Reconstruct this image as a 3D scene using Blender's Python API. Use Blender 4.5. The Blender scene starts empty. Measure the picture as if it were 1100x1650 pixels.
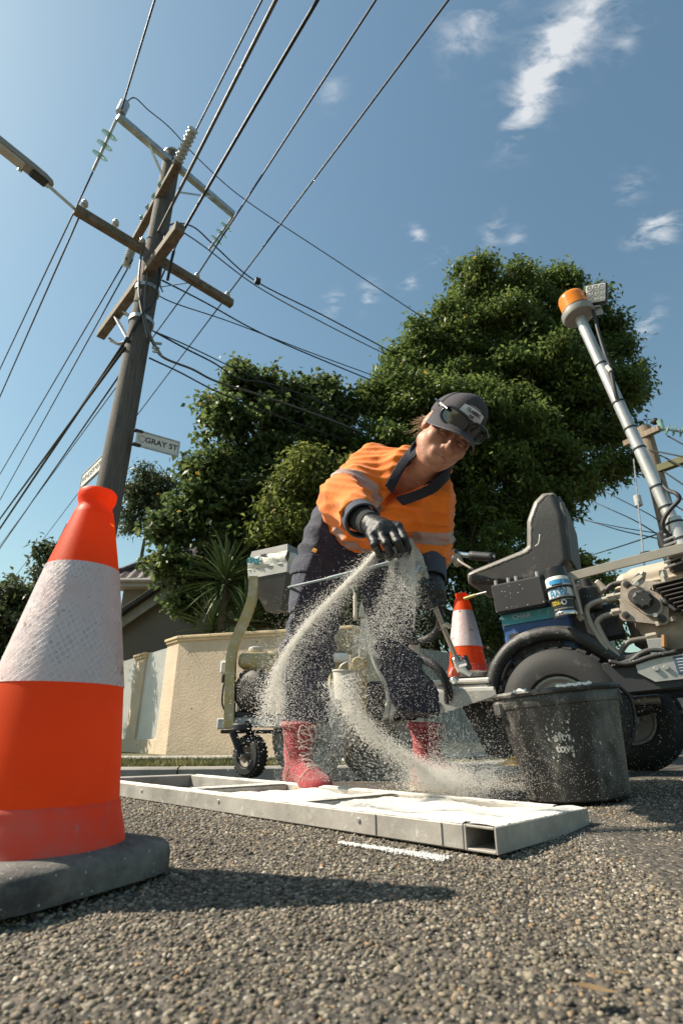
import bpy, math, random
import numpy as np
from mathutils import Vector, Matrix
random.seed(7); RNG = np.random.default_rng(7)
SC = bpy.context.scene; COL = SC.collection
# ---------------------------------------------------------------- camera, sky, sun, exposure
FPX, TILT, CAMH = 850.0, math.radians(22.85), .225      # 1100 x 1650 photo, focal length in its pixels
cam_d = bpy.data.cameras.new('camera'); cam = bpy.data.objects.new('camera', cam_d); COL.objects.link(cam)
cam.location = (0, 0, CAMH); cam.rotation_euler = (math.pi/2 + TILT, 0, 0)
cam_d.sensor_fit = 'VERTICAL'; cam_d.sensor_height = 36; cam_d.lens = FPX/1650*36
cam_d.clip_start = .02; cam_d.clip_end = 3000
cam_d.dof.use_dof = True; cam_d.dof.focus_distance = 1.9; cam_d.dof.aperture_fstop = 5.6
SC.camera = cam
SUN_AZ, SUN_EL = math.radians(86), math.radians(46.5)  # azimuth from +Y towards -X
SUN_DIR = Vector((-math.cos(SUN_EL)*math.sin(SUN_AZ), math.cos(SUN_EL)*math.cos(SUN_AZ), math.sin(SUN_EL)))
world = bpy.data.worlds.new('World'); SC.world = world; world.use_nodes = True
wn, wl = world.node_tree.nodes, world.node_tree.links
wn.clear()
sky = wn.new('ShaderNodeTexSky'); sky.sky_type = 'NISHITA'; sky.sun_disc = False
sky.sun_elevation = SUN_EL; sky.sun_rotation = -SUN_AZ; sky.altitude = 50
sky.air_density = 1.5; sky.dust_density = 1.3; sky.ozone_density = 0
bg = wn.new('ShaderNodeBackground'); bg.inputs['Strength'].default_value = .10
wo = wn.new('ShaderNodeOutputWorld'); wl.new(bg.outputs[0], wo.inputs[0])
sun_d = bpy.data.lights.new('sun', 'SUN'); sun = bpy.data.objects.new('sun', sun_d); COL.objects.link(sun)
sun_d.energy = 5.0; sun_d.angle = math.radians(.55); sun_d.color = (1, .90, .75)
sun.rotation_euler = SUN_DIR.to_track_quat('Z', 'Y').to_euler(); sun.location = (-20, 0, 30)
SC.view_settings.view_transform = 'Standard'; SC.view_settings.look = 'None'
SC.view_settings.exposure = 0.76; SC.view_settings.gamma = 1; SC.view_settings.use_curve_mapping = False
try:
    SC.cycles.max_bounces = 12; SC.cycles.diffuse_bounces = 9; SC.cycles.transmission_bounces = 8; SC.cycles.transparent_max_bounces = 12; SC.cycles.use_denoising = True
except Exception: pass

# ---------------------------------------------------------------- helpers
cT, sT = math.cos(TILT), math.sin(TILT)
def ray(px, py):
    x, y = (px-550)/FPX, (825-py)/FPX
    return np.array([x, cT-y*sT, sT+y*cT])
def at(px, py, Y):
    d = ray(px, py); t = Y/d[1]; p = d*t; p[2] += CAMH; return p
def atz(px, py, z):
    d = ray(px, py); t = (z-CAMH)/d[2]; p = d*t; p[2] += CAMH; return p
def depth(p): return p[1]*cT + (p[2]-CAMH)*sT
def pxm(p): return depth(p)/FPX                # metres per photo pixel at p
def ground(x, y):
    x, y = np.asarray(x, float), np.asarray(y, float)
    z = np.where(y < 2.2, .012-.0083*(y-2.2)**2, np.maximum(.012-.0219*(y-2.2)**2, -.15))
    t = np.clip((x-.55)/.8, 0, 1); w = np.clip((4.6-y)/1.6, 0, 1); return z+.055*t*t*(3-2*t)*w*w*(3-2*w)
def G(y, x=0.): return float(ground(x, y))
def nrm(v): v = np.asarray(v, float); return v/np.linalg.norm(v)
def basis(z, xhint=(1, 0, 0)):
    z = nrm(z); x = np.asarray(xhint, float); x = x-z*(x@z)
    if np.linalg.norm(x) < 1e-5: x = np.cross(z, (0, 1, .1))
    x = nrm(x); y = np.cross(z, x); return np.array([x, y, z]).T
def frame(o, z=(0, 0, 1), xh=(1, 0, 0)):
    M = np.eye(4); M[:3, :3] = basis(z, xh); M[:3, 3] = o; return M
def rotz(a): c, s = math.cos(a), math.sin(a); return np.array([[c, -s, 0], [s, c, 0], [0, 0, 1]])
def roty(a): c, s = math.cos(a), math.sin(a); return np.array([[c, 0, s], [0, 1, 0], [-s, 0, c]])
def rotx(a): c, s = math.cos(a), math.sin(a); return np.array([[1, 0, 0], [0, c, -s], [0, s, c]])

def empty(name, loc=(0, 0, 0)):
    o = bpy.data.objects.new(name, None); COL.objects.link(o); o.location = [float(q) for q in loc]; o.empty_display_size = .1
    return o
def tag(o, label=None, cat=None, group=None, kind=None):
    if label: o['label'] = label
    if cat: o['category'] = cat
    if group: o['group'] = group
    if kind: o['kind'] = kind
    return o
def thing(name, loc, label, cat, group=None): return tag(empty(name, loc), label, cat, group)
def wloc(o):
    p = np.zeros(3)
    while o is not None: p += np.array(o.location); o = o.parent
    return p
def link_mesh(name, me, m, parent=None, origin=None):
    o = bpy.data.objects.new(name, me); COL.objects.link(o)
    if m is not None and len(me.materials) == 0: me.materials.append(m)
    if parent is not None: o.parent = parent
    return o
def copy_tree(o, parent=None):
    c = o.copy(); COL.objects.link(c)
    if parent is not None: c.parent = parent
    for ch in list(o.children): copy_tree(ch, c)
    return c

class MB:
    def __init__(s): s.v = []; s.f = []; s.n = 0
    def add(s, V, Fc, M=None):
        V = np.asarray(V, float)
        if M is not None: V = V @ M[:3, :3].T + M[:3, 3]
        s.v.append(V); n = s.n
        s.f += [tuple(i+n for i in f) for f in Fc]; s.n += len(V); return s
    def box(s, c, d, R=None, b=None):
        d = np.asarray(d, float)/2; R = np.eye(3) if R is None else np.asarray(R)[:3, :3]
        if b is None: b = min(.12*d.min()*2, .004)
        V = []; ix = {}
        for i, sx in enumerate((-1, 1)):
            for j, sy in enumerate((-1, 1)):
                for k, sz in enumerate((-1, 1)):
                    sg = np.array([sx, sy, sz])
                    for a in range(3):
                        e = d-b; e[a] = d[a]; ix[i, j, k, a] = len(V); V.append(sg*e)
        F = []
        for a in range(3):
            o1, o2 = (a+1) % 3, (a+2) % 3
            for si in (0, 1):
                q = []
                for u, w in ((0, 0), (1, 0), (1, 1), (0, 1)):
                    t = [0, 0, 0]; t[a] = si; t[o1] = u; t[o2] = w; q.append(ix[t[0], t[1], t[2], a])
                F.append(q if si else q[::-1])
            for u in (0, 1):                      # edges along axis a
                for w in (0, 1):
                    t0 = [0, 0, 0]; t0[o1] = u; t0[o2] = w; t1 = list(t0); t1[a] = 1
                    q = [ix[(*t0, o1)], ix[(*t0, o2)], ix[(*t1, o2)], ix[(*t1, o1)]]
                    F.append(q if (u ^ w) == 0 else q[::-1])
        for i in (0, 1):
            for j in (0, 1):
                for k in (0, 1):
                    q = [ix[i, j, k, 0], ix[i, j, k, 1], ix[i, j, k, 2]]
                    F.append(q if (i+j+k) % 2 == 1 else q[::-1])
        V = np.array(V) @ R.T + np.asarray(c, float)
        return s.add(V, F)
    def bar(s, a, b, w, h, up=(0, 0, 1), bev=None):
        a, b = np.asarray(a, float), np.asarray(b, float); x = nrm(b-a); u = np.asarray(up, float); u = nrm(u-x*(u@x)); y = np.cross(u, x)
        return s.box((a+b)/2, (np.linalg.norm(b-a), w, h), np.array([x, y, u]).T, bev)
    def tube(s, P, r, n=8, cap=True, rot=0, sq=1):
        P = np.asarray(P, float); m = len(P); r = np.full(m, r, float) if np.isscalar(r) else np.asarray(r, float)
        T = np.gradient(P, axis=0); T /= np.linalg.norm(T, axis=1)[:, None]+1e-12
        u = np.cross(T[0], (0, 0, 1.)); 
        if np.linalg.norm(u) < .05: u = np.cross(T[0], (0, 1., 0))
        u = nrm(u); V = []; an = np.arange(n)*2*math.pi/n+rot
        for i in range(m):
            u = nrm(u-T[i]*(u@T[i])); w = np.cross(T[i], u)
            V.append(P[i]+r[i]*(np.cos(an)[:, None]*u+sq*np.sin(an)[:, None]*w))
        F = [(i*n+j, i*n+(j+1) % n, (i+1)*n+(j+1) % n, (i+1)*n+j) for i in range(m-1) for j in range(n)]
        if cap: F += [tuple(range(n))[::-1], tuple((m-1)*n+j for j in range(n))]
        return s.add(np.concatenate(V), F)
    def lathe(s, prof, M=None, n=24, cap=True, a0=0, a1=2*math.pi):
        full = abs(a1-a0-2*math.pi) < 1e-6; k = n if full else n+1
        an = a0+(a1-a0)*np.arange(k)/n; V = []
        for r, z in prof: V.append(np.stack([r*np.cos(an), r*np.sin(an), np.full(k, z)], 1))
        m = len(prof); F = []
        for i in range(m-1):
            for j in range(n):
                j2 = (j+1) % k; F.append((i*k+j, i*k+j2, (i+1)*k+j2, (i+1)*k+j))
        if cap and full: F += [tuple(range(k))[::-1], tuple((m-1)*k+j for j in range(k))]
        return s.add(np.concatenate(V), F, M)
    def cyl(s, a, b, r, n=16, r2=None):
        a, b = np.asarray(a, float), np.asarray(b, float); L = np.linalg.norm(b-a); r2 = r if r2 is None else r2
        e = min(r, r2)*.12; e = min(e, L*.2)
        return s.lathe([(r-e, 0), (r, e), (r2, L-e), (r2-e, L)], frame(a, b-a), n)
    def prism(s, poly, d, M=None):
        n = len(poly); V = [(x, y, 0) for x, y in poly]+[(x, y, d) for x, y in poly]
        A = sum(poly[i][0]*poly[(i+1) % n][1]-poly[(i+1) % n][0]*poly[i][1] for i in range(n))
        F = [tuple(range(n))[::-1], tuple(range(n, 2*n))]+[(i, (i+1) % n, n+(i+1) % n, n+i) for i in range(n)]
        if A*d < 0: F = [f[::-1] for f in F]
        return s.add(V, F, M)
    def sph(s, c, r, nu=12, nv=8, R=None):
        r = np.full(3, r, float) if np.isscalar(r) else np.asarray(r, float); V = [(0, 0, -1)]
        for i in range(1, nv):
            t = -math.pi/2+math.pi*i/nv
            for j in range(nu): a = 2*math.pi*j/nu; V.append((math.cos(t)*math.cos(a), math.cos(t)*math.sin(a), math.sin(t)))
        V.append((0, 0, 1)); F = []
        for j in range(nu): F.append((0, 1+(j+1) % nu, 1+j))
        for i in range(nv-2):
            for j in range(nu): a = 1+i*nu; F.append((a+j, a+(j+1) % nu, a+nu+(j+1) % nu, a+nu+j))
        a = 1+(nv-2)*nu; L = len(V)-1
        for j in range(nu): F.append((a+j, a+(j+1) % nu, L))
        V = np.array(V)*r
        if R is not None: V = V @ np.asarray(R)[:3, :3].T
        return s.add(V+np.asarray(c, float), F)
    def mesh(s, name, smooth=35, origin=(0, 0, 0)):
        me = bpy.data.meshes.new(name); V = np.concatenate(s.v)-np.asarray(origin, float)
        me.from_pydata(V.tolist(), [], s.f); me.update()
        if smooth:
            me.polygons.foreach_set('use_smooth', np.ones(len(me.polygons), bool))
            if smooth < 180: me.set_sharp_from_angle(angle=math.radians(smooth))
        return me
    def build(s, name, m, parent=None, smooth=35, origin=None):
        """world-space verts; the object's origin is at its parent's (or at `origin`)"""
        base = wloc(parent) if parent is not None else np.zeros(3)
        o0 = base if origin is None else np.asarray(origin, float)
        o = link_mesh(name, s.mesh(name, smooth, o0), m, parent); o.location = [float(q) for q in (o0-base)]
        return o
def raw_mesh(name, V, Fa, smooth=False):
    """fast numpy mesh: V (n,3), Fa (m,k)"""
    me = bpy.data.meshes.new(name); V = np.ascontiguousarray(V, np.float32); Fa = np.ascontiguousarray(Fa, np.int32); m, k = Fa.shape
    me.vertices.add(len(V)); me.vertices.foreach_set('co', V.ravel())
    me.loops.add(m*k); me.loops.foreach_set('vertex_index', Fa.ravel())
    me.polygons.add(m); me.polygons.foreach_set('loop_start', np.arange(0, m*k, k, dtype=np.int32))
    try: me.polygons.foreach_set('loop_total', np.full(m, k, np.int32))
    except Exception: pass
    if smooth: me.polygons.foreach_set('use_smooth', np.ones(m, bool))
    me.update(calc_edges=True); me.validate(); return me
def smooth_path(P, n=8):
    """Catmull-Rom through P"""
    P = np.asarray(P, float); Q = np.vstack([2*P[0]-P[1], P, 2*P[-1]-P[-2]]); out = []
    for i in range(1, len(Q)-2):
        a, b, c, d = Q[i-1:i+3]
        for t in np.arange(n)/n: out.append(.5*((2*b)+(c-a)*t+(2*a-5*b+4*c-d)*t*t+(3*b-a-3*c+d)*t**3))
    out.append(P[-1]); return np.array(out)
def text_mesh(txt, size, M, extr=.0006, align='CENTER', bold=0.0):
    cu = bpy.data.curves.new('lettering', 'FONT'); cu.body = txt; cu.size = size; cu.extrude = extr; cu.align_x = align; cu.align_y = 'CENTER'; cu.offset = bold
    ob = bpy.data.objects.new('lettering', cu); COL.objects.link(ob)
    dg = bpy.context.evaluated_depsgraph_get(); me = bpy.data.meshes.new_from_object(ob.evaluated_get(dg))
    bpy.data.objects.remove(ob); bpy.data.curves.remove(cu)
    me.name = 'lettering'; me.transform(Matrix([list(map(float, r)) for r in M])); return me
def text_part(name, txt, size, M, m, parent, **k):
    base = wloc(parent); M = np.array(M, float).copy(); M[:3, 3] -= base
    return link_mesh(name, text_mesh(txt, size, M, **k), m, parent)

# ---------------------------------------------------------------- materials
def lin(c):
    return tuple(((q/12.92) if q <= .04045 else ((q+.055)/1.055)**2.4) for q in c)
def mat(name, col, rough=.6, metal=0., var=.18, vs=6., bump=0., bs=60., dust=None, specks=None, spec=.5, scratch=None,
        coat=0., trans=0., stretch=(1, 1, 1), hue2=None, sheen=0., emit=None, island=0.):
    m = bpy.data.materials.new(name); m.use_nodes = True; N, L = m.node_tree.nodes, m.node_tree.links
    P = N['Principled BSDF']; P.inputs['Roughness'].default_value = rough; P.inputs['Metallic'].default_value = metal
    P.inputs['Specular IOR Level'].default_value = spec; P.inputs['Coat Weight'].default_value = coat; P.inputs['Transmission Weight'].default_value = trans
    P.inputs['Sheen Weight'].default_value = sheen
    tc = N.new('ShaderNodeTexCoord'); mp = N.new('ShaderNodeMapping'); mp.inputs['Scale'].default_value = stretch; L.new(tc.outputs['Object'], mp.inputs[0])
    def noise(sc, det=5, ro=.6, vec=None):
        n = N.new('ShaderNodeTexNoise'); n.inputs['Scale'].default_value = sc; n.inputs['Detail'].default_value = det; n.inputs['Roughness'].default_value = ro
        L.new(vec if vec is not None else mp.outputs[0], n.inputs['Vector']); return n.outputs['Fac']
    def ramp(fac, a, b):
        r = N.new('ShaderNodeMapRange'); r.inputs[1].default_value = a; r.inputs[2].default_value = b; L.new(fac, r.inputs[0]); return r.outputs[0]
    def mix(fac, A, B):
        x = N.new('ShaderNodeMix'); x.data_type = 'RGBA'
        if isinstance(fac, (int, float)): x.inputs[0].default_value = fac
        else: L.new(fac, x.inputs[0])
        for k, q in ((6, A), (7, B)):
            if isinstance(q, tuple): x.inputs[k].default_value = (*q, 1)
            else: L.new(q, x.inputs[k])
        return x.outputs[2]
    m['_'] = 0
    lo = tuple(c*(1-var) for c in col); hi = hue2 if hue2 else tuple(min(1, c*(1+var)) for c in col)
    c = mix(ramp(noise(vs), .3, .7), lo, hi)
    if island:
        g = N.new('ShaderNodeNewGeometry'); hs = N.new('ShaderNodeHueSaturation'); L.new(c, hs.inputs['Color'])
        r = N.new('ShaderNodeMapRange'); r.inputs[3].default_value = 1-island; r.inputs[4].default_value = 1+island; L.new(g.outputs['Random Per Island'], r.inputs[0]); L.new(r.outputs[0], hs.inputs['Value'])
        c = hs.outputs['Color']
    rg = None
    if scratch:
        sc_col, amt = scratch; f = ramp(noise(30, 8, .75), .64-.1*amt, .70-.1*amt); c = mix(f, c, sc_col)
    if dust:                                   # (colour, amount 0..1, scale)
        dc, am, ds = dust; f1 = ramp(noise(ds, 8, .7), .75-am*.6, .85-am*.2)
        g = N.new('ShaderNodeNewGeometry'); sx = N.new('ShaderNodeSeparateXYZ'); L.new(g.outputs['Normal'], sx.inputs[0])
        up = ramp(sx.outputs['Z'], -.3, 1.); ad = N.new('ShaderNodeMath'); ad.operation = 'MULTIPLY_ADD'; L.new(up, ad.inputs[0]); ad.inputs[1].default_value = .35*am; L.new(f1, ad.inputs[2])
        mu = N.new('ShaderNodeMath'); mu.operation = 'MULTIPLY'; mu.use_clamp = True; L.new(ad.outputs[0], mu.inputs[0]); mu.inputs[1].default_value = min(1, .55+am*.5)
        c = mix(mu.outputs[0], c, dc)
        rr = N.new('ShaderNodeMapRange'); rr.inputs[3].default_value = rough; rr.inputs[4].default_value = .95; L.new(mu.outputs[0], rr.inputs[0]); rg = rr.outputs[0]
    if specks:                                 # (colour, density 0..1, scale): little splashes
        pc, de, ps = specks; v = N.new('ShaderNodeTexVoronoi'); v.inputs['Scale'].default_value = ps; L.new(mp.outputs[0], v.inputs['Vector'])
        rnd = N.new('ShaderNodeSeparateColor'); L.new(v.outputs['Color'], rnd.inputs[0])
        t1 = N.new('ShaderNodeMath'); t1.operation = 'LESS_THAN'; t1.inputs[1].default_value = .2; L.new(v.outputs['Distance'], t1.inputs[0])
        t2 = N.new('ShaderNodeMath'); t2.operation = 'LESS_THAN'; t2.inputs[1].default_value = de; L.new(rnd.outputs[0], t2.inputs[0])
        t3 = N.new('ShaderNodeMath'); t3.operation = 'MULTIPLY'; L.new(t1.outputs[0], t3.inputs[0]); L.new(t2.outputs[0], t3.inputs[1]); c = mix(t3.outputs[0], c, pc)
    L.new(c, P.inputs['Base Color'])
    if rg is not None: L.new(rg, P.inputs['Roughness'])
    else:
        rr = N.new('ShaderNodeMapRange'); rr.inputs[3].default_value = max(.02, rough-.12); rr.inputs[4].default_value = min(1, rough+.12); L.new(noise(vs*3), rr.inputs[0]); L.new(rr.outputs[0], P.inputs['Roughness'])
    if bump:
        b = N.new('ShaderNodeBump'); b.inputs['Strength'].default_value = bump; b.inputs['Distance'].default_value = .01; L.new(noise(bs, 6, .65), b.inputs['Height']); L.new(b.outputs[0], P.inputs['Normal'])
    if emit: P.inputs['Emission Color'].default_value = (*emit[0], 1); P.inputs['Emission Strength'].default_value = emit[1]
    return m
DUST = (.62, .58, .52)
def see_through(m, col, f):
    N, L = m.node_tree.nodes, m.node_tree.links; t = N.new('ShaderNodeBsdfTranslucent'); t.inputs[0].default_value = (*col, 1); mx = N.new('ShaderNodeMixShader'); mx.inputs[0].default_value = f; L.new(N['Principled BSDF'].outputs[0], mx.inputs[1]); L.new(t.outputs[0], mx.inputs[2]); L.new(mx.outputs[0], N['Material Output'].inputs[0]); return m
M = dict(
    orange=mat('cone_orange', (.84, .085, .005), .5, var=.14, vs=5, spec=.3, scratch=((.40, .11, .05), .30), bump=.04, bs=200),
    black_rubber=mat('black_rubber', (.018, .018, .018), .75, dust=((.2, .19, .175), .35, 14), bump=.25, bs=120),
    tyre=mat('tyre_rubber', (.02, .02, .02), .7, dust=((.16, .15, .135), .3, 9), bump=.2, bs=150),
    steel=mat('dusty_steel', (.42, .41, .39), .45, .7, dust=((.5, .47, .42), .35, 20), bump=.08, bs=90),
    galv=mat('galvanised_steel', (.46, .47, .47), .42, .75, var=.25, vs=12, dust=((.5, .48, .44), .3, 14)),
    chrome=mat('worn_chrome', (.6, .6, .6), .18, 1., dust=((.4, .37, .32), .15, 30)),
    alloy=mat('cast_alloy', (.40, .34, .28), .6, .35, var=.25, vs=14, dust=((.42, .36, .29), .35, 18), bump=.25, bs=160),
    grey_paint=mat('light_grey_paint', (.50, .49, .46), .5, var=.15, dust=(DUST, .25, 10), scratch=((.2, .18, .16), .35)),
    dark_paint=mat('dark_paint', (.025, .026, .03), .5, dust=((.22, .2, .18), .22, 12), bump=.08),
    black_plastic=mat('black_plastic', (.022, .022, .023), .55, dust=((.25, .235, .21), .18, 16), specks=((.6, .58, .55), .14, 90), bump=.15, bs=200),
    yellow_paint=mat('worn_yellow_paint', (.44, .34, .14), .6, dust=(DUST, .45, 14), scratch=((.3, .28, .24), .4), bump=.1),
    cream_plastic=mat('dusty_cream_plastic', (.55, .52, .44), .6, dust=(DUST, .4, 14)),
    white_paint=mat('white_paint', (.72, .71, .67), .5, var=.08),
    blue_box=mat('blue_plastic', (.03, .09, .24), .45, dust=((.35, .35, .36), .2, 14), scratch=((.3, .34, .4), .3)),
    teal=mat('teal_label', (.06, .28, .33), .5, scratch=((.5, .5, .48), .4)),
    cable=mat('black_cable', (.02, .02, .022), .6),
    old_wire=mat('grey_wire', (.10, .098, .092), .6, .1),
    timber=mat('weathered_timber', (.108, .094, .08), .85, var=.4, vs=9, stretch=(6, 6, .35), bump=.55, bs=28),
    arm_timber=mat('crossarm_timber', (.16, .12, .085), .85, var=.4, vs=10, stretch=(1, 1, 1), bump=.4, bs=40),
    porcelain=mat('grey_porcelain', (.45, .46, .44), .25, var=.15),
    glass_disc=mat('green_glass', (.42, .62, .52), .08, trans=.6),
)
# ---------------------------------------------------------------- clouds in the sky (by direction, far beyond everything)
def clouds():
    tc = wn.new('ShaderNodeTexCoord'); sx = wn.new('ShaderNodeSeparateXYZ'); wl.new(tc.outputs['Generated'], sx.inputs[0])
    def math_(op, a, b=None, c=None, clamp=False):
        n = wn.new('ShaderNodeMath'); n.operation = op; n.use_clamp = clamp
        for i, q in enumerate((a, b, c)):
            if q is None: continue
            if isinstance(q, (int, float)): n.inputs[i].default_value = q
            else: wl.new(q, n.inputs[i])
        return n.outputs[0]
    zz = math_('MAXIMUM', sx.outputs['Z'], .12)
    u = math_('DIVIDE', sx.outputs['X'], zz); v = math_('DIVIDE', sx.outputs['Y'], zz)
    cb = wn.new('ShaderNodeCombineXYZ'); wl.new(u, cb.inputs[0]); wl.new(v, cb.inputs[1])
    mp = wn.new('ShaderNodeMapping'); wl.new(cb.outputs[0], mp.inputs[0]); mp.inputs['Rotation'].default_value = (0, 0, math.radians(-28)); mp.inputs['Scale'].default_value = (1.0, 2.0, 1)
    n1 = wn.new('ShaderNodeTexNoise'); n1.inputs['Scale'].default_value = 13; n1.inputs['Detail'].default_value = 9; n1.inputs['Roughness'].default_value = .62; n1.inputs['Distortion'].default_value = .35; wl.new(mp.outputs[0], n1.inputs[0])
    total = None
    # photo px centre, half-length, half-width (px), tilt in the photo (deg), strength
    for (cx, cy, ra, rb, ang, st) in ((855, 165, 75, 26, -62, 1.0), (885, 90, 95, 30, -55, .8), (935, 45, 80, 40, -40, .7), (760, 45, 60, 34, -55, .75), (1062, 372, 34, 22, -35, 1.1), (1030, 380, 26, 10, -40, .5),
                               (672, 379, 13, 11, 40, 1.0), (592, 476, 22, 14, -60, .8), (535, 490, 20, 12, -50, .75), (660, 458, 16, 9, -40, .8), (710, 414, 14, 9, -30, .6), (795, 376, 24, 15, -60, .6), (828, 392, 22, 12, -60, .5),
                               (1040, 525, 36, 14, -55, .6), (1020, 300, 30, 18, -50, .5), (1010, 70, 36, 16, -50, .5), (535, 150, 16, 26, 10, .45)):
        def uv(px, py): d = ray(px, py); return np.array([d[0]/d[2], d[1]/d[2]])
        c0 = uv(cx, cy); a = math.radians(ang)
        e1 = uv(cx+ra*math.cos(a), cy+ra*math.sin(a))-c0; e2 = uv(cx-rb*math.sin(a), cy+rb*math.cos(a))-c0
        I = np.linalg.inv(np.array([e1, e2]).T)
        du = math_('SUBTRACT', u, float(c0[0])); dv = math_('SUBTRACT', v, float(c0[1]))
        p = math_('MULTIPLY_ADD', du, float(I[0, 0]), math_('MULTIPLY', dv, float(I[0, 1]))); q = math_('MULTIPLY_ADD', du, float(I[1, 0]), math_('MULTIPLY', dv, float(I[1, 1])))
        r2 = math_('ADD', math_('MULTIPLY', p, p), math_('MULTIPLY', q, q))
        w = math_('MULTIPLY', math_('EXPONENT', math_('MULTIPLY', r2, -.75)), st)
        total = w if total is None else math_('ADD', total, w)
    f = math_('MULTIPLY_ADD', n1.outputs['Fac'], 2.6, -1.33)
    up = math_('GREATER_THAN', sx.outputs['Z'], .1)
    den = math_('MULTIPLY', math_('MULTIPLY', math_('ADD', f, math_('MULTIPLY', total, .42)), 1.5), total, clamp=False)
    den = math_('MULTIPLY', math_('MAXIMUM', den, 0.0), up, clamp=True)
    mx = wn.new('ShaderNodeMix'); mx.data_type = 'RGBA'; wl.new(math_('MULTIPLY', den, .62), mx.inputs[0])
    tn = wn.new('ShaderNodeMix'); tn.data_type = 'RGBA'; tn.blend_type = 'MULTIPLY'; tn.inputs[0].default_value = 1; wl.new(sky.outputs[0], tn.inputs[6]); tn.inputs[7].default_value = (.665, .795, .76, 1)      # the photograph's white balance
    wl.new(tn.outputs[2], mx.inputs[6]); mx.inputs[7].default_value = (6.6, 6.5, 6.4, 1)
    wl.new(mx.outputs[2], bg.inputs['Color'])
clouds()

# ---------------------------------------------------------------- ground
def asphalt_mat():
    m = bpy.data.materials.new('asphalt'); m.use_nodes = True; N, L = m.node_tree.nodes, m.node_tree.links; P = N['Principled BSDF']
    tc = N.new('ShaderNodeTexCoord'); v = N.new('ShaderNodeTexVoronoi'); v.inputs['Scale'].default_value = 105; L.new(tc.outputs['Object'], v.inputs[0])
    n = N.new('ShaderNodeTexNoise'); n.inputs['Scale'].default_value = 3; n.inputs['Detail'].default_value = 8; L.new(tc.outputs['Object'], n.inputs[0])
    sep = N.new('ShaderNodeSeparateColor'); L.new(v.outputs['Color'], sep.inputs[0])
    cr = N.new('ShaderNodeValToRGB'); e = cr.color_ramp.elements; e[0].position = 0; e[0].color = (.040, .035, .029, 1); e[1].position = 1; e[1].color = (.22, .19, .155, 1)
    q = cr.color_ramp.elements.new(.55); q.color = (.085, .078, .068, 1); q = cr.color_ramp.elements.new(.9); q.color = (.12, .10, .08, 1)
    L.new(sep.outputs[0], cr.inputs[0])
    mx = N.new('ShaderNodeMix'); mx.data_type = 'RGBA'; mx.blend_type = 'MULTIPLY'; mx.inputs[0].default_value = 1; L.new(cr.outputs[0], mx.inputs[6])
    r2 = N.new('ShaderNodeMapRange'); r2.inputs[1].default_value = .3; r2.inputs[2].default_value = .7; r2.inputs[3].default_value = .75; r2.inputs[4].default_value = 1.2; L.new(n.outputs[0], r2.inputs[0])
    L.new(r2.outputs[0], mx.inputs[7]); L.new(mx.outputs[2], P.inputs['Base Color']); P.inputs['Roughness'].default_value = .85; P.inputs['Specular IOR Level'].default_value = .3
    iv = N.new('ShaderNodeMath'); iv.operation = 'SUBTRACT'; iv.inputs[0].default_value = 1; L.new(v.outputs['Distance'], iv.inputs[1])
    b = N.new('ShaderNodeBump'); b.inputs['Strength'].default_value = .9; b.inputs['Distance'].default_value = .006; L.new(iv.outputs[0], b.inputs['Height']); L.new(b.outputs[0], P.inputs['Normal'])
    return m
ASPH = asphalt_mat()
KERB = np.array([(-40, 6.4), (-9, 4.9), (-4.5, 4.72), (-2.5, 4.76), (-1.3, 4.88), (.3, 5.2), (1.6, 5.95), (3.2, 7.6), (9, 14.5), (24, 33), (60, 80)], float)
KP = smooth_path(KERB[1:-1], 10); KP = np.vstack([KERB[0], KP, KERB[-1]])
def road():
    ys = np.concatenate([np.linspace(-30, .2, 12), np.linspace(.4, 6, 70), np.linspace(6.5, 60, 20), [120, 400]]); xs = np.concatenate([[-400, -60], np.linspace(-12, 12, 97), [60, 400]])
    X, Y = np.meshgrid(xs, ys); Z = ground(X, Y); Z = np.where(Y < .2, G(.2)-.0+0*Z, Z)
    V = np.stack([X, Y, Z], -1).reshape(-1, 3); w = len(xs); F = [(j*w+i, j*w+i+1, (j+1)*w+i+1, (j+1)*w+i) for j in range(len(ys)-1) for i in range(w-1)]
    me = raw_mesh('road', V, np.array(F), True); o = link_mesh('road', me, ASPH); tag(o, kind='structure')
road()
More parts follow.
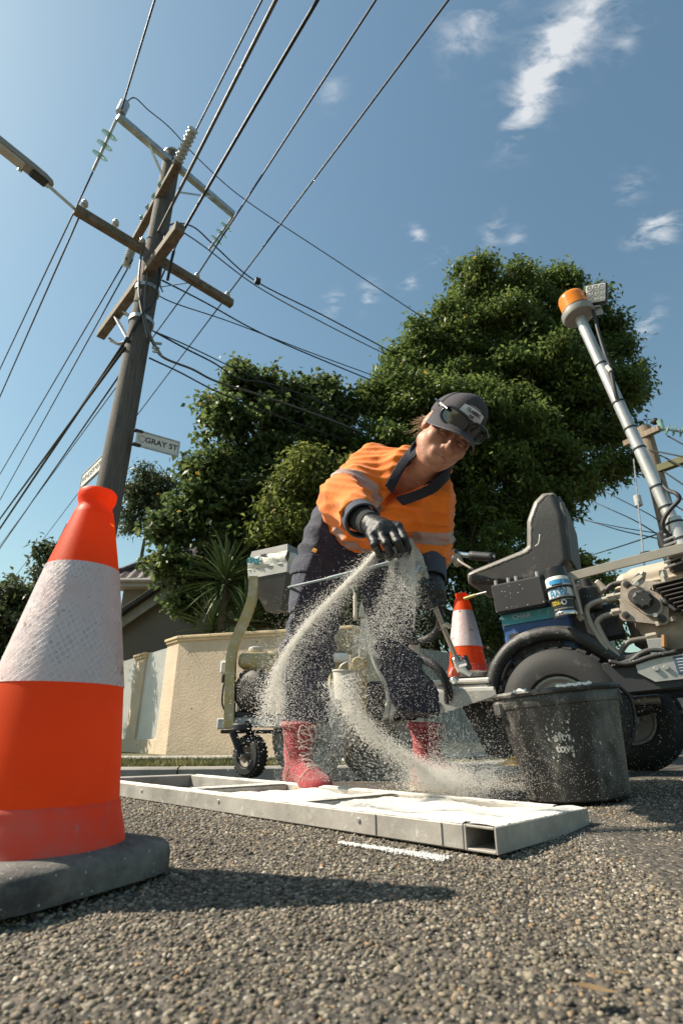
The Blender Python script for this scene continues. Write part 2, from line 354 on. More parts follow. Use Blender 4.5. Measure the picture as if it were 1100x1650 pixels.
def aggregate():
    """the chippings of the seal that stand proud close to the lens"""
    ico = []; ph = (1+5**.5)/2
    for a, b in ((1, ph), (1, -ph), (-1, ph), (-1, -ph)): ico += [(0, a, b), (a, b, 0), (b, 0, a)]
    ico = np.array(ico)/math.hypot(1, ph)
    from itertools import combinations
    tri = [t for t in combinations(range(12), 3) if all(abs(np.linalg.norm(ico[t[i]]-ico[t[j]])-1.0515) < .02 for i, j in ((0, 1), (1, 2), (0, 2)))]
    tri = [t if np.cross(ico[t[1]]-ico[t[0]], ico[t[2]]-ico[t[0]])@ico[t[0]] > 0 else (t[0], t[2], t[1]) for t in tri]; tri = np.array(tri)
    pts = []
    for y0, y1, sp, r0, r1 in ((.55, 1.0, .0058, .0022, .0050), (1.0, 1.6, .0070, .0026, .0054), (1.6, 2.3, .0105, .0034, .006)):
        ny = int((y1-y0)/sp); yy = y0+(np.arange(ny)+.5)*sp
        for y in yy:
            hw = .66*y+.08; nx = int(2*hw/sp); x = -hw+(np.arange(nx)+.5)*sp
            p = np.stack([x+RNG.uniform(-.5, .5, nx)*sp, y+RNG.uniform(-.5, .5, nx)*sp, RNG.uniform(r0, r1, nx)*RNG.choice([1, 1, .7, 1.25], nx)], 1); pts.append(p)
    pts = np.concatenate(pts); pts = pts[RNG.random(len(pts)) < .84]; n = len(pts)
    ax = RNG.normal(size=(n, 3)); ax /= np.linalg.norm(ax, axis=1)[:, None]; an = RNG.uniform(0, 6.28, n); K = np.zeros((n, 3, 3))
    K[:, 0, 1] = -ax[:, 2]; K[:, 0, 2] = ax[:, 1]; K[:, 1, 0] = ax[:, 2]; K[:, 1, 2] = -ax[:, 0]; K[:, 2, 0] = -ax[:, 1]; K[:, 2, 1] = ax[:, 0]
    R = np.eye(3)+np.sin(an)[:, None, None]*K+(1-np.cos(an))[:, None, None]*(K@K)
    S = pts[:, 2, None]*RNG.uniform(.5, 1.3, (n, 3)); V = ico[None]*S[:, None, :]*RNG.uniform(.85, 1.12, (n, 12, 1)); V = np.einsum('nij,nkj->nki', R, V); V[:, :, 2] *= .72
    V[:, :, 0] += pts[:, 0, None]; V[:, :, 1] += pts[:, 1, None]; V[:, :, 2] += (ground(pts[:, 0], pts[:, 1])-pts[:, 2]*.18+RNG.normal(size=n)*.0011)[:, None]
    F = (tri[None]+12*np.arange(n)[:, None, None]).reshape(-1, 3)
    me = raw_mesh('road_chippings', V.reshape(-1, 3), F)
    m = bpy.data.materials.new('chippings'); m.use_nodes = True; N, L = m.node_tree.nodes, m.node_tree.links; P = N['Principled BSDF']
    g = N.new('ShaderNodeNewGeometry'); cr = N.new('ShaderNodeValToRGB'); L.new(g.outputs['Random Per Island'], cr.inputs[0]); e = cr.color_ramp.elements
    e[0].position = 0; e[0].color = (.036, .031, .026, 1); e[1].position = 1; e[1].color = (.30, .26, .21, 1)
    for ps, c in ((.3, (.084, .069, .050, 1)), (.7, (.150, .124, .088, 1)), (.9, (.21, .185, .14, 1)), (.955, (.19, .11, .05, 1)), (.97, (.22, .2, .17, 1))):
        q = e.new(ps); q.color = c
    tc = N.new('ShaderNodeTexCoord'); nz = N.new('ShaderNodeTexNoise'); nz.inputs['Scale'].default_value = 3.4; nz.inputs['Detail'].default_value = 9; L.new(tc.outputs['Object'], nz.inputs[0])
    r2 = N.new('ShaderNodeMapRange'); r2.inputs[1].default_value = .3; r2.inputs[2].default_value = .7; r2.inputs[3].default_value = 1.0; r2.inputs[4].default_value = 1.85; L.new(nz.outputs[0], r2.inputs[0])
    mx = N.new('ShaderNodeMix'); mx.data_type = 'RGBA'; mx.blend_type = 'MULTIPLY'; mx.inputs[0].default_value = 1; L.new(cr.outputs[0], mx.inputs[6]); L.new(r2.outputs[0], mx.inputs[7])
    L.new(mx.outputs[2], P.inputs['Base Color']); P.inputs['Roughness'].default_value = .62; P.inputs['Specular IOR Level'].default_value = .35
    nb = N.new('ShaderNodeTexNoise'); nb.inputs['Scale'].default_value = 900; L.new(tc.outputs['Object'], nb.inputs[0]); b = N.new('ShaderNodeBump'); b.inputs['Strength'].default_value = .4; b.inputs['Distance'].default_value = .002; L.new(nb.outputs[0], b.inputs['Height']); L.new(b.outputs[0], P.inputs['Normal'])
    o = link_mesh('road_chippings', me, m); tag(o, kind='stuff', label='coarse grey and brown stone chippings of the road seal', cat='road chippings')
aggregate()

CONC = mat('kerb_concrete', (.27, .25, .22), .85, var=.25, vs=5, bump=.4, bs=70, dust=((.16, .145, .12), .2, 6))
PATHM = mat('footpath_concrete', (.42, .39, .34), .85, var=.15, vs=3, bump=.25, bs=60)
def offs(P, d):
    T = np.gradient(P, axis=0); T /= np.linalg.norm(T, axis=1)[:, None]; Nn = np.stack([-T[:, 1], T[:, 0]], 1); return P+Nn*d
def strip(name, A, zA, B, zB, m, kind='structure'):
    n = len(A); V = np.concatenate([np.c_[A, np.full(n, zA) if np.isscalar(zA) else zA], np.c_[B, np.full(n, zB) if np.isscalar(zB) else zB]]); F = [(i, i+1, n+i+1, n+i) for i in range(n-1)]
    o = link_mesh(name, raw_mesh(name, V, np.array(F), True), m); return tag(o, kind=kind)
def kerb():
    root = empty('kerb'); tag(root, kind='structure')
    d = np.r_[0, np.cumsum(np.linalg.norm(np.diff(KP, axis=0), axis=1))]
    x0 = np.interp(-1.36, KP[:, 0], d)                        # a joint shows just left of the caster
    cuts = np.concatenate([x0-2.4*np.arange(1, 6)[::-1], x0+2.4*np.arange(0, 12)])
    for a, b in zip(cuts[:-1], cuts[1:]):
        t = np.linspace(a+.008, b-.008, 10); c = np.stack([np.interp(t, d, KP[:, 0]), np.interp(t, d, KP[:, 1])], 1)
        prof = [(0, -.30), (0.006, -.045), (.02, -.034), (.135, -.028), (.15, -.04), (.15, -.30)]; rings = [np.c_[offs(c, w), np.full(10, z)] for w, z in prof]
        V = np.concatenate(rings); F = []
        for k in range(len(prof)-1): F += [(k*10+i, k*10+i+1, (k+1)*10+i+1, (k+1)*10+i) for i in range(9)]
        F += [tuple(k*10 for k in range(len(prof))), tuple(k*10+9 for k in range(len(prof)))[::-1]]
        MB().add(V, F).build('kerb_stone', CONC, root, 40)
kerb()
GRASSB = mat('lawn_soil', (.085, .085, .032), .95, var=.35, vs=9, bump=.5, bs=40)
k1 = offs(KP, .146); k2 = offs(KP, .95); k3 = offs(KP, 2.2); k4 = offs(KP, 4.5)
strip('verge', k1, -.05, k2, -.035, GRASSB)
strip('footpath', k2, -.03, k3, -.012, PATHM)
def yard():
    a = offs(KP, 2.2); b = np.array([(-60, 400)]*1); n = len(a); far = np.stack([np.linspace(-400, 400, n), np.full(n, 500.)], 1)
    strip('garden_ground', a, -.02, far, -.1, GRASSB)
yard()
def grass():
    pts = []
    d = np.r_[0, np.cumsum(np.linalg.norm(np.diff(KP, axis=0), axis=1))]; lo, hi = np.interp(-3.2, KP[:, 0], d), np.interp(-.35, KP[:, 0], d)
    n = 42000; t = RNG.uniform(lo, hi, n); w = RNG.uniform(.15, .95, n); c = np.stack([np.interp(t, d, KP[:, 0]), np.interp(t, d, KP[:, 1])], 1)
    T = np.stack([np.interp(t+.01, d, KP[:, 0]), np.interp(t+.01, d, KP[:, 1])], 1)-c; T /= np.linalg.norm(T, axis=1)[:, None]
    base = c+np.stack([-T[:, 1], T[:, 0]], 1)*w[:, None]; z = -.05+.02*w
    h = RNG.uniform(.018, .06, n)*RNG.choice([.7, 1, 1.3], n); a = RNG.uniform(0, 6.28, n); wd = RNG.uniform(.002, .0045, n); ln = RNG.uniform(.1, .9, n)*h; la = RNG.uniform(0, 6.28, n)
    B = np.c_[base, z]; dx = np.stack([np.cos(a)*wd, np.sin(a)*wd, 0*a], 1); tip = B+np.stack([np.cos(la)*ln, np.sin(la)*ln, h], 1)
    V = np.stack([B-dx, B+dx, tip], 1).reshape(-1, 3); F = np.arange(3*n).reshape(-1, 3)
    m = mat('grass_blades', (.15, .17, .035), .6, var=.35, vs=2.5, hue2=(.30, .26, .09), island=.4)
    o = link_mesh('grass', raw_mesh('grass', V, F), m); tag(o, 'short yellowing grass strip between the kerb and the cream wall', 'grass', kind='stuff')
grass()

# ---------------------------------------------------------------- cream corner wall with corrugated panels
RENDER_ = mat('cream_render', (.56, .45, .33), .9, var=.12, vs=3, bump=1.0, bs=38, dust=((.38, .29, .18), .12, 3), specks=((.2, .14, .09), .02, 14))
CAPM = mat('cream_cap', (.58, .45, .28), .85, var=.15, vs=4, bump=.4, bs=50)
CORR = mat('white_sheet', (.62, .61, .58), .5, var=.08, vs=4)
def corrugated(mb, a, b, z0, z1, pitch=.045, dep=.012):
    a, b = np.asarray(a, float), np.asarray(b, float); L = np.linalg.norm(b-a); n = max(2, int(L/pitch)); t = nrm(b-a); nn = np.array([-t[1], t[0]]); P = []
    for i in range(n):
        s0 = i*L/n; w = L/n
        for u, d in ((0, 0), (.18, dep), (.5, dep), (.68, 0)): P.append(a+t*(s0+u*w)+nn*d)
    P.append(b); P = np.array(P); k = len(P); V = np.concatenate([np.c_[P, np.full(k, z0)], np.c_[P, np.full(k, z1)], np.c_[P+nn*.004, np.full(k, z0)], np.c_[P+nn*.004, np.full(k, z1)]])
    F = [(i, i+1, k+i+1, k+i) for i in range(k-1)]+[(2*k+i+1, 2*k+i, 3*k+i, 3*k+i+1) for i in range(k-1)]+[(k+i, k+i+1, 3*k+i+1, 3*k+i) for i in range(k-1)]
    mb.add(V, F)
A0 = at(290, 1025, 7.5)[:2]; zt = at(290, 1025, 7.5)[2]; B0 = np.array([.12, 6.75]); D0 = np.array([9.3, 15.2])
def walls():
    z0 = -.12; root = thing('garden_wall', (A0[0], A0[1], z0), 'cream rendered corner wall with capped pillars behind the wheeled machine', 'wall')
    th = .2
    # splay face (faces the camera)
    t = nrm(np.r_[B0-A0, 0]); nn = np.array([t[1], -t[0], 0])
    def seg(a, b, z1, w=th, nm='wall_panel', m=RENDER_, zlo=z0):
        a, b = np.asarray(a, float), np.asarray(b, float); x = nrm(np.r_[b-a, 0]); mid = (a+b)/2; n_ = np.array([-x[1], x[0], 0])
        MB().box((*(mid+n_[:2]*w/2), (zlo+z1)/2), (np.linalg.norm(b-a), w, z1-zlo), np.array([x, n_, (0, 0, 1)]).T, .004).build(nm, m, root)
    def cap(a, b, z, w=th):
        a, b = np.asarray(a, float), np.asarray(b, float); x = nrm(np.r_[b-a, 0]); n_ = np.array([-x[1], x[0], 0]); mid = (a+b)/2+n_[:2]*w/2; R = np.array([x, n_, (0, 0, 1)]).T
        mb = MB(); L = np.linalg.norm(b-a); mb.box((*mid, z+.018), (L+.05, w+.05, .036), R, .006); mb.box((*mid, z+.056), (L+.09, w+.09, .04), R, .008); mb.build('coping', CAPM, root)
    seg(A0, B0, zt-.075); cap(A0+t[:2]*.03, B0-t[:2]*.03, zt-.075)
    # left leg, recedes: base wall, pillars, corrugated infill
    u = nrm(np.array([-.80, 1.0])); 
    def q(s): return A0+u*s
    def segl(s0, s1, z1, nm='wall_panel', w=th, m=RENDER_, ins=0., zlo=z0):
        a, b = q(s1), q(s0); x = nrm(np.r_[b-a, 0]); n_ = np.array([-x[1], x[0]]); seg(a+n_*ins, b+n_*ins, z1, w, nm, m, zlo)
    def capl(s0, s1, z): cap(q(s1), q(s0), z)
    zb = .16
    segl(.002, .42, zt-.075, 'pillar'); capl(.02, .40, zt-.075)
    pos = [.42]; s = .42
    for k in range(6):
        s1 = s+.86; segl(s, s1, zb, 'plinth')
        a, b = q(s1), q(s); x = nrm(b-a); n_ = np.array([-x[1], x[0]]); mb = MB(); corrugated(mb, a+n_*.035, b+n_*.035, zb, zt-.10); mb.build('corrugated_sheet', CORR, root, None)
        segl(s1, s1+.42, zt-.16, 'pillar'); capl(s1, s1+.42, zt-.16); s = s1+.42
    # right leg, recedes along the side street
    v = nrm(D0-B0); seg(B0, B0+v*1.35, zt-.075, nm='pillar'); cap(B0+v*.02, B0+v*1.33, zt-.075)
    s = 1.35
    for k in range(5):
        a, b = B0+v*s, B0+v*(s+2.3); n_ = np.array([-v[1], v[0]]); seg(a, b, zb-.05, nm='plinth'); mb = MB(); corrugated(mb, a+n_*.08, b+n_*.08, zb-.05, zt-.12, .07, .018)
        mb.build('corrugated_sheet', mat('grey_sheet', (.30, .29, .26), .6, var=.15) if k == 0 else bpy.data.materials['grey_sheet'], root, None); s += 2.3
        seg(B0+v*s, B0+v*(s+.12), zt-.1, nm='pillar'); s += .12
walls()

# ---------------------------------------------------------------- house behind the wall
def house():
    root = thing('house', (-5.2, 13.4, -.1), 'taupe rendered house with dark tiled gable roof behind the cream wall', 'house')
    wm = mat('taupe_render', (.21, .185, .15), .9, var=.08, vs=1.5, bump=.3, bs=30); tm = mat('dark_roof_tile', (.075, .05, .042), .45, var=.3, vs=3, specks=((.3, .24, .2), .12, 18)); fm = mat('fascia_paint', (.36, .34, .30), .6); dm = mat('dark_barge', (.05, .042, .036), .7)
    Y = 11.5; pa = at(350, 905, Y); pl = at(150, 1045, Y); rx = 2*pa[0]-pl[0]; zb = -.1
    # front gable wall, 5 m deep
    mb = MB(); V = [(pl[0], Y, zb), (rx, Y, zb), (rx, Y, pl[2]), (pa[0], Y, pa[2]), (pl[0], Y, pl[2])]; V += [(x, y+5, z) for x, y, z in V]
    mb.add(V, [(0, 1, 2, 3, 4), (9, 8, 7, 6, 5), (0, 5, 6, 1), (1, 6, 7, 2), (4, 3, 8, 9), (2, 7, 8, 3), (0, 4, 9, 5)]); mb.build('wall', wm, root, None)
    for sx, e in ((1, (pl[0], pl[2])), (-1, (rx, rx and pl[2]))):
        a = np.array([e[0]-sx*.35, Y-.18, e[1]-.245]); b = np.array([pa[0], Y-.18, pa[2]+.0]); up = np.cross(nrm(b-a), (0, 1, 0)); up = up if up[2] > 0 else -up
        MB().bar(a+up*.02, b+up*.02, .05, .2, up).build('barge_board', fm, root); MB().bar(a+up*.17, b+up*.17, .4, .09, up).build('verge_tiles', dm, root)
        a2, b2 = a+np.array([0, 2.7, 0])+up*.16, b+np.array([0, 2.7, 0])+up*.16; MB().bar(a2, b2, 5., .06, up).build('roof', tm, root)
    # main body behind with an eave over the gable and individual tiles
    Y2 = 14.2; e0 = at(168, 938, Y2); e1 = at(330, 978, Y2); ze = e0[2]; x0 = e0[0]; x1 = x0+7.
    MB().box(((x0+x1)/2+.3, Y2+3.4, (ze+zb)/2-.05), (x1-x0-.2, 6., ze-zb-.1), None, .01).build('wall', wm, root)
    MB().box(((x0+x1)/2, Y2+.02, ze-.02), (x1-x0+.1, .05, .2), None, .006).build('fascia', fm, root); MB().box(((x0+x1)/2, Y2+.3, ze-.1), (x1-x0, .5, .03), None, .004).build('soffit', fm, root)
    MB().tube([(x0-.05, Y2-.06, ze+.04), (x1, Y2-.06, ze+.04)], .06, 8).build('gutter', fm, root)
    pit = math.radians(39); tile_w, tile_l = .3, .36; n_up = 9; tme = None
    prof = [(0, 0), (.06, .03), (.12, .042), (.18, .03), (.24, 0), (.3, .004)]
    mb = MB(); P = np.array(prof); k = len(P); Vt = np.concatenate([np.c_[P[:, 0], np.zeros(k), P[:, 1]], np.c_[P[:, 0], np.full(k, .40), P[:, 1]], np.c_[P[:, 0], np.zeros(k), P[:, 1]-.02]])
    mb.add(Vt, [(i, i+1, k+i+1, k+i) for i in range(k-1)]+[(2*k+i, 2*k+i+1, i+1, i) for i in range(k-1)]); tme = mb.mesh('roof_tile', 60); tme.materials.append(tm)
    base = wloc(root)
    for r in range(n_up):
        hip = r*.30
        for c in range(int((4.2-hip)/tile_w)):
            o = bpy.data.objects.new('roof_tile', tme); COL.objects.link(o); o.parent = root
            p = np.array([x0+hip+c*tile_w, Y2-.05+r*tile_l*math.cos(pit), ze+.08+r*tile_l*math.sin(pit)])-base; o.location = p.tolist(); o.rotation_euler = (pit+.06+random.uniform(-.01, .01), random.uniform(-.015, .015), random.uniform(-.01, .01))
    for r in range(9):                        # hip capping
        p = np.array([x0+r*.3, Y2-.06+r*.33, ze+.12+r*.27]); MB().tube([p, p+np.array([.3, .33, .29])], .1, 8).build('hip_tile', tm, root)
    h = n_up*tile_l; V = [(x0, Y2, ze+.03), (x1, Y2, ze+.03), (x1, Y2+h*math.cos(pit), ze+.03+h*math.sin(pit)), (x0+h*.8, Y2+h*math.cos(pit), ze+.03+h*math.sin(pit))]
    V2 = [(x, y, z-.05) for x, y, z in V]; mb = MB(); mb.add(V+V2, [(0, 1, 2, 3), (7, 6, 5, 4), (0, 4, 5, 1), (1, 5, 6, 2), (2, 6, 7, 3), (3, 7, 4, 0)]); mb.build('roof_deck', dm, root, None)
house()
# ---------------------------------------------------------------- trees
def leaf_mat(name, dark, light, trans=.42):
    m = bpy.data.materials.new(name); m.use_nodes = True; N, L = m.node_tree.nodes, m.node_tree.links; P = N['Principled BSDF']; out = N['Material Output']
    g = N.new('ShaderNodeNewGeometry'); cr = N.new('ShaderNodeValToRGB'); L.new(g.outputs['Random Per Island'], cr.inputs[0]); e = cr.color_ramp.elements
    e[0].position = 0; e[0].color = (*dark, 1); e[1].position = 1; e[1].color = (*light, 1); q = e.new(.985); q.color = (*light, 1); q = e.new(.995); q.color = (.32, .20, .03, 1)
    tc = N.new('ShaderNodeTexCoord'); nz = N.new('ShaderNodeTexNoise'); nz.inputs['Scale'].default_value = .9; nz.inputs['Detail'].default_value = 3; L.new(tc.outputs['Object'], nz.inputs[0])
    hs = N.new('ShaderNodeHueSaturation'); L.new(cr.outputs[0], hs.inputs['Color']); r = N.new('ShaderNodeMapRange'); r.inputs[1].default_value = .3; r.inputs[2].default_value = .7; r.inputs[3].default_value = .75; r.inputs[4].default_value = 1.3; L.new(nz.outputs[0], r.inputs[0]); L.new(r.outputs[0], hs.inputs['Value'])
    L.new(hs.outputs[0], P.inputs['Base Color']); P.inputs['Roughness'].default_value = .42; P.inputs['Specular IOR Level'].default_value = .32
    t = N.new('ShaderNodeBsdfTranslucent'); hs2 = N.new('ShaderNodeHueSaturation'); L.new(hs.outputs[0], hs2.inputs['Color']); hs2.inputs['Value'].default_value = 1.7; hs2.inputs['Saturation'].default_value = .95; L.new(hs2.outputs[0], t.inputs[0])
    mx = N.new('ShaderNodeMixShader'); mx.inputs[0].default_value = trans; L.new(P.outputs[0], mx.inputs[1]); L.new(t.outputs[0], mx.inputs[2]); L.new(mx.outputs[0], out.inputs[0]); return m
BARK = mat('bark', (.10, .075, .055), .9, var=.35, vs=6, stretch=(3, 3, .5), bump=.6, bs=25)
def leaves(C, Ls, width, droop=.8, spread=.13, per=11, rng=RNG):
    """C sprig centres; returns V, F (two folded tris per leaf)"""
    n = len(C)*per; c = np.repeat(C, per, 0)+rng.normal(size=(n, 3))*spread*[1, 1, .75]
    a = rng.uniform(0, 6.283, n); el = rng.normal(-.55*droop, .5, n); d = np.stack([np.cos(a)*np.cos(el), np.sin(a)*np.cos(el), np.sin(el)], 1)
    up = rng.normal(size=(n, 3))*.55+[0, 0, 1]; s = np.cross(d, up); s /= np.linalg.norm(s, axis=1)[:, None]; u = np.cross(s, d)
    L = Ls*rng.uniform(.65, 1.25, n)[:, None]; W = L*width*.5
    base = c; tip = c+d*L-np.array([0, 0, .12])*L; mid = c+d*L*.45; l = mid+s*W+u*W*.35; r = mid-s*W+u*W*.35
    V = np.stack([base, l, tip, r], 1).reshape(-1, 3); i = 4*np.arange(n)[:, None]; F = np.concatenate([i+[0, 1, 2], i+[0, 2, 3]], 0); return V, F
def sphere_pts(n, rng): p = rng.normal(size=(n, 3)); return p/np.linalg.norm(p, axis=1)[:, None]
def tree(name, label, lobes, trunk_xy, m, Ls=.12, width=.42, dens=1., group=None, tr=.22, cat='tree', spread=.12, zb=-.1, trunk_top=None, bm=None, seed=1, limbs=True, gap=.0):
    rng = np.random.default_rng(seed); root = thing(name, (trunk_xy[0], trunk_xy[1], zb), label, cat, group)
    cen = []; C = []
    for px, py, rp, Y in lobes:
        p = at(px, py, Y); r = rp*pxm(p); cen.append((p, r))
        ns = int(14*dens*max(1, (r/.7))); sub = sphere_pts(ns, rng)*rng.uniform(.62, .98, ns)[:, None]*r*[1, 1, .95]+p; sr = r*rng.uniform(.22, .40, ns)
        for q, rr in zip(sub, sr):
            k = max(4, int(70*dens*rr*rr/(.12/1.)**1*1.0)); k = min(k, 160); s = sphere_pts(k, rng); s[:, 2] = np.abs(s[:, 2])*.9-.35*rng.random(k); C.append(q+s*rr*(rng.uniform(.7, 1.05, k)+(rng.random(k) < .12)*rng.uniform(.1, .5, k))[:, None])
        k = int(40*dens*r*r); C.append(p+sphere_pts(k, rng)*r*rng.uniform(.3, .85, k)[:, None])
    C = np.concatenate(C); V, F = leaves(C, Ls, width, spread=spread, rng=rng)
    o = link_mesh('crown', raw_mesh('crown', V-wloc(root), F), m, root)
    b = np.array([trunk_xy[0], trunk_xy[1], zb]); top = np.array(trunk_top) if trunk_top is not None else b*[1, 1, 0]+[0, 0, np.mean([p[2] for p, r in cen])]
    mb = MB(); P = smooth_path([b, b*.7+top*.3+rng.normal(size=3)*[.12, .12, 0], b*.35+top*.65+rng.normal(size=3)*[.2, .2, 0], top], 6); mb.tube(P, np.linspace(tr*1.15, tr*.35, len(P)), 10); mb.build('trunk', bm or BARK, root, 60)
    if limbs:
        mb = MB()
        for p, r in cen:
            zt_ = max(b[2]+.4, min(top[2]-.1, p[2]-1.3*r)); i = int(np.argmin(np.abs(P[:, 2]-zt_))); a = P[i]; q = a*.5+p*.5+np.array([0, 0, -.25*np.linalg.norm(p-a)*.4]); Q = smooth_path([a, q, p], 6); mb.tube(Q, np.linspace(tr*.38, .02, len(Q)), 6)
            for _ in range(5):
                e = p+sphere_pts(1, rng)[0]*r*.85; Q = smooth_path([p*.75+q*.25, p*.4+e*.6+[0, 0, .1*r], e], 4); mb.tube(Q, np.linspace(.03, .006, len(Q)), 4, cap=False)
        mb.build('limbs', bm or BARK, root, 60)
    print(name, len(F)); return root
LEAF1 = leaf_mat('leaf_glossy_green', (.038, .066, .016), (.135, .178, .042))
LEAF2 = leaf_mat('leaf_dark_green', (.034, .056, .018), (.108, .145, .044))
LEAF3 = leaf_mat('leaf_grey_green', (.035, .05, .02), (.09, .11, .05), .25)
LEAF4 = leaf_mat('leaf_yellow_green', (.065, .09, .018), (.19, .215, .05))
right = [(790, 480, 62, 10.6), (735, 535, 55, 10.3), (845, 520, 62, 10.8), (885, 488, 50, 11), (925, 540, 60, 10.8), (975, 545, 36, 10.6), (985, 600, 46, 10.4), (1010, 628, 34, 10.3), (668, 560, 42, 10.1), (640, 625, 40, 9.9), (705, 620, 58, 10), (760, 560, 60, 10.3), (690, 575, 50, 10.1), (650, 590, 34, 10), (800, 580, 90, 10.2),
         (880, 620, 90, 10.2), (940, 650, 70, 10.1), (995, 690, 40, 10), (1005, 745, 30, 9.9), (640, 665, 55, 9.7), (700, 660, 70, 9.8), (600, 650, 30, 9.6), (760, 690, 85, 9.8), (850, 720, 90, 9.9), (930, 745, 65, 10), (600, 720, 36, 9.4), (650, 740, 60, 9.5), (720, 770, 75, 9.6), (800, 800, 80, 9.7), (880, 800, 60, 10), (905, 770, 50, 9.9),
         (660, 830, 60, 9.4), (750, 870, 70, 9.5), (830, 880, 55, 9.8), (700, 930, 60, 9.4), (780, 950, 60, 9.5), (640, 920, 50, 9.4), (735, 1000, 50, 9.5)]
tree('broadleaf_tree', 'huge dense glossy green tree rising behind the woman and the black seat', right, (2.9, 10.6), LEAF1, .13, .42, .86, 'street trees behind the corner wall', .26, seed=3)
mid = [(402, 620, 38, 9.3), (385, 600, 22, 9.3), (455, 632, 40, 9.4), (520, 652, 40, 9.5), (545, 670, 26, 9.6), (365, 690, 40, 9.1), (350, 655, 24, 9.1), (420, 700, 60, 9.3), (490, 710, 55, 9.5), (550, 720, 35, 9.6), (340, 760, 45, 9), (310, 800, 32, 8.9), (390, 790, 60, 9.1), (470, 790, 60, 9.3), (540, 790, 40, 9.5), (300, 850, 38, 8.8), (265, 850, 20, 8.7), (350, 860, 50, 9), (265, 900, 24, 8.7), (290, 930, 32, 8.7),
       (295, 970, 20, 8.7), (430, 870, 55, 9.2), (350, 930, 36, 8.9), (500, 880, 50, 9.3), (410, 950, 45, 9.1), (470, 960, 50, 9.2), (540, 960, 50, 9.3)]
tree('liquidambar_tree', 'tall dark green maple-leaved tree left of the woman behind the yucca', mid, (-.9, 9.6), LEAF2, .12, .8, .85, 'street trees behind the corner wall', .2, seed=5)
yel = [(480, 775, 40, 8.4), (445, 815, 36, 8.3), (520, 800, 40, 8.5), (500, 740, 26, 8.5), (560, 770, 32, 8.6), (430, 850, 24, 8.2), (475, 850, 34, 8.3), (560, 840, 40, 8.5)]
tree('young_tree', 'small light yellow-green tree between the two tall trees', yel, (-.45, 8.7), LEAF4, .11, .45, .8, 'street trees behind the corner wall', .1, seed=8)
far = [(240, 785, 26, 22), (264, 790, 20, 22), (222, 815, 24, 22), (258, 825, 22, 22), (212, 845, 18, 22), (235, 765, 16, 22), (225, 790, 20, 22)]
tree('gum_tree', 'distant small sparse gum tree seen right of the timber pole', far, tuple(at(232, 900, 22)[:2]), LEAF3, .22, .4, .55, None, .14, spread=.22, seed=11)
lft = [(15, 955, 26, 8.6), (40, 985, 30, 8.6), (15, 1010, 34, 8.6), (60, 1000, 24, 8.5), (0, 1060, 30, 8.6), (30, 1060, 26, 8.6), (78, 890, 7, 8.5), (74, 920, 8, 8.5), (70, 950, 10, 8.5), (105, 960, 20, 8.6), (130, 1000, 22, 8.6), (-40, 990, 60, 8.7), (-60, 1080, 60, 8.7), (60, 1070, 30, 8.7)]
b0 = at(40, 1100, 8.7)
tree('leaning_tree', 'leaning dark trunked tree at the left edge behind the large cone', lft, (b0[0]-1.2, 8.7), LEAF3, .12, .45, .75, None, .14, spread=.12, trunk_top=tuple(at(112, 845, 8.5)), bm=mat('dark_bark', (.03, .025, .02), .9, var=.3, bump=.5), seed=13)
bush = [(955, 925, 24, 9), (930, 905, 14, 9), (985, 955, 26, 9), (940, 955, 30, 9), (975, 1000, 40, 9)]
tree('garden_shrub', 'leafy green shrub seen between the black seat and the engine', bush, tuple(at(965, 1150, 9)[:2]), LEAF4, .10, .45, .8, None, .06, 'shrub', spread=.08, seed=17)
hed = [(620, 990, 40, 8.6), (690, 1010, 44, 8.8), (760, 1020, 46, 9), (830, 1020, 46, 9.6), (570, 985, 36, 8.3), (880, 1040, 46, 10)]
tree('garden_hedge', 'dark hedge foliage over the wall behind the small cone', hed, (1.6, 9.2), LEAF2, .11, .5, .8, None, .1, 'hedge', seed=19)

def yucca():
    c = at(364, 925, 7.95); root = thing('yucca', (c[0], c[1], -.1), 'spiky yucca with long sword leaves growing over the cream wall', 'yucca')
    MB().tube([(c[0], c[1], -.1), (c[0]+.02, c[1], .9), (c[0], c[1], c[2])], [.09, .075, .06], 10).build('trunk', BARK, root, 60)
    lm = mat('yucca_leaf', (.05, .095, .03), .4, var=.3, vs=3, hue2=(.09, .13, .04)); dry = mat('dry_yucca_leaf', (.12, .09, .04), .8)
    ms = []
    for k in range(5):
        n = 7; L = .62+.05*k; t = np.linspace(0, 1, n); w = .021*np.array([.8, 1, 1, .9, .7, .42, .03]); z = -(.02+.045*k)*t**2*L*2; x = t*L; V = np.concatenate([np.c_[x, w, z+.006], np.c_[x, 0*w, z], np.c_[x, -w, z+.006]])
        F = [(i, i+1, n+i+1, n+i) for i in range(n-1)]+[(n+i, n+i+1, 2*n+i+1, 2*n+i) for i in range(n-1)]; me = bpy.data.meshes.new('leaf'); me.from_pydata(V.tolist(), [], F); me.materials.append(lm); me.polygons.foreach_set('use_smooth', [True]*len(F)); ms.append(me)
    r = random.Random(4)
    for cx, cz, n, sc in ((0, 0, 120, 1.0), (.35, -.62, 70, .9), (-.12, -.75, 60, .85)):
        for i in range(n):
            a = i*2.39996+r.uniform(-.2, .2); f = i/n; el = math.radians(82-118*f+r.uniform(-8, 8)); o = bpy.data.objects.new('leaf', ms[min(4, int(f*4.5)) if r.random() < .75 else r.randrange(5)]); COL.objects.link(o); o.parent = root
            o.location = (cx, 0, c[2]+.1+cz-.22*f); o.rotation_euler = Matrix(rotz(a)@roty(-el)@rotx(r.uniform(-.3, .3))).to_euler(); s = sc*r.uniform(.85, 1.15); o.scale = (s, s, s)
yucca()

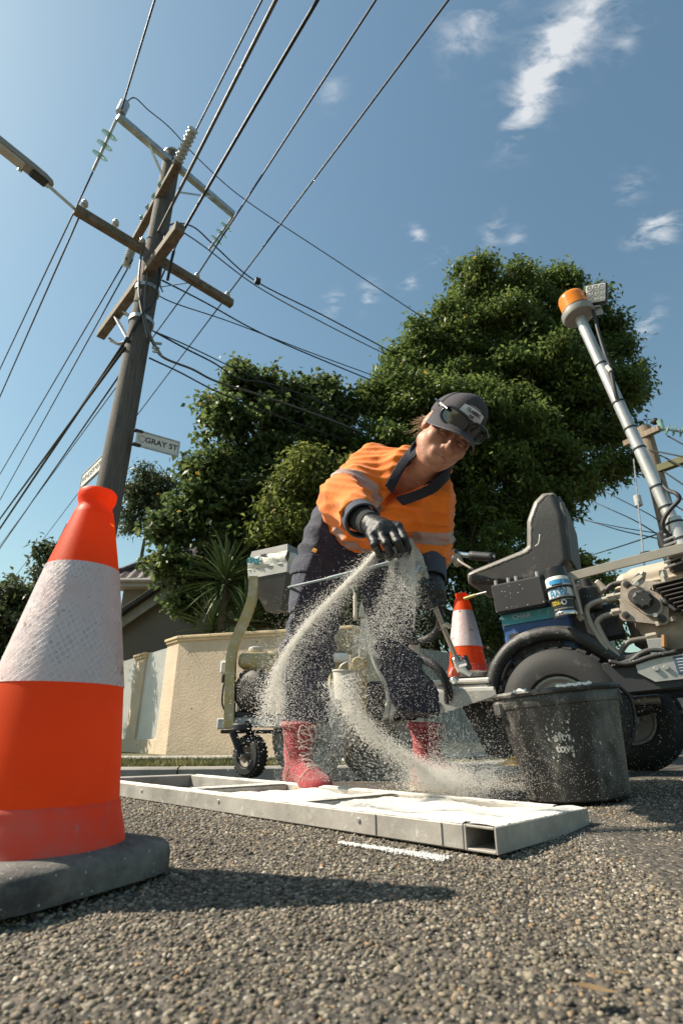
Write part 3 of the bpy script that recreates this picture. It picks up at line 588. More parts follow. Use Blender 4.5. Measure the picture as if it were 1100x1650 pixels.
# ---------------------------------------------------------------- utility pole, crossarms, wires
POLE = at(187, 738, 5.7); PX, PY = POLE[0], POLE[1]
WIRES = []
def pole():
    root = thing('utility_pole', (PX, PY, -.15), 'tall weathered timber power pole with crossarms left of the trees', 'utility pole')
    top = at(285, 252, PY)[2]
    P = [(PX, PY, -.15), (PX, PY, 3), (PX, PY, 6), (PX, PY, top)]; P = smooth_path(P, 6); MB().tube(P, np.linspace(.172, .135, len(P)), 20).build('shaft', M['timber'], root, 50)
    MB().cyl((PX, PY, top-.01), (PX, PY, top+.03), .145, 18).build('pole_cap', M['galv'], root)
    def arm(p0, p1, z, w, h, m, name='crossarm', dy=0.):
        a, b = atz(*p0, z), atz(*p1, z); MB().bar(a, b, w, h, bev=.008).build(name, m, root); return a, b
    def ins(p, sc=1., m='porcelain', par=root, name='insulator'):
        Mx = frame(p); pr = [(.012, -.06), (.012, .0), (.05, .01), (.055, .03), (.03, .05), (.045, .06), (.045, .085), (.028, .095), (.028, .115), (0.005, .12)]
        return MB().lathe([(r*sc, z*sc) for r, z in pr], Mx, 12).build(name, M[m], par, 40)
    def string(a, b, n=3):
        """suspension string of glass discs"""
        a, b = np.array(a), np.array(b); o = MB().tube([a, b], .022, 8).build('insulator_string', M['galv'], root)
        for k in range(n):
            c = a+(b-a)*(.3+.2*k); MB().lathe([(.02, -.025), (.115, -.012), (.12, .0), (.06, .022), (.02, .03)], frame(c, a-b), 14).build('glass_disc', M['glass_disc'], o, 50)
    def bushing(a, b, r=.075, n=9):
        a, b = np.array(a), np.array(b); pr = []; L = np.linalg.norm(b-a)
        for k in range(n): z = L*(k+.1)/n; pr += [(r*.72, z), (r, z+L*.03), (r, z+L*.05), (r*.72, z+L*.08)]
        MB().lathe(pr, frame(a, b-a), 14).build('ribbed_insulator', M['porcelain'], root, 40)
    z1 = at(280, 268, PY)[2]; a1, b1 = arm((190, 187), (376, 346), z1, .10, .10, M['galv'])
    # small canister and jumper on the high end
    MB().cyl(a1+[.03, 0, .06], a1+[.05, .02, .34], .07, 14).build('arrester', M['galv'], root)
    string(a1+[-.02, .02, -.05], at(150, 275, a1[1]+.35)); string(b1+[0, 0, -.05], at(337, 402, b1[1]+.25))
    for p, q in (((240, 232), (264, 287)), ((345, 318), (290, 310))): MB().bar(atz(*p, z1-.04), at(*q, PY-.12), .045, .012).build('brace', M['galv'], root)
    z2 = at(247, 405, PY)[2]; a2, b2 = arm((121, 337), (374, 490), z2, .11, .13, M['arm_timber'])
    for p in ((136, 330), (186, 361), (229, 391), (317, 447), (366, 477)): ins(atz(p[0], p[1]+2, z2+.10), .9)
    for q in ((302, 456), ): MB().bar(atz(q[0], q[1], z2-.05), at(262, 462, PY-.1), .05, .014).build('brace', M['galv'], root)
    # long arm along the street with ribbed bushings at both ends
    z3 = at(250, 330, PY)[2]+.05; a3, b3 = arm((212, 398), (288, 262), z3, .11, .11, M['arm_timber'], 'street_arm'); d3 = nrm(b3-a3)
    bushing(b3-d3*.1+[0, 0, .05], b3+d3*.45+[0, 0, .22]); bushing(a3+d3*.05-[0, 0, .1], a3-d3*.1-[0, 0, .38])
    for k in range(4): ins(a3+(b3-a3)*(.35+.13*k)+[-.08, 0, .03], .7, 'glass_disc')
    z4 = at(226, 448, PY)[2]; a4, b4 = arm((163, 540), (291, 366), z4, .13, .15, M['arm_timber'], 'street_arm')
    MB().bar(at(185, 508, (a4[1]*.8+b4[1]*.2)), at(206, 545, PY-.12), .06, .02).build('brace', M['galv'], root)
    for k, (p, q) in enumerate((((196, 500), (212, 514)), ((176, 545), (190, 553)))):
        a = atz(*p, z4-.05); b = a+[.32, .02, -.02]; mb = MB(); mb.tube(smooth_path([a, a*.5+b*.5+[0, 0, -.09], b], 6), .02, 6); mb.tube(smooth_path([a+[0, .06, 0], a*.5+b*.5+[0, .06, -.06], b+[0, .06, 0]], 6), .02, 6); mb.cyl(b, b+[.09, 0, .03], .045, 8); mb.build('cable_clamp', M['galv'], root)
    # conduit and loose cables running down the shaft
    for pts, r in ((((228, 405), (224, 470), (238, 545)), .016), (((262, 400), (250, 480), (231, 505), (215, 530), (206, 552)), .018), (((240, 420), (233, 500), (245, 545), (262, 575)), .014), (((268, 430), (258, 455), (262, 470)), .012)):
        MB().tube(smooth_path([at(x, y, PY-.17) for x, y in pts], 6), r, 6).build('loose_cable', M['old_wire'] if r < .017 else M['cable'], root)
    for zz in (at(0+187, 520, PY)[2], at(187, 470, PY)[2]): MB().lathe([(.150, zz-.03), (.168, zz-.03), (.168, zz+.03), (.150, zz+.03)], frame((PX, PY, 0)), 20).build('steel_band', M['galv'], root)
    for x, y in ((246, 560), (247, 566), (250, 553)): MB().cyl(at(x, y, PY-.1), at(x+10, y+1, PY-.12), .02, 8).build('bolt', M['galv'], root)
    return dict(z1=z1, z2=z2, z3=z3, z4=z4)
PZ = pole()
def wire(pts, r, label, m='cable', sag=.0, n=10):
    """pts: 3-D points"""
    P = smooth_path(pts, n) if len(pts) > 2 else np.array([np.array(pts[0])*(1-t)+np.array(pts[1])*t-np.array([0, 0, sag*4*t*(1-t)]) for t in np.linspace(0, 1, 14)])
    o = MB().tube(P, r, 6).build('power_line', M[m], None, 180, origin=P[0]); return tag(o, label, 'power line', 'overhead wires at the corner pole')
def ext(a, b, k): a, b = np.array(a), np.array(b); return b+(b-a)*k
Z1, Z2, Z3, Z4 = PZ['z1'], PZ['z2'], PZ['z3'], PZ['z4']
def street(p, q, z, r, label, m='cable', far=None, zf=None):
    """a span along the street at height z seen from photo px p to q, run on past the frame"""
    a, b = atz(*p, z), atz(*q, z); e = ext(a, b, .5) if far is None else atz(*far, z if zf is None else zf)
    return wire([a, b, e], r, label, m, n=6)
street((193, 186), (250, -2), Z1+.08, .013, 'dark wire rising steeply from the highest insulator of the pole')
street((299, 243), (424, -4), Z3+.35, .012, 'thin wire rising from the ribbed insulator at the pole top')
street((228, 428), (446, -3), Z2+.25, .02, 'thick grey twin wire passing in front of the pole top', 'old_wire')
wire([at(270, 452, PY-.25), at(279, 410, PY-.5), atz(292, 378, Z2+.1), atz(400, 190, Z2+.15), atz(515, -6, Z2+.2)], .019, 'thick black cable curving down onto the pole from above')
street((317, 445), (607, -3), Z2+.2, .012, 'wire from the inner right crossarm insulator to the sky')
street((366, 476), (725, -4), Z2+.2, .012, 'rightmost overhead wire from the crossarm tip to the sky')
def beyond(p, q, z, r, label, m='cable', k=1.2):
    a, b = atz(*p, z), atz(*q, z); return wire([a, b, ext(a, b, k)], r, label, m, n=5)
beyond((136, 331), (0, 640), Z2+.2, .012, 'wire falling from the left crossarm tip to the left edge')
beyond((150, 277), (-4, 604), Z1-.5, .012, 'wire running beside the left crossarm tip to the left edge')
beyond((205, 415), (-3, 770), Z3-.3, .012, 'upper thin wire left of the pole below the crossarm')
beyond((214, 418), (-3, 812), Z3-.35, .012, 'lower thin wire left of the pole below the crossarm')
beyond((317, 447), (0, 880), Z2+.18, .011, 'thin wire passing behind the pole near the street sign')
beyond((366, 477), (0, 962), Z2+.18, .011, 'lowest thin wire crossing behind the pole')
for k, (p, q, r) in enumerate((((206, 545), (-4, 858), .022), ((202, 560), (-4, 842), .018))):
    a = at(*p, PY-.16); b = atz(*q, a[2]); wire([a, b, ext(a, b, .8)], r, ('thick black bundled cable falling left from the pole', 'second thick black cable beside the bundled cable')[k], n=5)
a = at(196, 600, PY); wire([a, atz(0, 884, a[2]), ext(a, atz(0, 884, a[2]), .5)], .012, 'thin telephone wire left of the pole above the edge-on sign', n=5)
def service(pts, Y0, Y1, r, label, m='cable'):
    n = len(pts); return wire([at(x, y, Y0+(Y1-Y0)*i/(n-1)) for i, (x, y) in enumerate(pts)], r, label, m, n=8)
service(((203, 165), (218, 158), (240, 178), (275, 207), (322, 258), (395, 322), (545, 422), (700, 524)), 5.0, 9.5, .011, 'single wire from the pole top across the sky to the big tree')
service(((262, 395), (275, 362), (312, 366), (350, 400), (412, 453), (520, 508), (640, 572)), 5.3, 9.5, .014, 'black service cable looping from the arm end through a connector')
tag(MB().box(at(415, 453, 6.9), (.09, .09, .09), rotz(.5)).build('cable_connector', M['cable'], None, origin=at(415, 453, 6.9)), 'small black connector box hanging on the service cable', 'connector')
service(((292, 372), (330, 398), (415, 462), (520, 520), (625, 573)), 5.3, 9.5, .011, 'service wire just below the black service cable', 'old_wire')
service(((262, 452), (330, 487), (440, 546), (620, 622)), 5.6, 9.4, .013, 'upper wire of the pair crossing from the right crossarm')
service(((240, 466), (280, 488), (375, 520), (500, 568), (620, 612)), 5.6, 9.4, .010, 'lower wire of the pair crossing from the right crossarm')
service(((250, 535), (300, 562), (345, 585), (385, 610), (440, 620), (520, 650), (590, 690)), 5.6, 9., .013, 'sagging black telephone cable in front of the middle tree')
service(((242, 545), (262, 575), (310, 595), (350, 615), (430, 640), (520, 672), (590, 700)), 5.6, 9., .018, 'thick grey telephone bundle in front of the middle tree', 'old_wire')
service(((246, 533), (300, 556), (370, 590), (450, 630), (590, 705)), 5.6, 9., .010, 'thin telephone cable above the grey bundle')
service(((241, 577), (290, 600), (352, 632), (440, 668), (560, 712)), 5.6, 9., .012, 'lowest telephone cable from the pole to the trees')
def street_lamp():
    z = Z2+.05; a, b = atz(-40, 205, z), atz(84, 303, z); c = atz(121, 337, z); L = b-a; x = nrm(L); root = thing('street_lamp', c, 'long grey street light head on a thin arm left of the pole', 'street lamp')
    MB().tube([b-x*.1, c, atz(200, 380, z)], .022, 8).build('lamp_arm', M['galv'], root)
    R = np.array([x, np.cross((0, 0, 1), x), (0, 0, 1)]).T; ln = np.linalg.norm(L); mid = (a+b)/2
    hm = mat('lamp_housing', (.30, .28, .25), .6, .2, dust=((.2, .18, .15), .3, 8)); mb = MB(); Mx = np.eye(4); Mx[:3, :3] = R; Mx[:3, 3] = a
    sec = [(-.085, .03), (-.075, .085), (-.03, .11), (.03, .11), (.075, .085), (.085, .03), (.075, 0), (-.075, 0)]; n = len(sec); V = []
    xs = [0, .03, ln-.28, ln-.12, ln-.03, ln]; sc = [.7, 1, 1, .95, .75, .4]
    for X, s in zip(xs, sc): V += [(X, y*s, .03+(zz-.03)*s) for y, zz in sec]
    F = [(i*n+j, i*n+(j+1) % n, (i+1)*n+(j+1) % n, (i+1)*n+j) for i in range(len(xs)-1) for j in range(n)]+[tuple(range(n))[::-1], tuple((len(xs)-1)*n+j for j in range(n))]
    mb.add(V, [f[::-1] for f in F], Mx); mb.build('lamp_head', hm, root, 40)
    MB().box(mid-x*.15+[0, 0, -.015], (ln-.42, .13, .05), R, .015).build('diffuser', mat('lamp_diffuser', (.50, .46, .40), .35, var=.1, dust=((.25, .22, .18), .3, 10)), root)
    MB().box(b-x*.17+[0, 0, -.01], (.2, .125, .045), R, .012).build('gear_cover', M['dark_paint'], root)
    for k in range(2): MB().box(mid+x*(-.5+.6*k)+[0, 0, .0]+R[:, 1]*.09, (.05, .03, .04), R).build('clip', M['galv'], root)
street_lamp()
SIGNW = mat('sign_white', (.66, .62, .56), .5, var=.06); BLK = mat('sign_black', (.012, .014, .02), .6)
def signs():
    # GRAY ST, reads along the picture
    a, b = at(219, 705, PY-.14), None
    z = a[2]; b = atz(288, 724, z); x = nrm(b-a); L = np.linalg.norm(b-a); h = .19; n = np.cross(x, (0, 0, 1.)); c = (a+b)/2
    R = np.array([x, -n, (0, 0, 1)]).T; root = thing('street_sign', a, 'white street name sign reading GRAY ST on the timber pole', 'street sign')
    MB().box(c, (L, .012, h), R, .003).build('sign_plate', SIGNW, root)
    mb = MB()
    for dz in (-h/2-.006, h/2+.006): mb.bar(a+[0, 0, dz]+x*0, b+[0, 0, dz], .03, .014)
    mb.bar(b+[0, 0, -h/2], b+[0, 0, h/2], .03, .014, up=x); mb.build('sign_frame', M['galv'], root)
    for dz in (-h/2-.0, h/2+.0): MB().box(a+x*.02+[0, 0, dz], (.11, .06, .035), R, .012).build('bracket', M['dark_paint'], root)
    Mx = np.eye(4); Mx[:3, :3] = np.array([x, (0, 0, 1), n]).T; Mx[:3, 3] = a+x*(L*.585)+n*.0075-np.array([0, 0, .0]); text_part('lettering', 'GRAY ST', h*.53, Mx, BLK, root, bold=.002)
    Mx[:3, 3] = a+x*(L*.14)+n*.0075; pr = [(.040*math.cos(t)*(1+.18*math.sin(3*t)), .042*math.sin(t)) for t in np.linspace(0, 2*math.pi, 25)[:-1]]; P = np.array([(p[0], p[1], 0) for p in pr+pr[:1]]) @ Mx[:3, :3].T+Mx[:3, 3]; MB().tube(P, .0035, 5, cap=False).build('emblem', mat('emblem_grey', (.25, .22, .20), .6), root)
    # cross-street sign, seen very obliquely
    b = at(168, 742, PY-.1); z = b[2]; a = atz(132, 777, z); x = nrm(b-a); L = np.linalg.norm(b-a); n = np.cross(x, (0, 0, 1.)); R = np.array([x, -n, (0, 0, 1)]).T; root = thing('street_sign', b, 'white cross street name sign seen edge-on left of the pole', 'street sign')
    MB().box((a+b)/2, (L, .012, h), R, .003).build('sign_plate', SIGNW, root); mb = MB()
    for dz in (-h/2-.006, h/2+.006): mb.bar(a+[0, 0, dz], b+[0, 0, dz], .03, .014)
    mb.bar(a+[0, 0, -h/2], a+[0, 0, h/2], .03, .014, up=x); mb.build('sign_frame', M['galv'], root)
    Mx = np.eye(4); Mx[:3, :3] = np.array([x, (0, 0, 1), n]).T; Mx[:3, 3] = a+x*L*.5+n*.0075; text_part('lettering', 'WINDERMERE', h*.62, Mx, BLK, root)
signs()
def pole2():
    Y = 8.6; b = at(1082, 870, Y); X = b[0]; root = thing('utility_pole', (X, Y, -.15), 'pale timber power pole behind the marking machine mast', 'utility pole'); top = at(1033, 690, Y)[2]
    wm = mat('pale_timber', (.26, .20, .145), .85, var=.35, vs=8, stretch=(6, 6, .35), bump=.5, bs=28)
    MB().tube([(X, Y, -.15), (X, Y, 3), (X, Y, top)], [.17, .16, .135], 16).build('shaft', wm, root, 50)
    def arm(p, q, z, m, w=.1): MB().bar(atz(*p, z), atz(*q, z), w, w*1.15, bev=.008).build('crossarm', m, root)
    z1 = at(1040, 705, Y)[2]; arm((1005, 716), (1062, 690), z1, wm); z2 = at(1055, 760, Y)[2]; arm((1035, 765), (1120, 734), z2, mat('green_timber', (.13, .13, .06), .8), .12)
    c = atz(1064, 686, z1+.1); MB().cyl(c-[0, 0, .1], c+[0, 0, .12], .05, 10).build('insulator', M['glass_disc'], root); c = atz(1060, 690, z1); d_ = nrm((1, -.35, -.45)); o = MB().tube([c, c+d_*.55], .02, 8).build('insulator_string', M['galv'], root)
    for k in range(3): MB().lathe([(.03, 0), (.1, .02), (.1, .035), (.03, .05)], frame(c+d_*(.12+.11*k), d_), 12).build('glass_disc', M['glass_disc'], o)
    MB().sph(at(1054, 679, Y), .07, 10, 7).build('switch', M['cable'], root)
    # stay wire with an egg insulator
    p = [at(1020, 740, Y-.2), at(1026, 800, Y-.9), at(1036, 900, Y-2.2), at(1042, 960, Y-2.9)]; o = MB().tube(smooth_path(p, 6), .012, 6).build('stay_wire', M['galv'], root); e = at(1027, 807, Y-.97); MB().cyl(e+[0, 0, .09], e-[0, 0, .09], .055, 12).build('egg_insulator', M['porcelain'], o)
    for k, (pts, r) in enumerate(((((950, 840), (1000, 855), (1060, 868)), .012), (((970, 815), (1020, 838), (1070, 868)), .013), (((985, 798), (1040, 826), (1062, 840)), .012), (((940, 838), (1000, 850), (1064, 860)), .01), (((940, 898), (1000, 880), (1066, 858)), .012))):
        service(((pts[0][0]-130, pts[0][1]+(pts[0][1]-pts[1][1])*130/(pts[1][0]-pts[0][0])), )+pts, 13.5, Y-.15, r, ('highest of the low wires ending on the pale timber pole', 'second low wire beside the seat ending on the pale pole', 'short low wire nearest the big tree ending on the pale pole', 'faint thin wire just above the lowest one by the black seat', 'lowest wire rising from the black seat to the pale pole')[k])
    for k, (p, q) in enumerate((((1045, 725), (1110, 738)), ((1074, 702), (1110, 722)), ((1066, 758), (1110, 788)), ((1090, 800), (1115, 812)), ((1066, 735), (1110, 758)), ((1088, 815), (1115, 832)))):
        wire([at(*p, Y-.1), at(*q, Y-1.5), ext(at(*p, Y-.1), at(*q, Y-1.5), 3)], .013, ('upper wire from the pale pole head to the right edge', 'wire past the glass insulators to the right edge', 'wire under the green crossarm to the right edge', 'low short wire right of the mast cable', 'wire just above the green crossarm at the right edge', 'lowest short wire at the right edge by the mast')[k], n=5)
pole2()
# ---------------------------------------------------------------- road cones
def band_mat(name, stain):
    m = bpy.data.materials.new(name); m.use_nodes = True; N, L = m.node_tree.nodes, m.node_tree.links; P = N['Principled BSDF']
    uv = N.new('ShaderNodeUVMap'); mp = N.new('ShaderNodeMapping'); L.new(uv.outputs[0], mp.inputs[0]); mp.inputs['Rotation'].default_value = (0, 0, math.radians(52)); mp.inputs['Scale'].default_value = (118, 96, 1)
    sx = N.new('ShaderNodeSeparateXYZ'); L.new(mp.outputs[0], sx.inputs[0])
    def mt(op, a, b=None):
        n = N.new('ShaderNodeMath'); n.operation = op
        for i, q in enumerate((a, b)):
            if q is None: continue
            if isinstance(q, (int, float)): n.inputs[i].default_value = q
            else: L.new(q, n.inputs[i])
        return n.outputs[0]
    ed = [mt('ABSOLUTE', mt('SUBTRACT', mt('FRACT', sx.outputs[i]), .5)) for i in (0, 1)]
    e = mt('MAXIMUM', *ed); line = N.new('ShaderNodeMapRange'); line.inputs[1].default_value = .36; line.inputs[2].default_value = .43; L.new(e, line.inputs[0])
    cell = N.new('ShaderNodeCombineXYZ'); L.new(mt('FLOOR', sx.outputs[0]), cell.inputs[0]); L.new(mt('FLOOR', sx.outputs[1]), cell.inputs[1]); wn_ = N.new('ShaderNodeTexWhiteNoise'); L.new(cell.outputs[0], wn_.inputs[0])
    tc = N.new('ShaderNodeTexCoord')
    def nz(sc, a, b, lo=0., hi=1.):
        n = N.new('ShaderNodeTexNoise'); n.inputs['Scale'].default_value = sc; n.inputs['Detail'].default_value = 7; n.inputs['Roughness'].default_value = .65; L.new(tc.outputs['Object'], n.inputs[0]); r = N.new('ShaderNodeMapRange'); r.inputs[1].default_value = a; r.inputs[2].default_value = b; r.inputs[3].default_value = lo; r.inputs[4].default_value = hi; L.new(n.outputs[0], r.inputs[0]); return r.outputs[0]
    def mix(f, a, b):
        x = N.new('ShaderNodeMix'); x.data_type = 'RGBA'; 
        if isinstance(f, float): x.inputs[0].default_value = f
        else: L.new(f, x.inputs[0])
        for k, q in ((6, a), (7, b)):
            if isinstance(q, tuple): x.inputs[k].default_value = (*q, 1)
            else: L.new(q, x.inputs[k])
        return x.outputs[2]
    base = mix(nz(7, .35, .65), (.66, .52, .50), (.60, .40, .39))
    cells = mix(wn_.outputs[0], (.46, .385, .385), (.58, .48, .475)); cellv = mix(line.outputs[0], cells, (.68, .575, .56)); c = mix(nz(9, .44, .56, .1, .9), base, cellv)
    c = mix(nz(26, .62, .68), c, (.20, .09, .07)); c = mix(nz(75, .66, .7), c, (.28, .15, .12)); c = mix(nz(11, .70, .74, 0, .8), c, (.15, .12, .11))
    L.new(c, P.inputs['Base Color']); r = N.new('ShaderNodeMapRange'); r.inputs[3].default_value = .22; r.inputs[4].default_value = .5; L.new(wn_.outputs[0], r.inputs[0]); L.new(r.outputs[0], P.inputs['Roughness']); P.inputs['Specular IOR Level'].default_value = .6
    b = N.new('ShaderNodeBump'); b.inputs['Strength'].default_value = .35; b.inputs['Distance'].default_value = .003; ad = mt('ADD', mt('MULTIPLY', line.outputs[0], .25), mt('ADD', nz(40, .3, .7), mt('MULTIPLY', wn_.outputs[0], .3))); L.new(ad, b.inputs['Height']); L.new(b.outputs[0], P.inputs['Normal'])
    return m
BANDM = band_mat('reflective_band', 1); see_through(M['orange'], (1., .20, .02), .42)
CONE_LOW = mat('scuffed_cone_orange', (.78, .05, .006), .5, var=.12, vs=6, dust=((.36, .22, .18), .5, 9), scratch=((.38, .2, .15), .5), bump=.08, bs=150)
def cone(base, label, body, z_b0, z_b1, sq, th, yaw, rnd, group=None, tilt=None, low=.12):
    """body: profile (r, z) from the base up"""
    b = np.array(base, float); root = thing('traffic_cone', b, label, 'traffic cone', group); T0 = np.eye(4) if tilt is None else tilt; T = T0.copy(); T[:3, 3] = b
    r = np.array([q[0] for q in body]); z = np.array([q[1] for q in body]); R = lambda zz: float(np.interp(zz, z, r))
    def part(z0, z1, name, m, off=0.):
        zz = np.unique(np.r_[z0, z[(z > z0) & (z < z1)], z1]); pr = [(R(q)+off, q) for q in zz]; mb = MB(); mb.lathe(pr, T, 72, cap=False); return mb.build(name, m, root, 40)
    part(low, z_b0, 'body', M['orange']); part(z_b1, z[-1]-.055*(z[-1]/.7), 'body', M['orange']); part(z[0], low, 'skirt', CONE_LOW)
    # rolled top lip
    k = z[-1]/.7; zt, rt = z[-1], r[-1]; MB().lathe([(rt*.72, zt-.055*k), (R(zt-.055*k), zt-.055*k), (R(zt-.05*k)*.94, zt-.045*k), (rt*.90, zt-.038*k), (rt*.90, zt-.030*k), (rt*1.0, zt-.022*k), (rt*1.03, zt-.012*k), (rt*1.02, zt-.004*k), (rt*.95, zt), (rt*.75, zt-.002*k), (rt*.7, zt-.05*k)], T, 48, cap=False).build('lip', M['orange'], root, 50)
    # band with its own coordinates
    n = 72; nz_ = 8; zz = np.linspace(z_b0, z_b1, nz_); an = np.linspace(0, 2*math.pi, n+1); V = []; U = []
    for q in zz:
        rr = R(q)+.0014; V.append(np.c_[rr*np.cos(an), rr*np.sin(an), np.full(n+1, q)]); U.append(np.c_[an*.1*k, np.full(n+1, q)])
    V = np.concatenate(V) @ T[:3, :3].T; U = np.concatenate(U); F = np.array([(i*(n+1)+j, i*(n+1)+j+1, (i+1)*(n+1)+j+1, (i+1)*(n+1)+j) for i in range(nz_-1) for j in range(n)])
    me = raw_mesh('reflective_band', V, F, True); l = me.uv_layers.new(name='UVMap'); ix = np.zeros(len(me.loops), np.int32); me.loops.foreach_get('vertex_index', ix); l.data.foreach_set('uv', U[ix].ravel()); link_mesh('reflective_band', me, BANDM, root)
    # rubber base
    def ring(h, zz):
        a = np.linspace(0, 2*math.pi, 65)[:-1]; p = 1/np.maximum((np.abs(np.cos(a))**rnd+np.abs(np.sin(a))**rnd)**(1/rnd), 1e-6); return np.c_[h*p*np.cos(a), h*p*np.sin(a), np.full(64, zz)] @ rotz(yaw).T
    rings = [ring(sq*.90, .006), ring(sq, .010), ring(sq*1.0, .012+th*.55), ring(sq*.985, .012+th*.85), ring(sq*.95, .012+th)]; hole = np.c_[R(z[0]+.01)*np.cos(np.linspace(0, 2*math.pi, 65)[:-1]+yaw), R(z[0]+.01)*np.sin(np.linspace(0, 2*math.pi, 65)[:-1]+yaw), np.full(64, .018+th)]
    rings += [hole]; V = np.concatenate(rings); F = [(i*64+j, i*64+(j+1) % 64, (i+1)*64+(j+1) % 64, (i+1)*64+j) for i in range(len(rings)-1) for j in range(64)]+[tuple(range(64))[::-1]]
    mb = MB(); mb.add(V, F, T); mb.build('base', BASEM, root, 50)
    for i in range(4):
        a = yaw+math.pi/4+i*math.pi/2; p = np.array([sq*1.02*math.cos(a), sq*1.02*math.sin(a), .006]); mb = MB(); mb.box(p @ T[:3, :3].T+b, (.04, .03, .013), T[:3, :3]@rotz(a)); mb.build('foot', BASEM, root)
    return root
see_through(CONE_LOW, (.95, .17, .04), .36)
BASEM = mat('cone_base_rubber', (.035, .034, .033), .8, dust=((.26, .245, .22), .5, 8), scratch=((.34, .31, .27), .4), bump=.5, bs=90, specks=((.4, .38, .34), .1, 130))
cx, cy = -.517, 1.02
cone((cx, cy, G(cy, cx)-.001), 'large orange cone with grubby reflective band standing closest to the camera', [(.156, .048), (.149, .058), (.145, .075), (.137, .10), (.134, .112), (.134, .116), (.130, .122), (.109, .307), (.067, .529), (.039, .648), (.037, .70)], .307, .529, .182, .042, math.radians(63), 5.5, 'orange traffic cones', low=.122)

# ---------------------------------------------------------------- steel stencil frame with beads in it
FX, FY, FYAW, FW, FH = .300, 1.185, .835, .50, .046
FE1 = np.array([math.cos(FYAW), math.sin(FYAW)]); FE2 = np.array([-math.sin(FYAW), math.cos(FYAW)])
_c = np.array([(0, 0), (FW, 0), (0, 1.6), (FW, 1.6)]); _A = np.c_[np.ones(4), _c]; _z = [float(ground(*(np.array([FX, FY])+FE1*a+FE2*b))) for a, b in _c]; FCO = np.linalg.lstsq(_A, np.array(_z), rcond=None)[0]; FCO[1] -= .02
def FP(a, b, h): q = np.array([FX, FY])+FE1*a+FE2*b; return np.array([q[0], q[1], FCO@[1, a, b]+h+.005])
def stencil():
    root = thing('stencil_frame', FP(0, 0, 0), 'long rectangular steel stencil frame lying on the road, coated with white beads', 'stencil frame'); L = 1.75; w = .042; m = mat('beaded_steel', (.36, .335, .30), .6, .25, var=.35, vs=7, dust=((.62, .58, .52), .30, 11), scratch=((.62, .58, .52), .4), bump=.15, bs=60)
    up = FP(0, 0, 1)-FP(0, 0, 0)
    def rail(a0, b0, a1, b1, name='rail', h=FH, ww=w): 
        return MB().bar(FP(a0, b0, h/2), FP(a1, b1, h/2), ww, h, up, .0025).build(name, m, root)
    ew = .072
    rail(w/2, ew+.001, w/2, L); rail(FW-w/2, ew+.001, FW-w/2, L); rail(.0, L+ew/2+.001, FW, L+ew/2+.001, 'end_bar', ww=ew)
    for b in (.60, 1.12): rail(w+.001, b, FW-w-.001, b, 'cross_bar', FH-.004)
    # hollow end bar: four walls so that its open end shows
    t = .005; z = FH; x0, x1 = 0., FW; mb = MB()
    for (bb, hh, ww, th) in ((t/2, z/2, t, z), (ew-t/2, z/2, t, z), (ew/2, t/2, ew-2*t-.0006, t), (ew/2, z-t/2, ew-2*t-.0006, t)): mb.bar(FP(x0, bb, hh), FP(x1, bb, hh), ww, th, up, .0012)
    mb.build('end_bar', m, root); MB().bar(FP(.16, ew/2, z/2), FP(.17, ew/2, z/2), ew-2*t-.002, z-2*t-.002, up).build('tube_plug', M['dark_paint'], root)
    for a, b in ((0, .35), (0, .9), (0, 1.35)): MB().cyl(FP(a+.001, b, FH*.6), FP(a-.003, b, FH*.6), .005, 8).build('rivet', M['steel'], root)
    for b in (.125, .30): MB().tube([FP(.0, b+.0, FH*q)-np.r_[FE1*.001, 0] for q in (.1, .5, .95)], .0022, 5).build('weld_seam', m, root)
    # heaped beads inside the cells and along the rails
    bm = mat('bead_heap', (.74, .71, .65), .7, var=.10, vs=20, bump=.5, bs=350)
    nx, ny = 26, 90; a = np.linspace(w+.0015, FW-w-.0015, nx); b = np.linspace(ew+.002, 1.118, ny); Aa, Bb = np.meshgrid(a, b); h = FH-.010+.004*np.sin(Aa*30+Bb*14)+.004*np.sin(Bb*23-Aa*17)+RNG.normal(size=Aa.shape)*.0009
    h += .007*np.exp(-((Aa-.3)/.12)**2-((Bb-.3)/.2)**2); h = np.where(Bb > .62, h-.003, h); h -= .010*np.clip((Bb-.95)/.17, 0, 1)
    V = np.array([FP(q, r, s) for q, r, s in zip(Aa.ravel(), Bb.ravel(), h.ravel())]); F = np.array([(j*nx+i, j*nx+i+1, (j+1)*nx+i+1, (j+1)*nx+i) for j in range(ny-1) for i in range(nx-1)]); o = link_mesh('bead_layer', raw_mesh('bead_layer', V, F, True), bm); tag(o, 'white glass beads heaped inside the steel stencil frame', 'glass beads', kind='stuff')
    mb = MB()
    def crust(a0, b0, a1, b1, ww, seed):
        r = np.random.default_rng(seed); n = 70; t = np.linspace(0, 1, n); V = []
        for j, q in enumerate((-1, -.5, 0, .5, 1)):
            for i in range(n):
                A_, B_ = a0+(a1-a0)*t[i], b0+(b1-b0)*t[i]; d = FE1 if abs(a1-a0) < abs(b1-b0) else FE2; edge = ww*(.92+.08*math.sin(i*1.7+seed)); p = FP(A_, B_, FH+(.0032*(1-q*q)+.0006*(1+r.normal()*.7))); p[:2] += d*q*edge/2; V.append(p)
        mb.add(V, [(j*n+i, j*n+i+1, (j+1)*n+i+1, (j+1)*n+i) for j in range(4) for i in range(n-1)])
    crust(w/2, .075, w/2, L-.02, w*.97, 1); crust(FW-w/2, .075, FW-w/2, L-.02, w*.97, 2); crust(.004, ew/2, FW-.004, ew/2, ew*.96, 3); crust(.045, .6, FW-.045, .6, w*.95, 4); crust(.045, 1.12, FW-.045, 1.12, w*.95, 5)
    mb.build('bead_crust', bm, root, 180)
stencil()
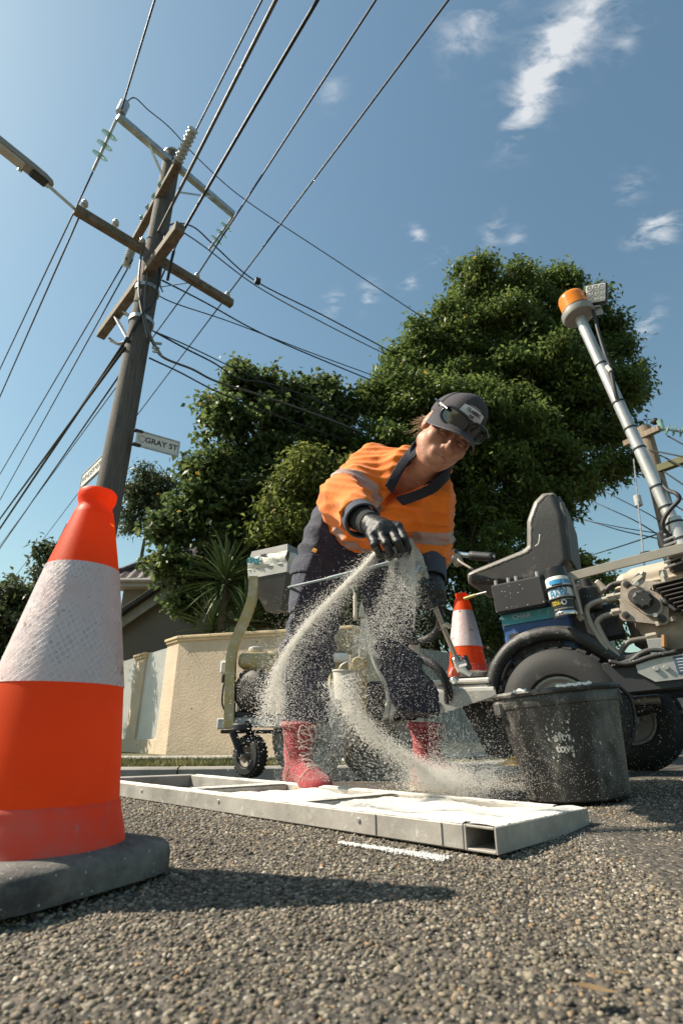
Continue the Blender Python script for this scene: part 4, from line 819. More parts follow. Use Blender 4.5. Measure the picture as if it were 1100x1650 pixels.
def old_line():
    # what is left of a beaded white line on the road in front of the frame
    a, b = atz(545, 1366, .0)[:2], atz(722, 1392, .0)[:2]; t = (b-a)/np.linalg.norm(b-a); nn = np.array([-t[1], t[0]]); r = np.random.default_rng(9); n = 1400
    s = r.random(n)**.8; w = r.normal(size=n)*.0105*(.4+.8*s); k = r.random(n) < .45+.55*np.sin(s*31+np.sin(s*70))**2; xy = a+np.outer(s, b-a)+np.outer(w, nn); xy = xy[k]; c = np.c_[xy, ground(xy[:, 0], xy[:, 1])+.0042+r.uniform(0, .0018, k.sum())]; rr = r.uniform(.0009, .0021, k.sum())
    te = np.array([(1, 1, 1), (1, -1, -1), (-1, 1, -1), (-1, -1, 1)], float)*.8; tri = np.array([(0, 1, 2), (0, 3, 1), (0, 2, 3), (1, 3, 2)])
    V = (c[:, None]+te[None]*rr[:, None, None]).reshape(-1, 3); F = (tri[None]+4*np.arange(len(c))[:, None, None]).reshape(-1, 3)
    o = link_mesh('road_marking', raw_mesh('road_marking', V, F, True), mat('line_paint', (.78, .77, .74), .7, var=.1)); tag(o, 'short broken white line on the asphalt in front of the frame', 'road marking', kind='stuff')
old_line()
# dry leaves on the asphalt
def litter():
    lm = mat('dry_leaf', (.26, .17, .085), .7, var=.3, vs=30)
    for k, (px, py, s) in enumerate(((300, 1437, .011), (958, 1600, .022), (1000, 1570, .012), (585, 1445, .007))):
        p = atz(px, py, G(.9)+.006); a = random.uniform(0, 6.28); n = 6; mb = MB(); t = np.linspace(0, 1, n); w = s*.35*np.sin(np.pi*np.clip(t, .04, .97)); V = np.concatenate([np.c_[t*s*2-s, w, .35*s*t*t+.3*w], np.c_[t*s*2-s, 0*w, .35*s*t*t], np.c_[t*s*2-s, -w, .35*s*t*t+.3*w]]) @ rotz(a).T+p
        mb.add(V, [(i, i+1, n+i+1, n+i) for i in range(n-1)]+[(n+i, n+i+1, 2*n+i+1, 2*n+i) for i in range(n-1)]); o = mb.build('dry_leaf', lm, None, 180, origin=p); tag(o, ('small curled brown leaf just right of the large cone base', 'curled tan dry leaf lying on the asphalt at lower right', 'small dry leaf above the curled tan leaf', 'tiny orange leaf fragment inside the cone shadow')[k], 'leaf')
litter()

# ---------------------------------------------------------------- black bucket
def bucket():
    Y = 1.98; b = np.array([.785, Y, G(Y, .775)]); root = thing('bucket', b, 'large black plastic bucket with worn white lettering beside the ride-on machine', 'bucket')
    T = np.eye(4); T[:3, :3] = roty(math.radians(-5)); T[:3, 3] = b+[0, 0, .012]; Hh = .335; r0, r1 = .160, .203
    def R(z): return r0+(r1-r0)*z/Hh
    mb = MB(); mb.lathe([(0.001, 0), (r0-.01, 0), (r0, .006), (R(Hh-.05), Hh-.05), (R(Hh-.05)+.004, Hh-.048), (R(Hh-.02)+.004, Hh-.02), (R(Hh)-.004, Hh-.01), (R(Hh)-.006, Hh-.02), (r0-.006, .012), (0.001, .012)], T, 64, cap=False)
    bm = mat('bucket_plastic', (.027, .026, .0245), .42, var=.3, vs=7, dust=((.30, .28, .25), .42, 7), scratch=((.20, .185, .165), .5), bump=.15, bs=60, specks=((.42, .40, .37), .10, 200), stretch=(1, 1, .6)); mb.build('pail', bm, root, 40)
    mb = MB(); mb.lathe([(R(Hh)-.006, Hh-.012), (R(Hh)+.010, Hh-.012), (R(Hh)+.014, Hh-.004), (R(Hh)+.010, Hh+.004), (R(Hh)-.004, Hh+.004)], T, 64, cap=False); mb.build('rim', mat('bucket_rim', (.02, .02, .02), .5, dust=((.45, .43, .40), .42, 9), bump=.3, bs=60), root, 40)
    # beads spilt on the lip
    for a0, a1 in ((-1.9, -1.35), (-2.6, -2.35)): 
        P = [np.array([(R(Hh)+.006)*math.cos(a), (R(Hh)+.006)*math.sin(a), Hh+.004+.002*math.sin(a*40)]) @ T[:3, :3].T+T[:3, 3] for a in np.linspace(a0, a1, 18)]; MB().tube(P, [.004+.004*abs(math.sin(i*1.3)) for i in range(18)], 6).build('bead_clump', M['white_paint'], root, 180)
    # handle hanging on the right, lugs
    for sx in (-1, 1):
        c = np.array([sx*(R(Hh-.05)+.01), 0, Hh-.045]) @ T[:3, :3].T+T[:3, 3]; MB().box(c, (.03, .06, .05), T[:3, :3], .008).build('lug', bm, root)
    P = []
    for t in np.linspace(0, math.pi, 24): v = np.array([(R(Hh-.04)+.03)*math.cos(t), .02-.0*math.sin(t), Hh-.045]); v = v+np.array([0, 0.215*math.sin(t), -.10*math.sin(t)]); P.append(v @ T[:3, :3].T+T[:3, 3])
    MB().tube(P, .006, 8).build('handle', M['cable'], root, 180)
    hook = np.array([(R(Hh)+.02), -.03, Hh-.05]); P = [np.array([R(Hh)+.012, -.045, Hh-.01]), np.array([R(Hh)+.035, -.05, Hh-.05]), np.array([R(Hh)+.03, -.045, Hh-.13]), np.array([R(Hh)+.005, -.04, Hh-.17])]; P = smooth_path(np.array(P) @ T[:3, :3].T+T[:3, 3], 8); MB().tube(P, .006, 8).build('handle', M['cable'], root, 180)
    # flaking lettering and paint splashes, thin pieces lying on the wall
    wm = mat('flaking_white_print', (.60, .57, .52), .7, scratch=((.03, .03, .03), .9), var=.2)
    def on_wall(me, ang, z):
        n = len(me.vertices); co = np.zeros(n*3); me.vertices.foreach_get('co', co); co = co.reshape(-1, 3); rr = R(z+co[:, 1])+.0012+co[:, 2]; aa = ang+co[:, 0]/R(z); W = np.c_[rr*np.cos(aa), rr*np.sin(aa), z+co[:, 1]]; me.vertices.foreach_set('co', (W @ T[:3, :3].T+T[:3, 3]-b).ravel()); me.update(); return me
    I4 = np.eye(4); ang = -1.98
    for txt, dz, sz in (('site', .190, .036), ('tow', .157, .032)): link_mesh('lettering', on_wall(text_mesh(txt, sz, I4, extr=.0005, bold=.001), ang, dz), wm, root)
    r = random.Random(3); mb = MB()
    for k in range(60):
        aa = ang+r.uniform(-.26, .17) if k < 50 else ang+r.uniform(-.1, .8); zz = r.uniform(.12, .25) if k < 50 else r.uniform(.05, .3); n = 7; s = r.uniform(.0012, .0045); V = [(aa+s*r.uniform(.4, 1.1)*math.cos(2*math.pi*i/n)/R(zz), zz+s*r.uniform(.5, 1.6)*math.sin(2*math.pi*i/n)) for i in range(n)]; W = np.array([(( R(q)+.0012)*math.cos(p), (R(q)+.0012)*math.sin(p), q) for p, q in V]); mb.add(W @ T[:3, :3].T+T[:3, 3], [tuple(range(n))])
    tag(mb.build('paint_flakes', wm, root, None), kind='stuff')
bucket()
# ---------------------------------------------------------------- signed-distance modelling for the person
def smin(a, b, k): h = np.clip(.5+.5*(b-a)/k, 0, 1); return b*(1-h)+a*h-k*h*(1-h)
def smax(a, b, k): return -smin(-a, -b, k)
def sd_cap(p, a, b, ra, rb=None):
    a, b = np.asarray(a, np.float32), np.asarray(b, np.float32); rb = ra if rb is None else rb; d = b-a; h = np.clip(((p-a)@d)/(d@d), 0, 1); return np.linalg.norm(p-a-h[..., None]*d, axis=-1)-(ra+(rb-ra)*h)
def sd_ell(p, c, r, R=None):
    q = p-np.asarray(c, np.float32)
    if R is not None: q = q@np.asarray(R, np.float32)
    r = np.asarray(r, np.float32); k0 = np.linalg.norm(q/r, axis=-1); k1 = np.linalg.norm(q/(r*r), axis=-1); return np.where(k1 > 1e-6, k0*(k0-1)/np.maximum(k1, 1e-6), -r.min())
def sd_plane(p, o, n): return (p-np.asarray(o, np.float32))@np.asarray(nrm(n), np.float32)
def sd_box(p, c, h, R=None, r=0.):
    q = p-np.asarray(c, np.float32)
    if R is not None: q = q@np.asarray(R, np.float32)
    q = np.abs(q)-(np.asarray(h, np.float32)-r); return np.linalg.norm(np.maximum(q, 0), axis=-1)+np.minimum(q.max(-1), 0)-r
def wob(p, f, ph=0.):
    x, y, z = p[..., 0]*f, p[..., 1]*f, p[..., 2]*f
    return (np.sin(x+1.7*np.sin(.8*y+ph)+ph)*np.sin(1.3*z+1.1*np.sin(x*.7+ph*2)+.5)+.5*np.sin(2.1*y+1.3*np.sin(1.7*z)+ph*3))/1.5
def folds(p, d, f, warp=1.2, ph=0.):
    """sharp creases across direction d"""
    d = np.asarray(nrm(d), np.float32); t = (p@d)*f+warp*np.sin(p[..., 0]*11+ph)+warp*np.sin(p[..., 2]*9+ph*1.7)+.6*warp*np.sin(p[..., 1]*17+ph); return 1-2*np.abs(np.sin(t))**1.1
def surf(fn, lo, hi, h):
    """naive surface nets -> V, quads"""
    lo = np.asarray(lo, float); n = np.ceil((np.asarray(hi)-lo)/h).astype(int)+1
    g = [lo[i]+h*np.arange(n[i]) for i in range(3)]; P = np.stack(np.meshgrid(*g, indexing='ij'), -1).astype(np.float32); D = fn(P).astype(np.float32); s = D < 0
    nx, ny, nz_ = n; cnt = np.zeros((nx-1, ny-1, nz_-1), np.float32); acc = np.zeros((nx-1, ny-1, nz_-1, 3), np.float32)
    cs = [(i, j, k) for i in (0, 1) for j in (0, 1) for k in (0, 1)]
    sl = lambda A, c: A[c[0]:c[0]+nx-1, c[1]:c[1]+ny-1, c[2]:c[2]+nz_-1]
    for a in range(8):
        for b in range(a+1, 8):
            ca, cb = np.array(cs[a]), np.array(cs[b])
            if np.abs(ca-cb).sum() != 1: continue
            da, db = sl(D, ca), sl(D, cb); x = (da < 0) != (db < 0); t = np.where(x, da/np.where(x, da-db, 1), 0); cnt += x
            for i in range(3): acc[..., i] += np.where(x, ca[i]+t*(cb[i]-ca[i]), 0)
    m = cnt > 0; idx = -np.ones(cnt.shape, np.int64); idx[m] = np.arange(m.sum()); ijk = np.argwhere(m); V = lo+h*(ijk+acc[m]/cnt[m][:, None]); F = []
    for ax in range(3):
        o1, o2 = (ax+1) % 3, (ax+2) % 3; S0 = np.take(s, range(n[ax]-1), ax); S1 = np.take(s, range(1, n[ax]), ax); E = np.argwhere(S0 != S1); E = E[(E[:, o1] > 0) & (E[:, o2] > 0) & (E[:, o1] < n[o1]-1) & (E[:, o2] < n[o2]-1)]
        fl = s[tuple(E.T)]; q = []
        for u, w in ((-1, -1), (0, -1), (0, 0), (-1, 0)): c = E.copy(); c[:, o1] += u; c[:, o2] += w; q.append(idx[tuple(c.T)])
        q = np.stack(q, 1); q[~fl] = q[~fl][:, ::-1]; F.append(q)
    F = np.concatenate(F); F = F[(F >= 0).all(1)]; return V, F
def sd_obj(name, fn, lo, hi, h, m, parent=None, origin=None, keep=None):
    V, F = surf(fn, lo, hi, h); base = wloc(parent) if parent is not None else np.zeros(3); o0 = base if origin is None else np.asarray(origin, float)
    o = link_mesh(name, raw_mesh(name, V-o0, F, True), m, parent); o.location = [float(q) for q in (o0-base)]; return o

KS = 1.10                                  # the woman is a tall one
def A(px, py, Y): return at(px, py, Y*KS)
S = KS
ankR, ankL = A(486, 1222, 1.99), A(700, 1205, 2.13)
kneeR, kneeL = A(497, 1045, 1.93), A(650, 1045, 1.99)
hipR, hipL = A(527, 885, 2.03), A(612, 888, 2.05)
pel = A(562, 850, 2.06); waist = A(585, 825, 1.95); chest = A(642, 792, 1.70); neckb = A(692, 745, 1.56)
shR, shL = A(600, 757, 1.70), A(699, 808, 1.66)
elR, wrR = A(556, 808, 1.58), A(583, 838, 1.44)
elL, wrL = A(692, 880, 1.76), A(696, 932, 1.68)
headc = A(722, 697, 1.43)
GZ = G(2.2)
tor = nrm(neckb-pel); lat = nrm(shL-shR); lat = nrm(lat-tor*(lat@tor)); fro = np.cross(tor, lat); TB = np.array([lat, fro, tor]).T   # x = her left, z = up the spine
if fro@np.array([0, -1, -1]) < 0: fro = -fro
NAVY = mat('navy_cotton_drill', (.019, .021, .041), .85, var=.25, vs=5, dust=((.30, .28, .28), .22, 9), specks=((.40, .38, .37), .10, 150), bump=.7, bs=45, sheen=.15)
ORANGE = mat('hi_vis_orange', (.80, .180, .005), .8, var=.07, vs=5, bump=.35, bs=40, sheen=.2)
TAPE = mat('pink_grey_reflective_tape', (.40, .265, .235), .55, var=.12, vs=9, bump=.25, bs=120)
COLLAR = mat('navy_collar', (.012, .013, .024), .85, var=.2, bump=.3, bs=200)
SKIN = mat('skin', (.42, .19, .12), .5, var=.2, vs=38, hue2=(.53, .27, .18), bump=.2, bs=140, spec=.4)
SKIN.node_tree.nodes['Principled BSDF'].inputs['Subsurface Weight'].default_value = .12; SKIN.node_tree.nodes['Principled BSDF'].inputs['Subsurface Radius'].default_value = (.012, .005, .003)
GLOVE = mat('black_glove', (.012, .012, .012), .35, dust=((.5, .48, .45), .12, 22), specks=((.6, .58, .54), .12, 200), bump=.35, bs=120); KNIT = mat('knit_cuff', (.03, .03, .031), .9, bump=.6, bs=260)
SUEDE = mat('red_suede', (.27, .020, .029), .9, var=.4, vs=22, dust=((.55, .34, .33), .32, 26), scratch=((.12, .015, .02), .4), bump=.7, bs=130, sheen=.2); SOLE = mat('tan_sole', (.30, .20, .11), .7, dust=(DUST, .4, 20), bump=.3); LACE = mat('lace', (.64, .50, .44), .8, bump=.2)

# ---- head frame: face turned to her left, rolled, looking down at the stencil
view = nrm(np.array([0, 0, CAMH])-headc); ir = nrm(np.cross(view, (0, 0, 1))); ir = ir if ir[0] > 0 else -ir; iu = np.cross(view, ir); iu = iu if iu[2] > 0 else -iu
ro = math.radians(41); hx = ir*math.cos(ro)-iu*math.sin(ro); hu = iu*math.cos(ro)+ir*math.sin(ro)
ya, pi_ = math.radians(15), math.radians(-3)
hf = nrm(view*math.cos(ya)+hx*math.sin(ya)+hu*math.sin(pi_)); hu = nrm(hu-hf*(hu@hf)); hX = np.cross(hf, hu)      # hX: towards the picture's right
hX = hX if hX@hx > 0 else -hX
HB = np.array([hX, hf, hu]).T.astype(np.float32)        # columns: across, forward, up
HS = 1.08*S/1.10
def hloc(p): return ((p-headc.astype(np.float32))@HB)/HS
def hw(v): return headc+HB@(np.asarray(v, float)*HS)
def head_sdf(p):
    q = hloc(p); ab = q.copy(); ab[..., 0] = np.abs(ab[..., 0])
    d = sd_ell(q, (0, -.018, .036), (.074, .094, .084)); d = smin(d, sd_ell(q, (0, .018, -.038), (.063, .070, .078)), .03)
    d = smin(d, sd_cap(ab, (.051, .006, -.060), (.020, .054, -.096), .0255, .0225), .026); d = smin(d, sd_ell(q, (0, .066, -.102), (.021, .018, .016)), .018)
    d = smin(d, sd_ell(ab, (.041, .056, -.030), (.027, .024, .028)), .024)                       # cheeks
    d = smin(d, sd_cap(ab, (.012, .085, .026), (.046, .070, .022), .0085, .007), .016)            # brow
    d = smin(d, sd_ell(q, (0, .080, -.062), (.026, .016, .018)), .02)                            # mouth barrel
    d = smax(d, -sd_ell(ab, (.031, .099, .004), (.022, .022, .014)), .014)                       # sockets
    d = smin(d, sd_ell(ab, (.031, .069, .002), (.0155, .014, .0125)), .004)                       # lids
    d = smax(d, -sd_box(ab, (.031, .086, -.0050), (.0125, .0075, .0017), None, .001), .002)
    d = smin(d, sd_cap(q, (0, .083, .012), (0, .107, -.030), .0085, .0112), .012); d = smin(d, sd_ell(q, (0, .106, -.0315), (.0118, .010, .0095)), .008); d = smin(d, sd_ell(ab, (.0135, .096, -.036), (.0085, .012, .0085)), .007)
    d = smax(d, -sd_ell(ab, (.0075, .103, -.0445), (.0038, .005, .003)), .003)
    d = smin(d, sd_ell(q, (0, .0815, -.0640), (.0310, .0125, .0165)), .022)
    mz = q.copy(); mz[..., 2] = mz[..., 2]+3.*mz[..., 0]**2; d = smax(d, -sd_box(mz, (0, .104, -.0636), (.0245, .0200, .0011), None, .0009), .0022)
    e = sd_ell(ab, (.0765, -.012, -.004), (.0105, .021, .033)); e = smax(e, -sd_ell(ab, (.088, -.008, .000), (.009, .0125, .021)), .004); d = smin(d, e, .008)
    return d
earp = hw((0, -.03, -.06))
nk0, nk1 = hw((0, -.018, -.055)), neckb+TB[:, 2]*(-.03)
def skin_sdf(p):
    d = head_sdf(p); nk = sd_cap(p, nk0, nk1, .054*S, .060*S); d = smin(d, nk, .025)
    e = sd_ell(p, neckb-tor*.12*S+fro*.01, (.135*S, .085*S, .13*S), TB); e = np.maximum(e, torso_sdf(p)+.012); d = smin(d, e, .02)
    for a, b, c in ((shR, elR, wrR), (shL, elL, wrL)): d = smin(d, sd_cap(p, a, b, .042*S, .04*S), .015); d = smin(d, sd_cap(p, b, c, .04*S, .028*S), .02)
    return d
def torso_sdf(p, off=0.):
    w = sd_ell(p, pel*.55+waist*.45+fro*.01, (.160*S+off, .132*S+off, .16*S+off), TB); c = sd_ell(p, chest-tor*.02, (.158*S+off, .130*S+off, .20*S+off), TB)
    d = smin(w, c, .10); d = smin(d, sd_ell(p, (waist*.6+chest*.4)+fro*.055*S, (.15*S+off, .10*S+off, .17*S+off), TB), .08)
    ys = sd_cap(p, shR, shL, .070*S+off, .062*S+off); d = smin(d, ys, .07); d = smin(d, sd_cap(p, neckb-tor*.05, neckb-tor*.0, .080*S+off, .068*S+off), .035)
    for s_, c_ in ((-1, .0), (1, .0)): d = smin(d, sd_ell(p, chest+lat*.075*s_*S+fro*.095*S-tor*.02*S, (.082*S+off, .06*S+off, .085*S+off), TB), .05)
    return d
lo = np.minimum.reduce([headc-.17, wrR-.05, wrL-.05, chest-.2, elR-.06]); hi = np.maximum.reduce([headc+.17, shR+.1, shL+.12, elL+.06])
person = sd_obj('person', skin_sdf, lo, hi, .0033, SKIN, None, origin=(A(590, 1270, 2.05)[0], 2.05*KS, GZ))
tag(person, 'woman in orange hi-vis shirt and navy cap bending to scatter white beads', 'person')

slR = wrR*.86+elR*.14; slL = elL*.45+wrL*.55
def sleeves_sdf(p, off=0.):
    d = smin(sd_cap(p, shR, elR, .088*S+off, .079*S+off), sd_cap(p, elR, wrR, .079*S+off, .056*S+off), .05)
    dl = smin(sd_cap(p, shL, elL, .072*S+off, .066*S+off), sd_cap(p, elL, wrL, .066*S+off, .050*S+off), .04)
    d = np.maximum(d, sd_plane(p, slR, wrR-elR)); dl = np.maximum(dl, sd_plane(p, slL, wrL-elL)); return d, dl
hemo = pel*.50+waist*.50
def fold_amt(p):
    arm = sd_cap(p, shR, elR, .0, .0); near = np.exp(-(arm/.14)**2)
    f = .0065*folds(p, shR-elR, 40, 1.5)*near+.0075*folds(p, tor*.7+lat*.7, 30, 1.0, 2.)*(1-near)+.0045*folds(p, tor*.8-lat*.6, 58, 1.3, 3.)+.003*folds(p, (.3, .2, 1), 85, 1.5, 1.)+.004*wob(p, 17, .7)+.006*folds(p, lat-tor*.3, 34, 1.8, .6)*np.exp(-(np.linalg.norm(p-waist.astype(np.float32), axis=-1)/.2)**2)
    ax = np.linalg.norm(p-(shR*.75+chest*.25).astype(np.float32), axis=-1); f += .009*folds(p, shR-chest, 30, 1.0, 1.)*np.exp(-(ax/.09)**2); return f
def shirt_sdf(p):
    r, l = sleeves_sdf(p); d = torso_sdf(p); d = np.maximum(d, -sd_plane(p, hemo, tor+fro*.10))
    d = smin(d, r, .035); d = smin(d, l, .03); d = d-fold_amt(p)
    nkd = sd_cap(p, nk0, neckb-tor*.03, .079*S); d = np.maximum(d, np.minimum(sd_plane(p, neckb+tor*.015, tor*.9+fro*.5), -nkd))   # neck opening
    v = np.maximum(np.abs((p-neckb.astype(np.float32))@lat.astype(np.float32)-.0)-.048*S+((neckb.astype(np.float32)-p)@tor.astype(np.float32))*.30, ((neckb.astype(np.float32)-p)@tor.astype(np.float32))-.135*S); v = np.maximum(v, -((p-neckb.astype(np.float32))@fro.astype(np.float32))+.02)
    inner = -(d+.006); d = np.maximum(d, -v); return np.maximum(d, inner*1.0) if False else d
lo_s = np.minimum.reduce([pel-.22, chest-.25, elR-.13, wrR-.1, wrL-.1]); hi_s = np.maximum.reduce([pel+.22, chest+.27, shL+.14, shR+.14, neckb+.1])
shirt = sd_obj('shirt', shirt_sdf, lo_s, hi_s, .0052, ORANGE, person)
# reflective tape: a band round the hem, one over the right shoulder, one round the sleeve
def tape(fn_slab, name='reflective_tape'):
    def f(p): return np.maximum(shirt_sdf(p)-.0022, fn_slab(p))
    return sd_obj(name, f, lo_s, hi_s, .0052, TAPE, person)
tape(lambda p: np.maximum(np.abs(sd_plane(p, hemo+tor*.075*S, tor+fro*.10))-.028*S, sleeve_mask(p)))if False else None
def sleeve_mask(p): r, l = sleeves_sdf(p, .012); return -np.minimum(r, l)
tape(lambda p: np.maximum(np.abs(sd_plane(p, hemo+tor*.072*S, tor+fro*.10))-.027*S, sleeve_mask(p)))
sb = shR*.55+chest*.45
tape(lambda p: np.maximum.reduce([np.abs(sd_plane(p, neckb+lat*-.135*S, lat))-.024*S, sleeve_mask(p)+.02, sd_plane(p, chest-tor*.03, tor), sd_plane(p, chest, fro), -sd_plane(p, hemo+tor*.11*S, tor)]))
tape(lambda p: np.maximum(np.abs(sd_plane(p, shR*.22+elR*.78, elR-shR))-.024*S, sleeves_sdf(p, .03)[0]))
tape(lambda p: np.maximum(np.abs(sd_plane(p, shL*.3+elL*.7, elL-shL))-.022*S, sleeves_sdf(p, .02)[1]))
# collar: two lapped leaves, placket with buttons, chest mark
def collar():
    def cf(p):
        d = np.abs(torso_sdf(p, .006))-.0035; nk = sd_cap(p, nk0*.45+nk1*.55, neckb-tor*.02, .071*S, .082*S); sh = np.abs(nk)-.0035
        up = np.maximum(np.maximum(sh, -sd_plane(p, neckb-tor*.03, tor*.8+fro*.3)), sd_plane(p, neckb+tor*.035, tor*.9+fro*.45))
        x = (p-neckb.astype(np.float32))@lat.astype(np.float32); y = (p-neckb.astype(np.float32))@fro.astype(np.float32); z = (p-neckb.astype(np.float32))@tor.astype(np.float32)
        leaf = np.maximum.reduce([d, np.abs(np.abs(x)-.066*S-.50*np.minimum(z, 0))-.019*S, -z-.080*S, -y-.02]); v = np.maximum(np.abs(x)-.040*S, .03-y); d2 = np.minimum(np.maximum(up, -v), leaf); return d2
    return sd_obj('collar', cf, neckb-.24, neckb+.24, .0036, COLLAR, person)
collar()
def on_torso(u, v, off=.004):
    """point on the shirt front: u across (her left +), v along the spine from the neck"""
    o = neckb+lat*u+tor*v+fro*.35; t = 0.
    for _ in range(60):
        d = float(shirt_sdf(np.array([[o-fro*t]], np.float32))[0, 0]); 
        if d < .0008 or t > .6: break
        t += max(d*.7, .0006)
    return o-fro*(t-off)
for k, v in enumerate((-.10, -.17)):
    c = on_torso(-.02*S, v*S, .001); MB().cyl(c-fro*.002, c+fro*.004, .0075*S, 14).build('button', M['cable'], person)
pl = [on_torso(.004+.012*k, -.13-.035*k, .001) for k in range(6)]; MB().tube(smooth_path(pl, 4), .0025, 5).build('placket_seam', mat('orange_seam', (.55, .12, .01), .8), person, 180)
c = on_torso(.118*S, -.165*S, .002); mb = MB(); Rm = np.array([lat, tor, fro]).T; T = np.eye(4); T[:3, :3] = Rm; T[:3, 3] = c
dr = [(.0075*math.sin(t)*(1-.55*(math.cos(t) > 0)*math.cos(t)), .011*math.cos(t)) for t in np.linspace(0, 2*math.pi, 17)[:-1]]; MB().prism([(x*S, y*S) for x, y in dr], .0015, T).build('chest_emblem', mat('dark_red_print', (.25, .03, .01), .8), person)
T2 = T.copy(); T2[:3, 3] = on_torso(.155*S, -.165*S, .003); 
for dz, w_ in ((.006, .030), (-.003, .026), (-.010, .022)): MB().box(T2[:3, 3]+tor*dz, (w_*S, .0035*S, .0012), Rm).build('chest_print', bpy.data.materials['dark_red_print'], person)
T3 = T.copy(); cpk = on_torso(.125*S, -.235*S, .002); MB().box(cpk, (.075*S, .008*S, .003), Rm@rotz(.12)).build('pocket_mouth', M['cable'], person)

# ---- trousers
cufR, cufL = A(488, 1150, 1.955), A(672, 1138, 2.12)
def trousers_sdf(p, off=0.):
    d = sd_ell(p, pel-tor*.0+np.array([0, .0, -.04]), (.178*S+off, .155*S+off, .15*S+off), TB); d = smin(d, sd_ell(p, (hipR+hipL)/2+[0, .03, .03], (.17*S+off, .14*S+off, .13*S+off)), .06)
    d = smin(d, sd_cap(p, pel, waist, .15*S+off, .15*S+off), .05)
    lr = smin(sd_cap(p, hipR, kneeR, .116*S+off, .088*S+off), sd_cap(p, kneeR, cufR-[0, 0, .1], .088*S+off, .080*S+off), .03); lr = np.maximum(lr, sd_plane(p, cufR-[0, 0, .02], cufR-kneeR))
    ll = smin(sd_cap(p, hipL, kneeL, .122*S+off, .100*S+off), sd_cap(p, kneeL, cufL+(cufL-kneeL)*.3, .100*S+off, .088*S+off), .03); ll = np.maximum(ll, sd_plane(p, cufL-[0, 0, .03], (0, 0, -1.)))
    d = smin(d, lr, .045); d = smin(d, ll, .045) if True else d
    return d
def trousers_f(p):
    d = trousers_sdf(p); top = sd_plane(p, hemo+tor*.03, tor+fro*.12); d = np.maximum(d, top)
    zz = p[..., 2]; kn = np.exp(-((zz-kneeR[2])/.12)**2); cu = np.exp(-((zz-cufR[2])/.09)**2); cro = np.exp(-((zz-hipR[2])/.12)**2)
    f = .006*wob(p, 13, .2)+.0055*folds(p, (.55, .2, 1), 17, 2.2, 1.)*(kn*.9+cu+.35)+.004*folds(p, (-.6, .1, 1), 27, 2.0, 4.)*(kn+cu+.2)+.008*folds(p, (.8, .2, .7), 17, 1.8, 2.)*cro
    return d-f
lo_t = np.minimum.reduce([cufR-.14, hipR-.25, pel-.26]); hi_t = np.maximum.reduce([cufL+.16, pel+.27, waist+.2, hipL+.2]); lo_t[2] = min(cufR[2], cufL[2])-.08
sd_obj('trousers', trousers_f, lo_t, hi_t, .0068, NAVY, person)
# cargo pockets with flaps on her right thigh, a knee seam and a yellow tab
def pocket(cpx, cpy, Y, hx_, hz_, t=.011, tilt=.12, name='cargo_pocket'):
    c = A(cpx, cpy, Y); R = rotz(-.25)@roty(tilt)
    def f(p): return np.maximum(trousers_f(p)-t, sd_box(p, c, (hx_, .2, hz_), R, .01))
    return sd_obj(name, f, c-.26, c+.26, .005, NAVY, person)
pocket(496, 915, 1.98, .075, .042, .016, .16, 'pocket_flap'); pocket(494, 962, 1.98, .066, .085, .008, .10); pocket(497, 1092, 1.93, .055, .06, .006, .05, 'knee_patch')
def surf_pt(px, py, fn, Y0=1.2, off=.003):
    d = ray(px, py); d = d/np.linalg.norm(d); o = np.array([0, 0, CAMH]); t = Y0
    for _ in range(200):
        s_ = float(fn(np.array([[o+d*t]], np.float32))[0, 0])
        if s_ < .0006: break
        t += max(s_*.6, .0006)
    return o+d*(t-off)
tb = surf_pt(507, 887, lambda p: trousers_f(p)-.016); MB().box(tb, (.020, .006, .018), rotz(-.3)@roty(.5), .002).build('pocket_tab', mat('amber_tab', (.62, .30, .03), .6), person)
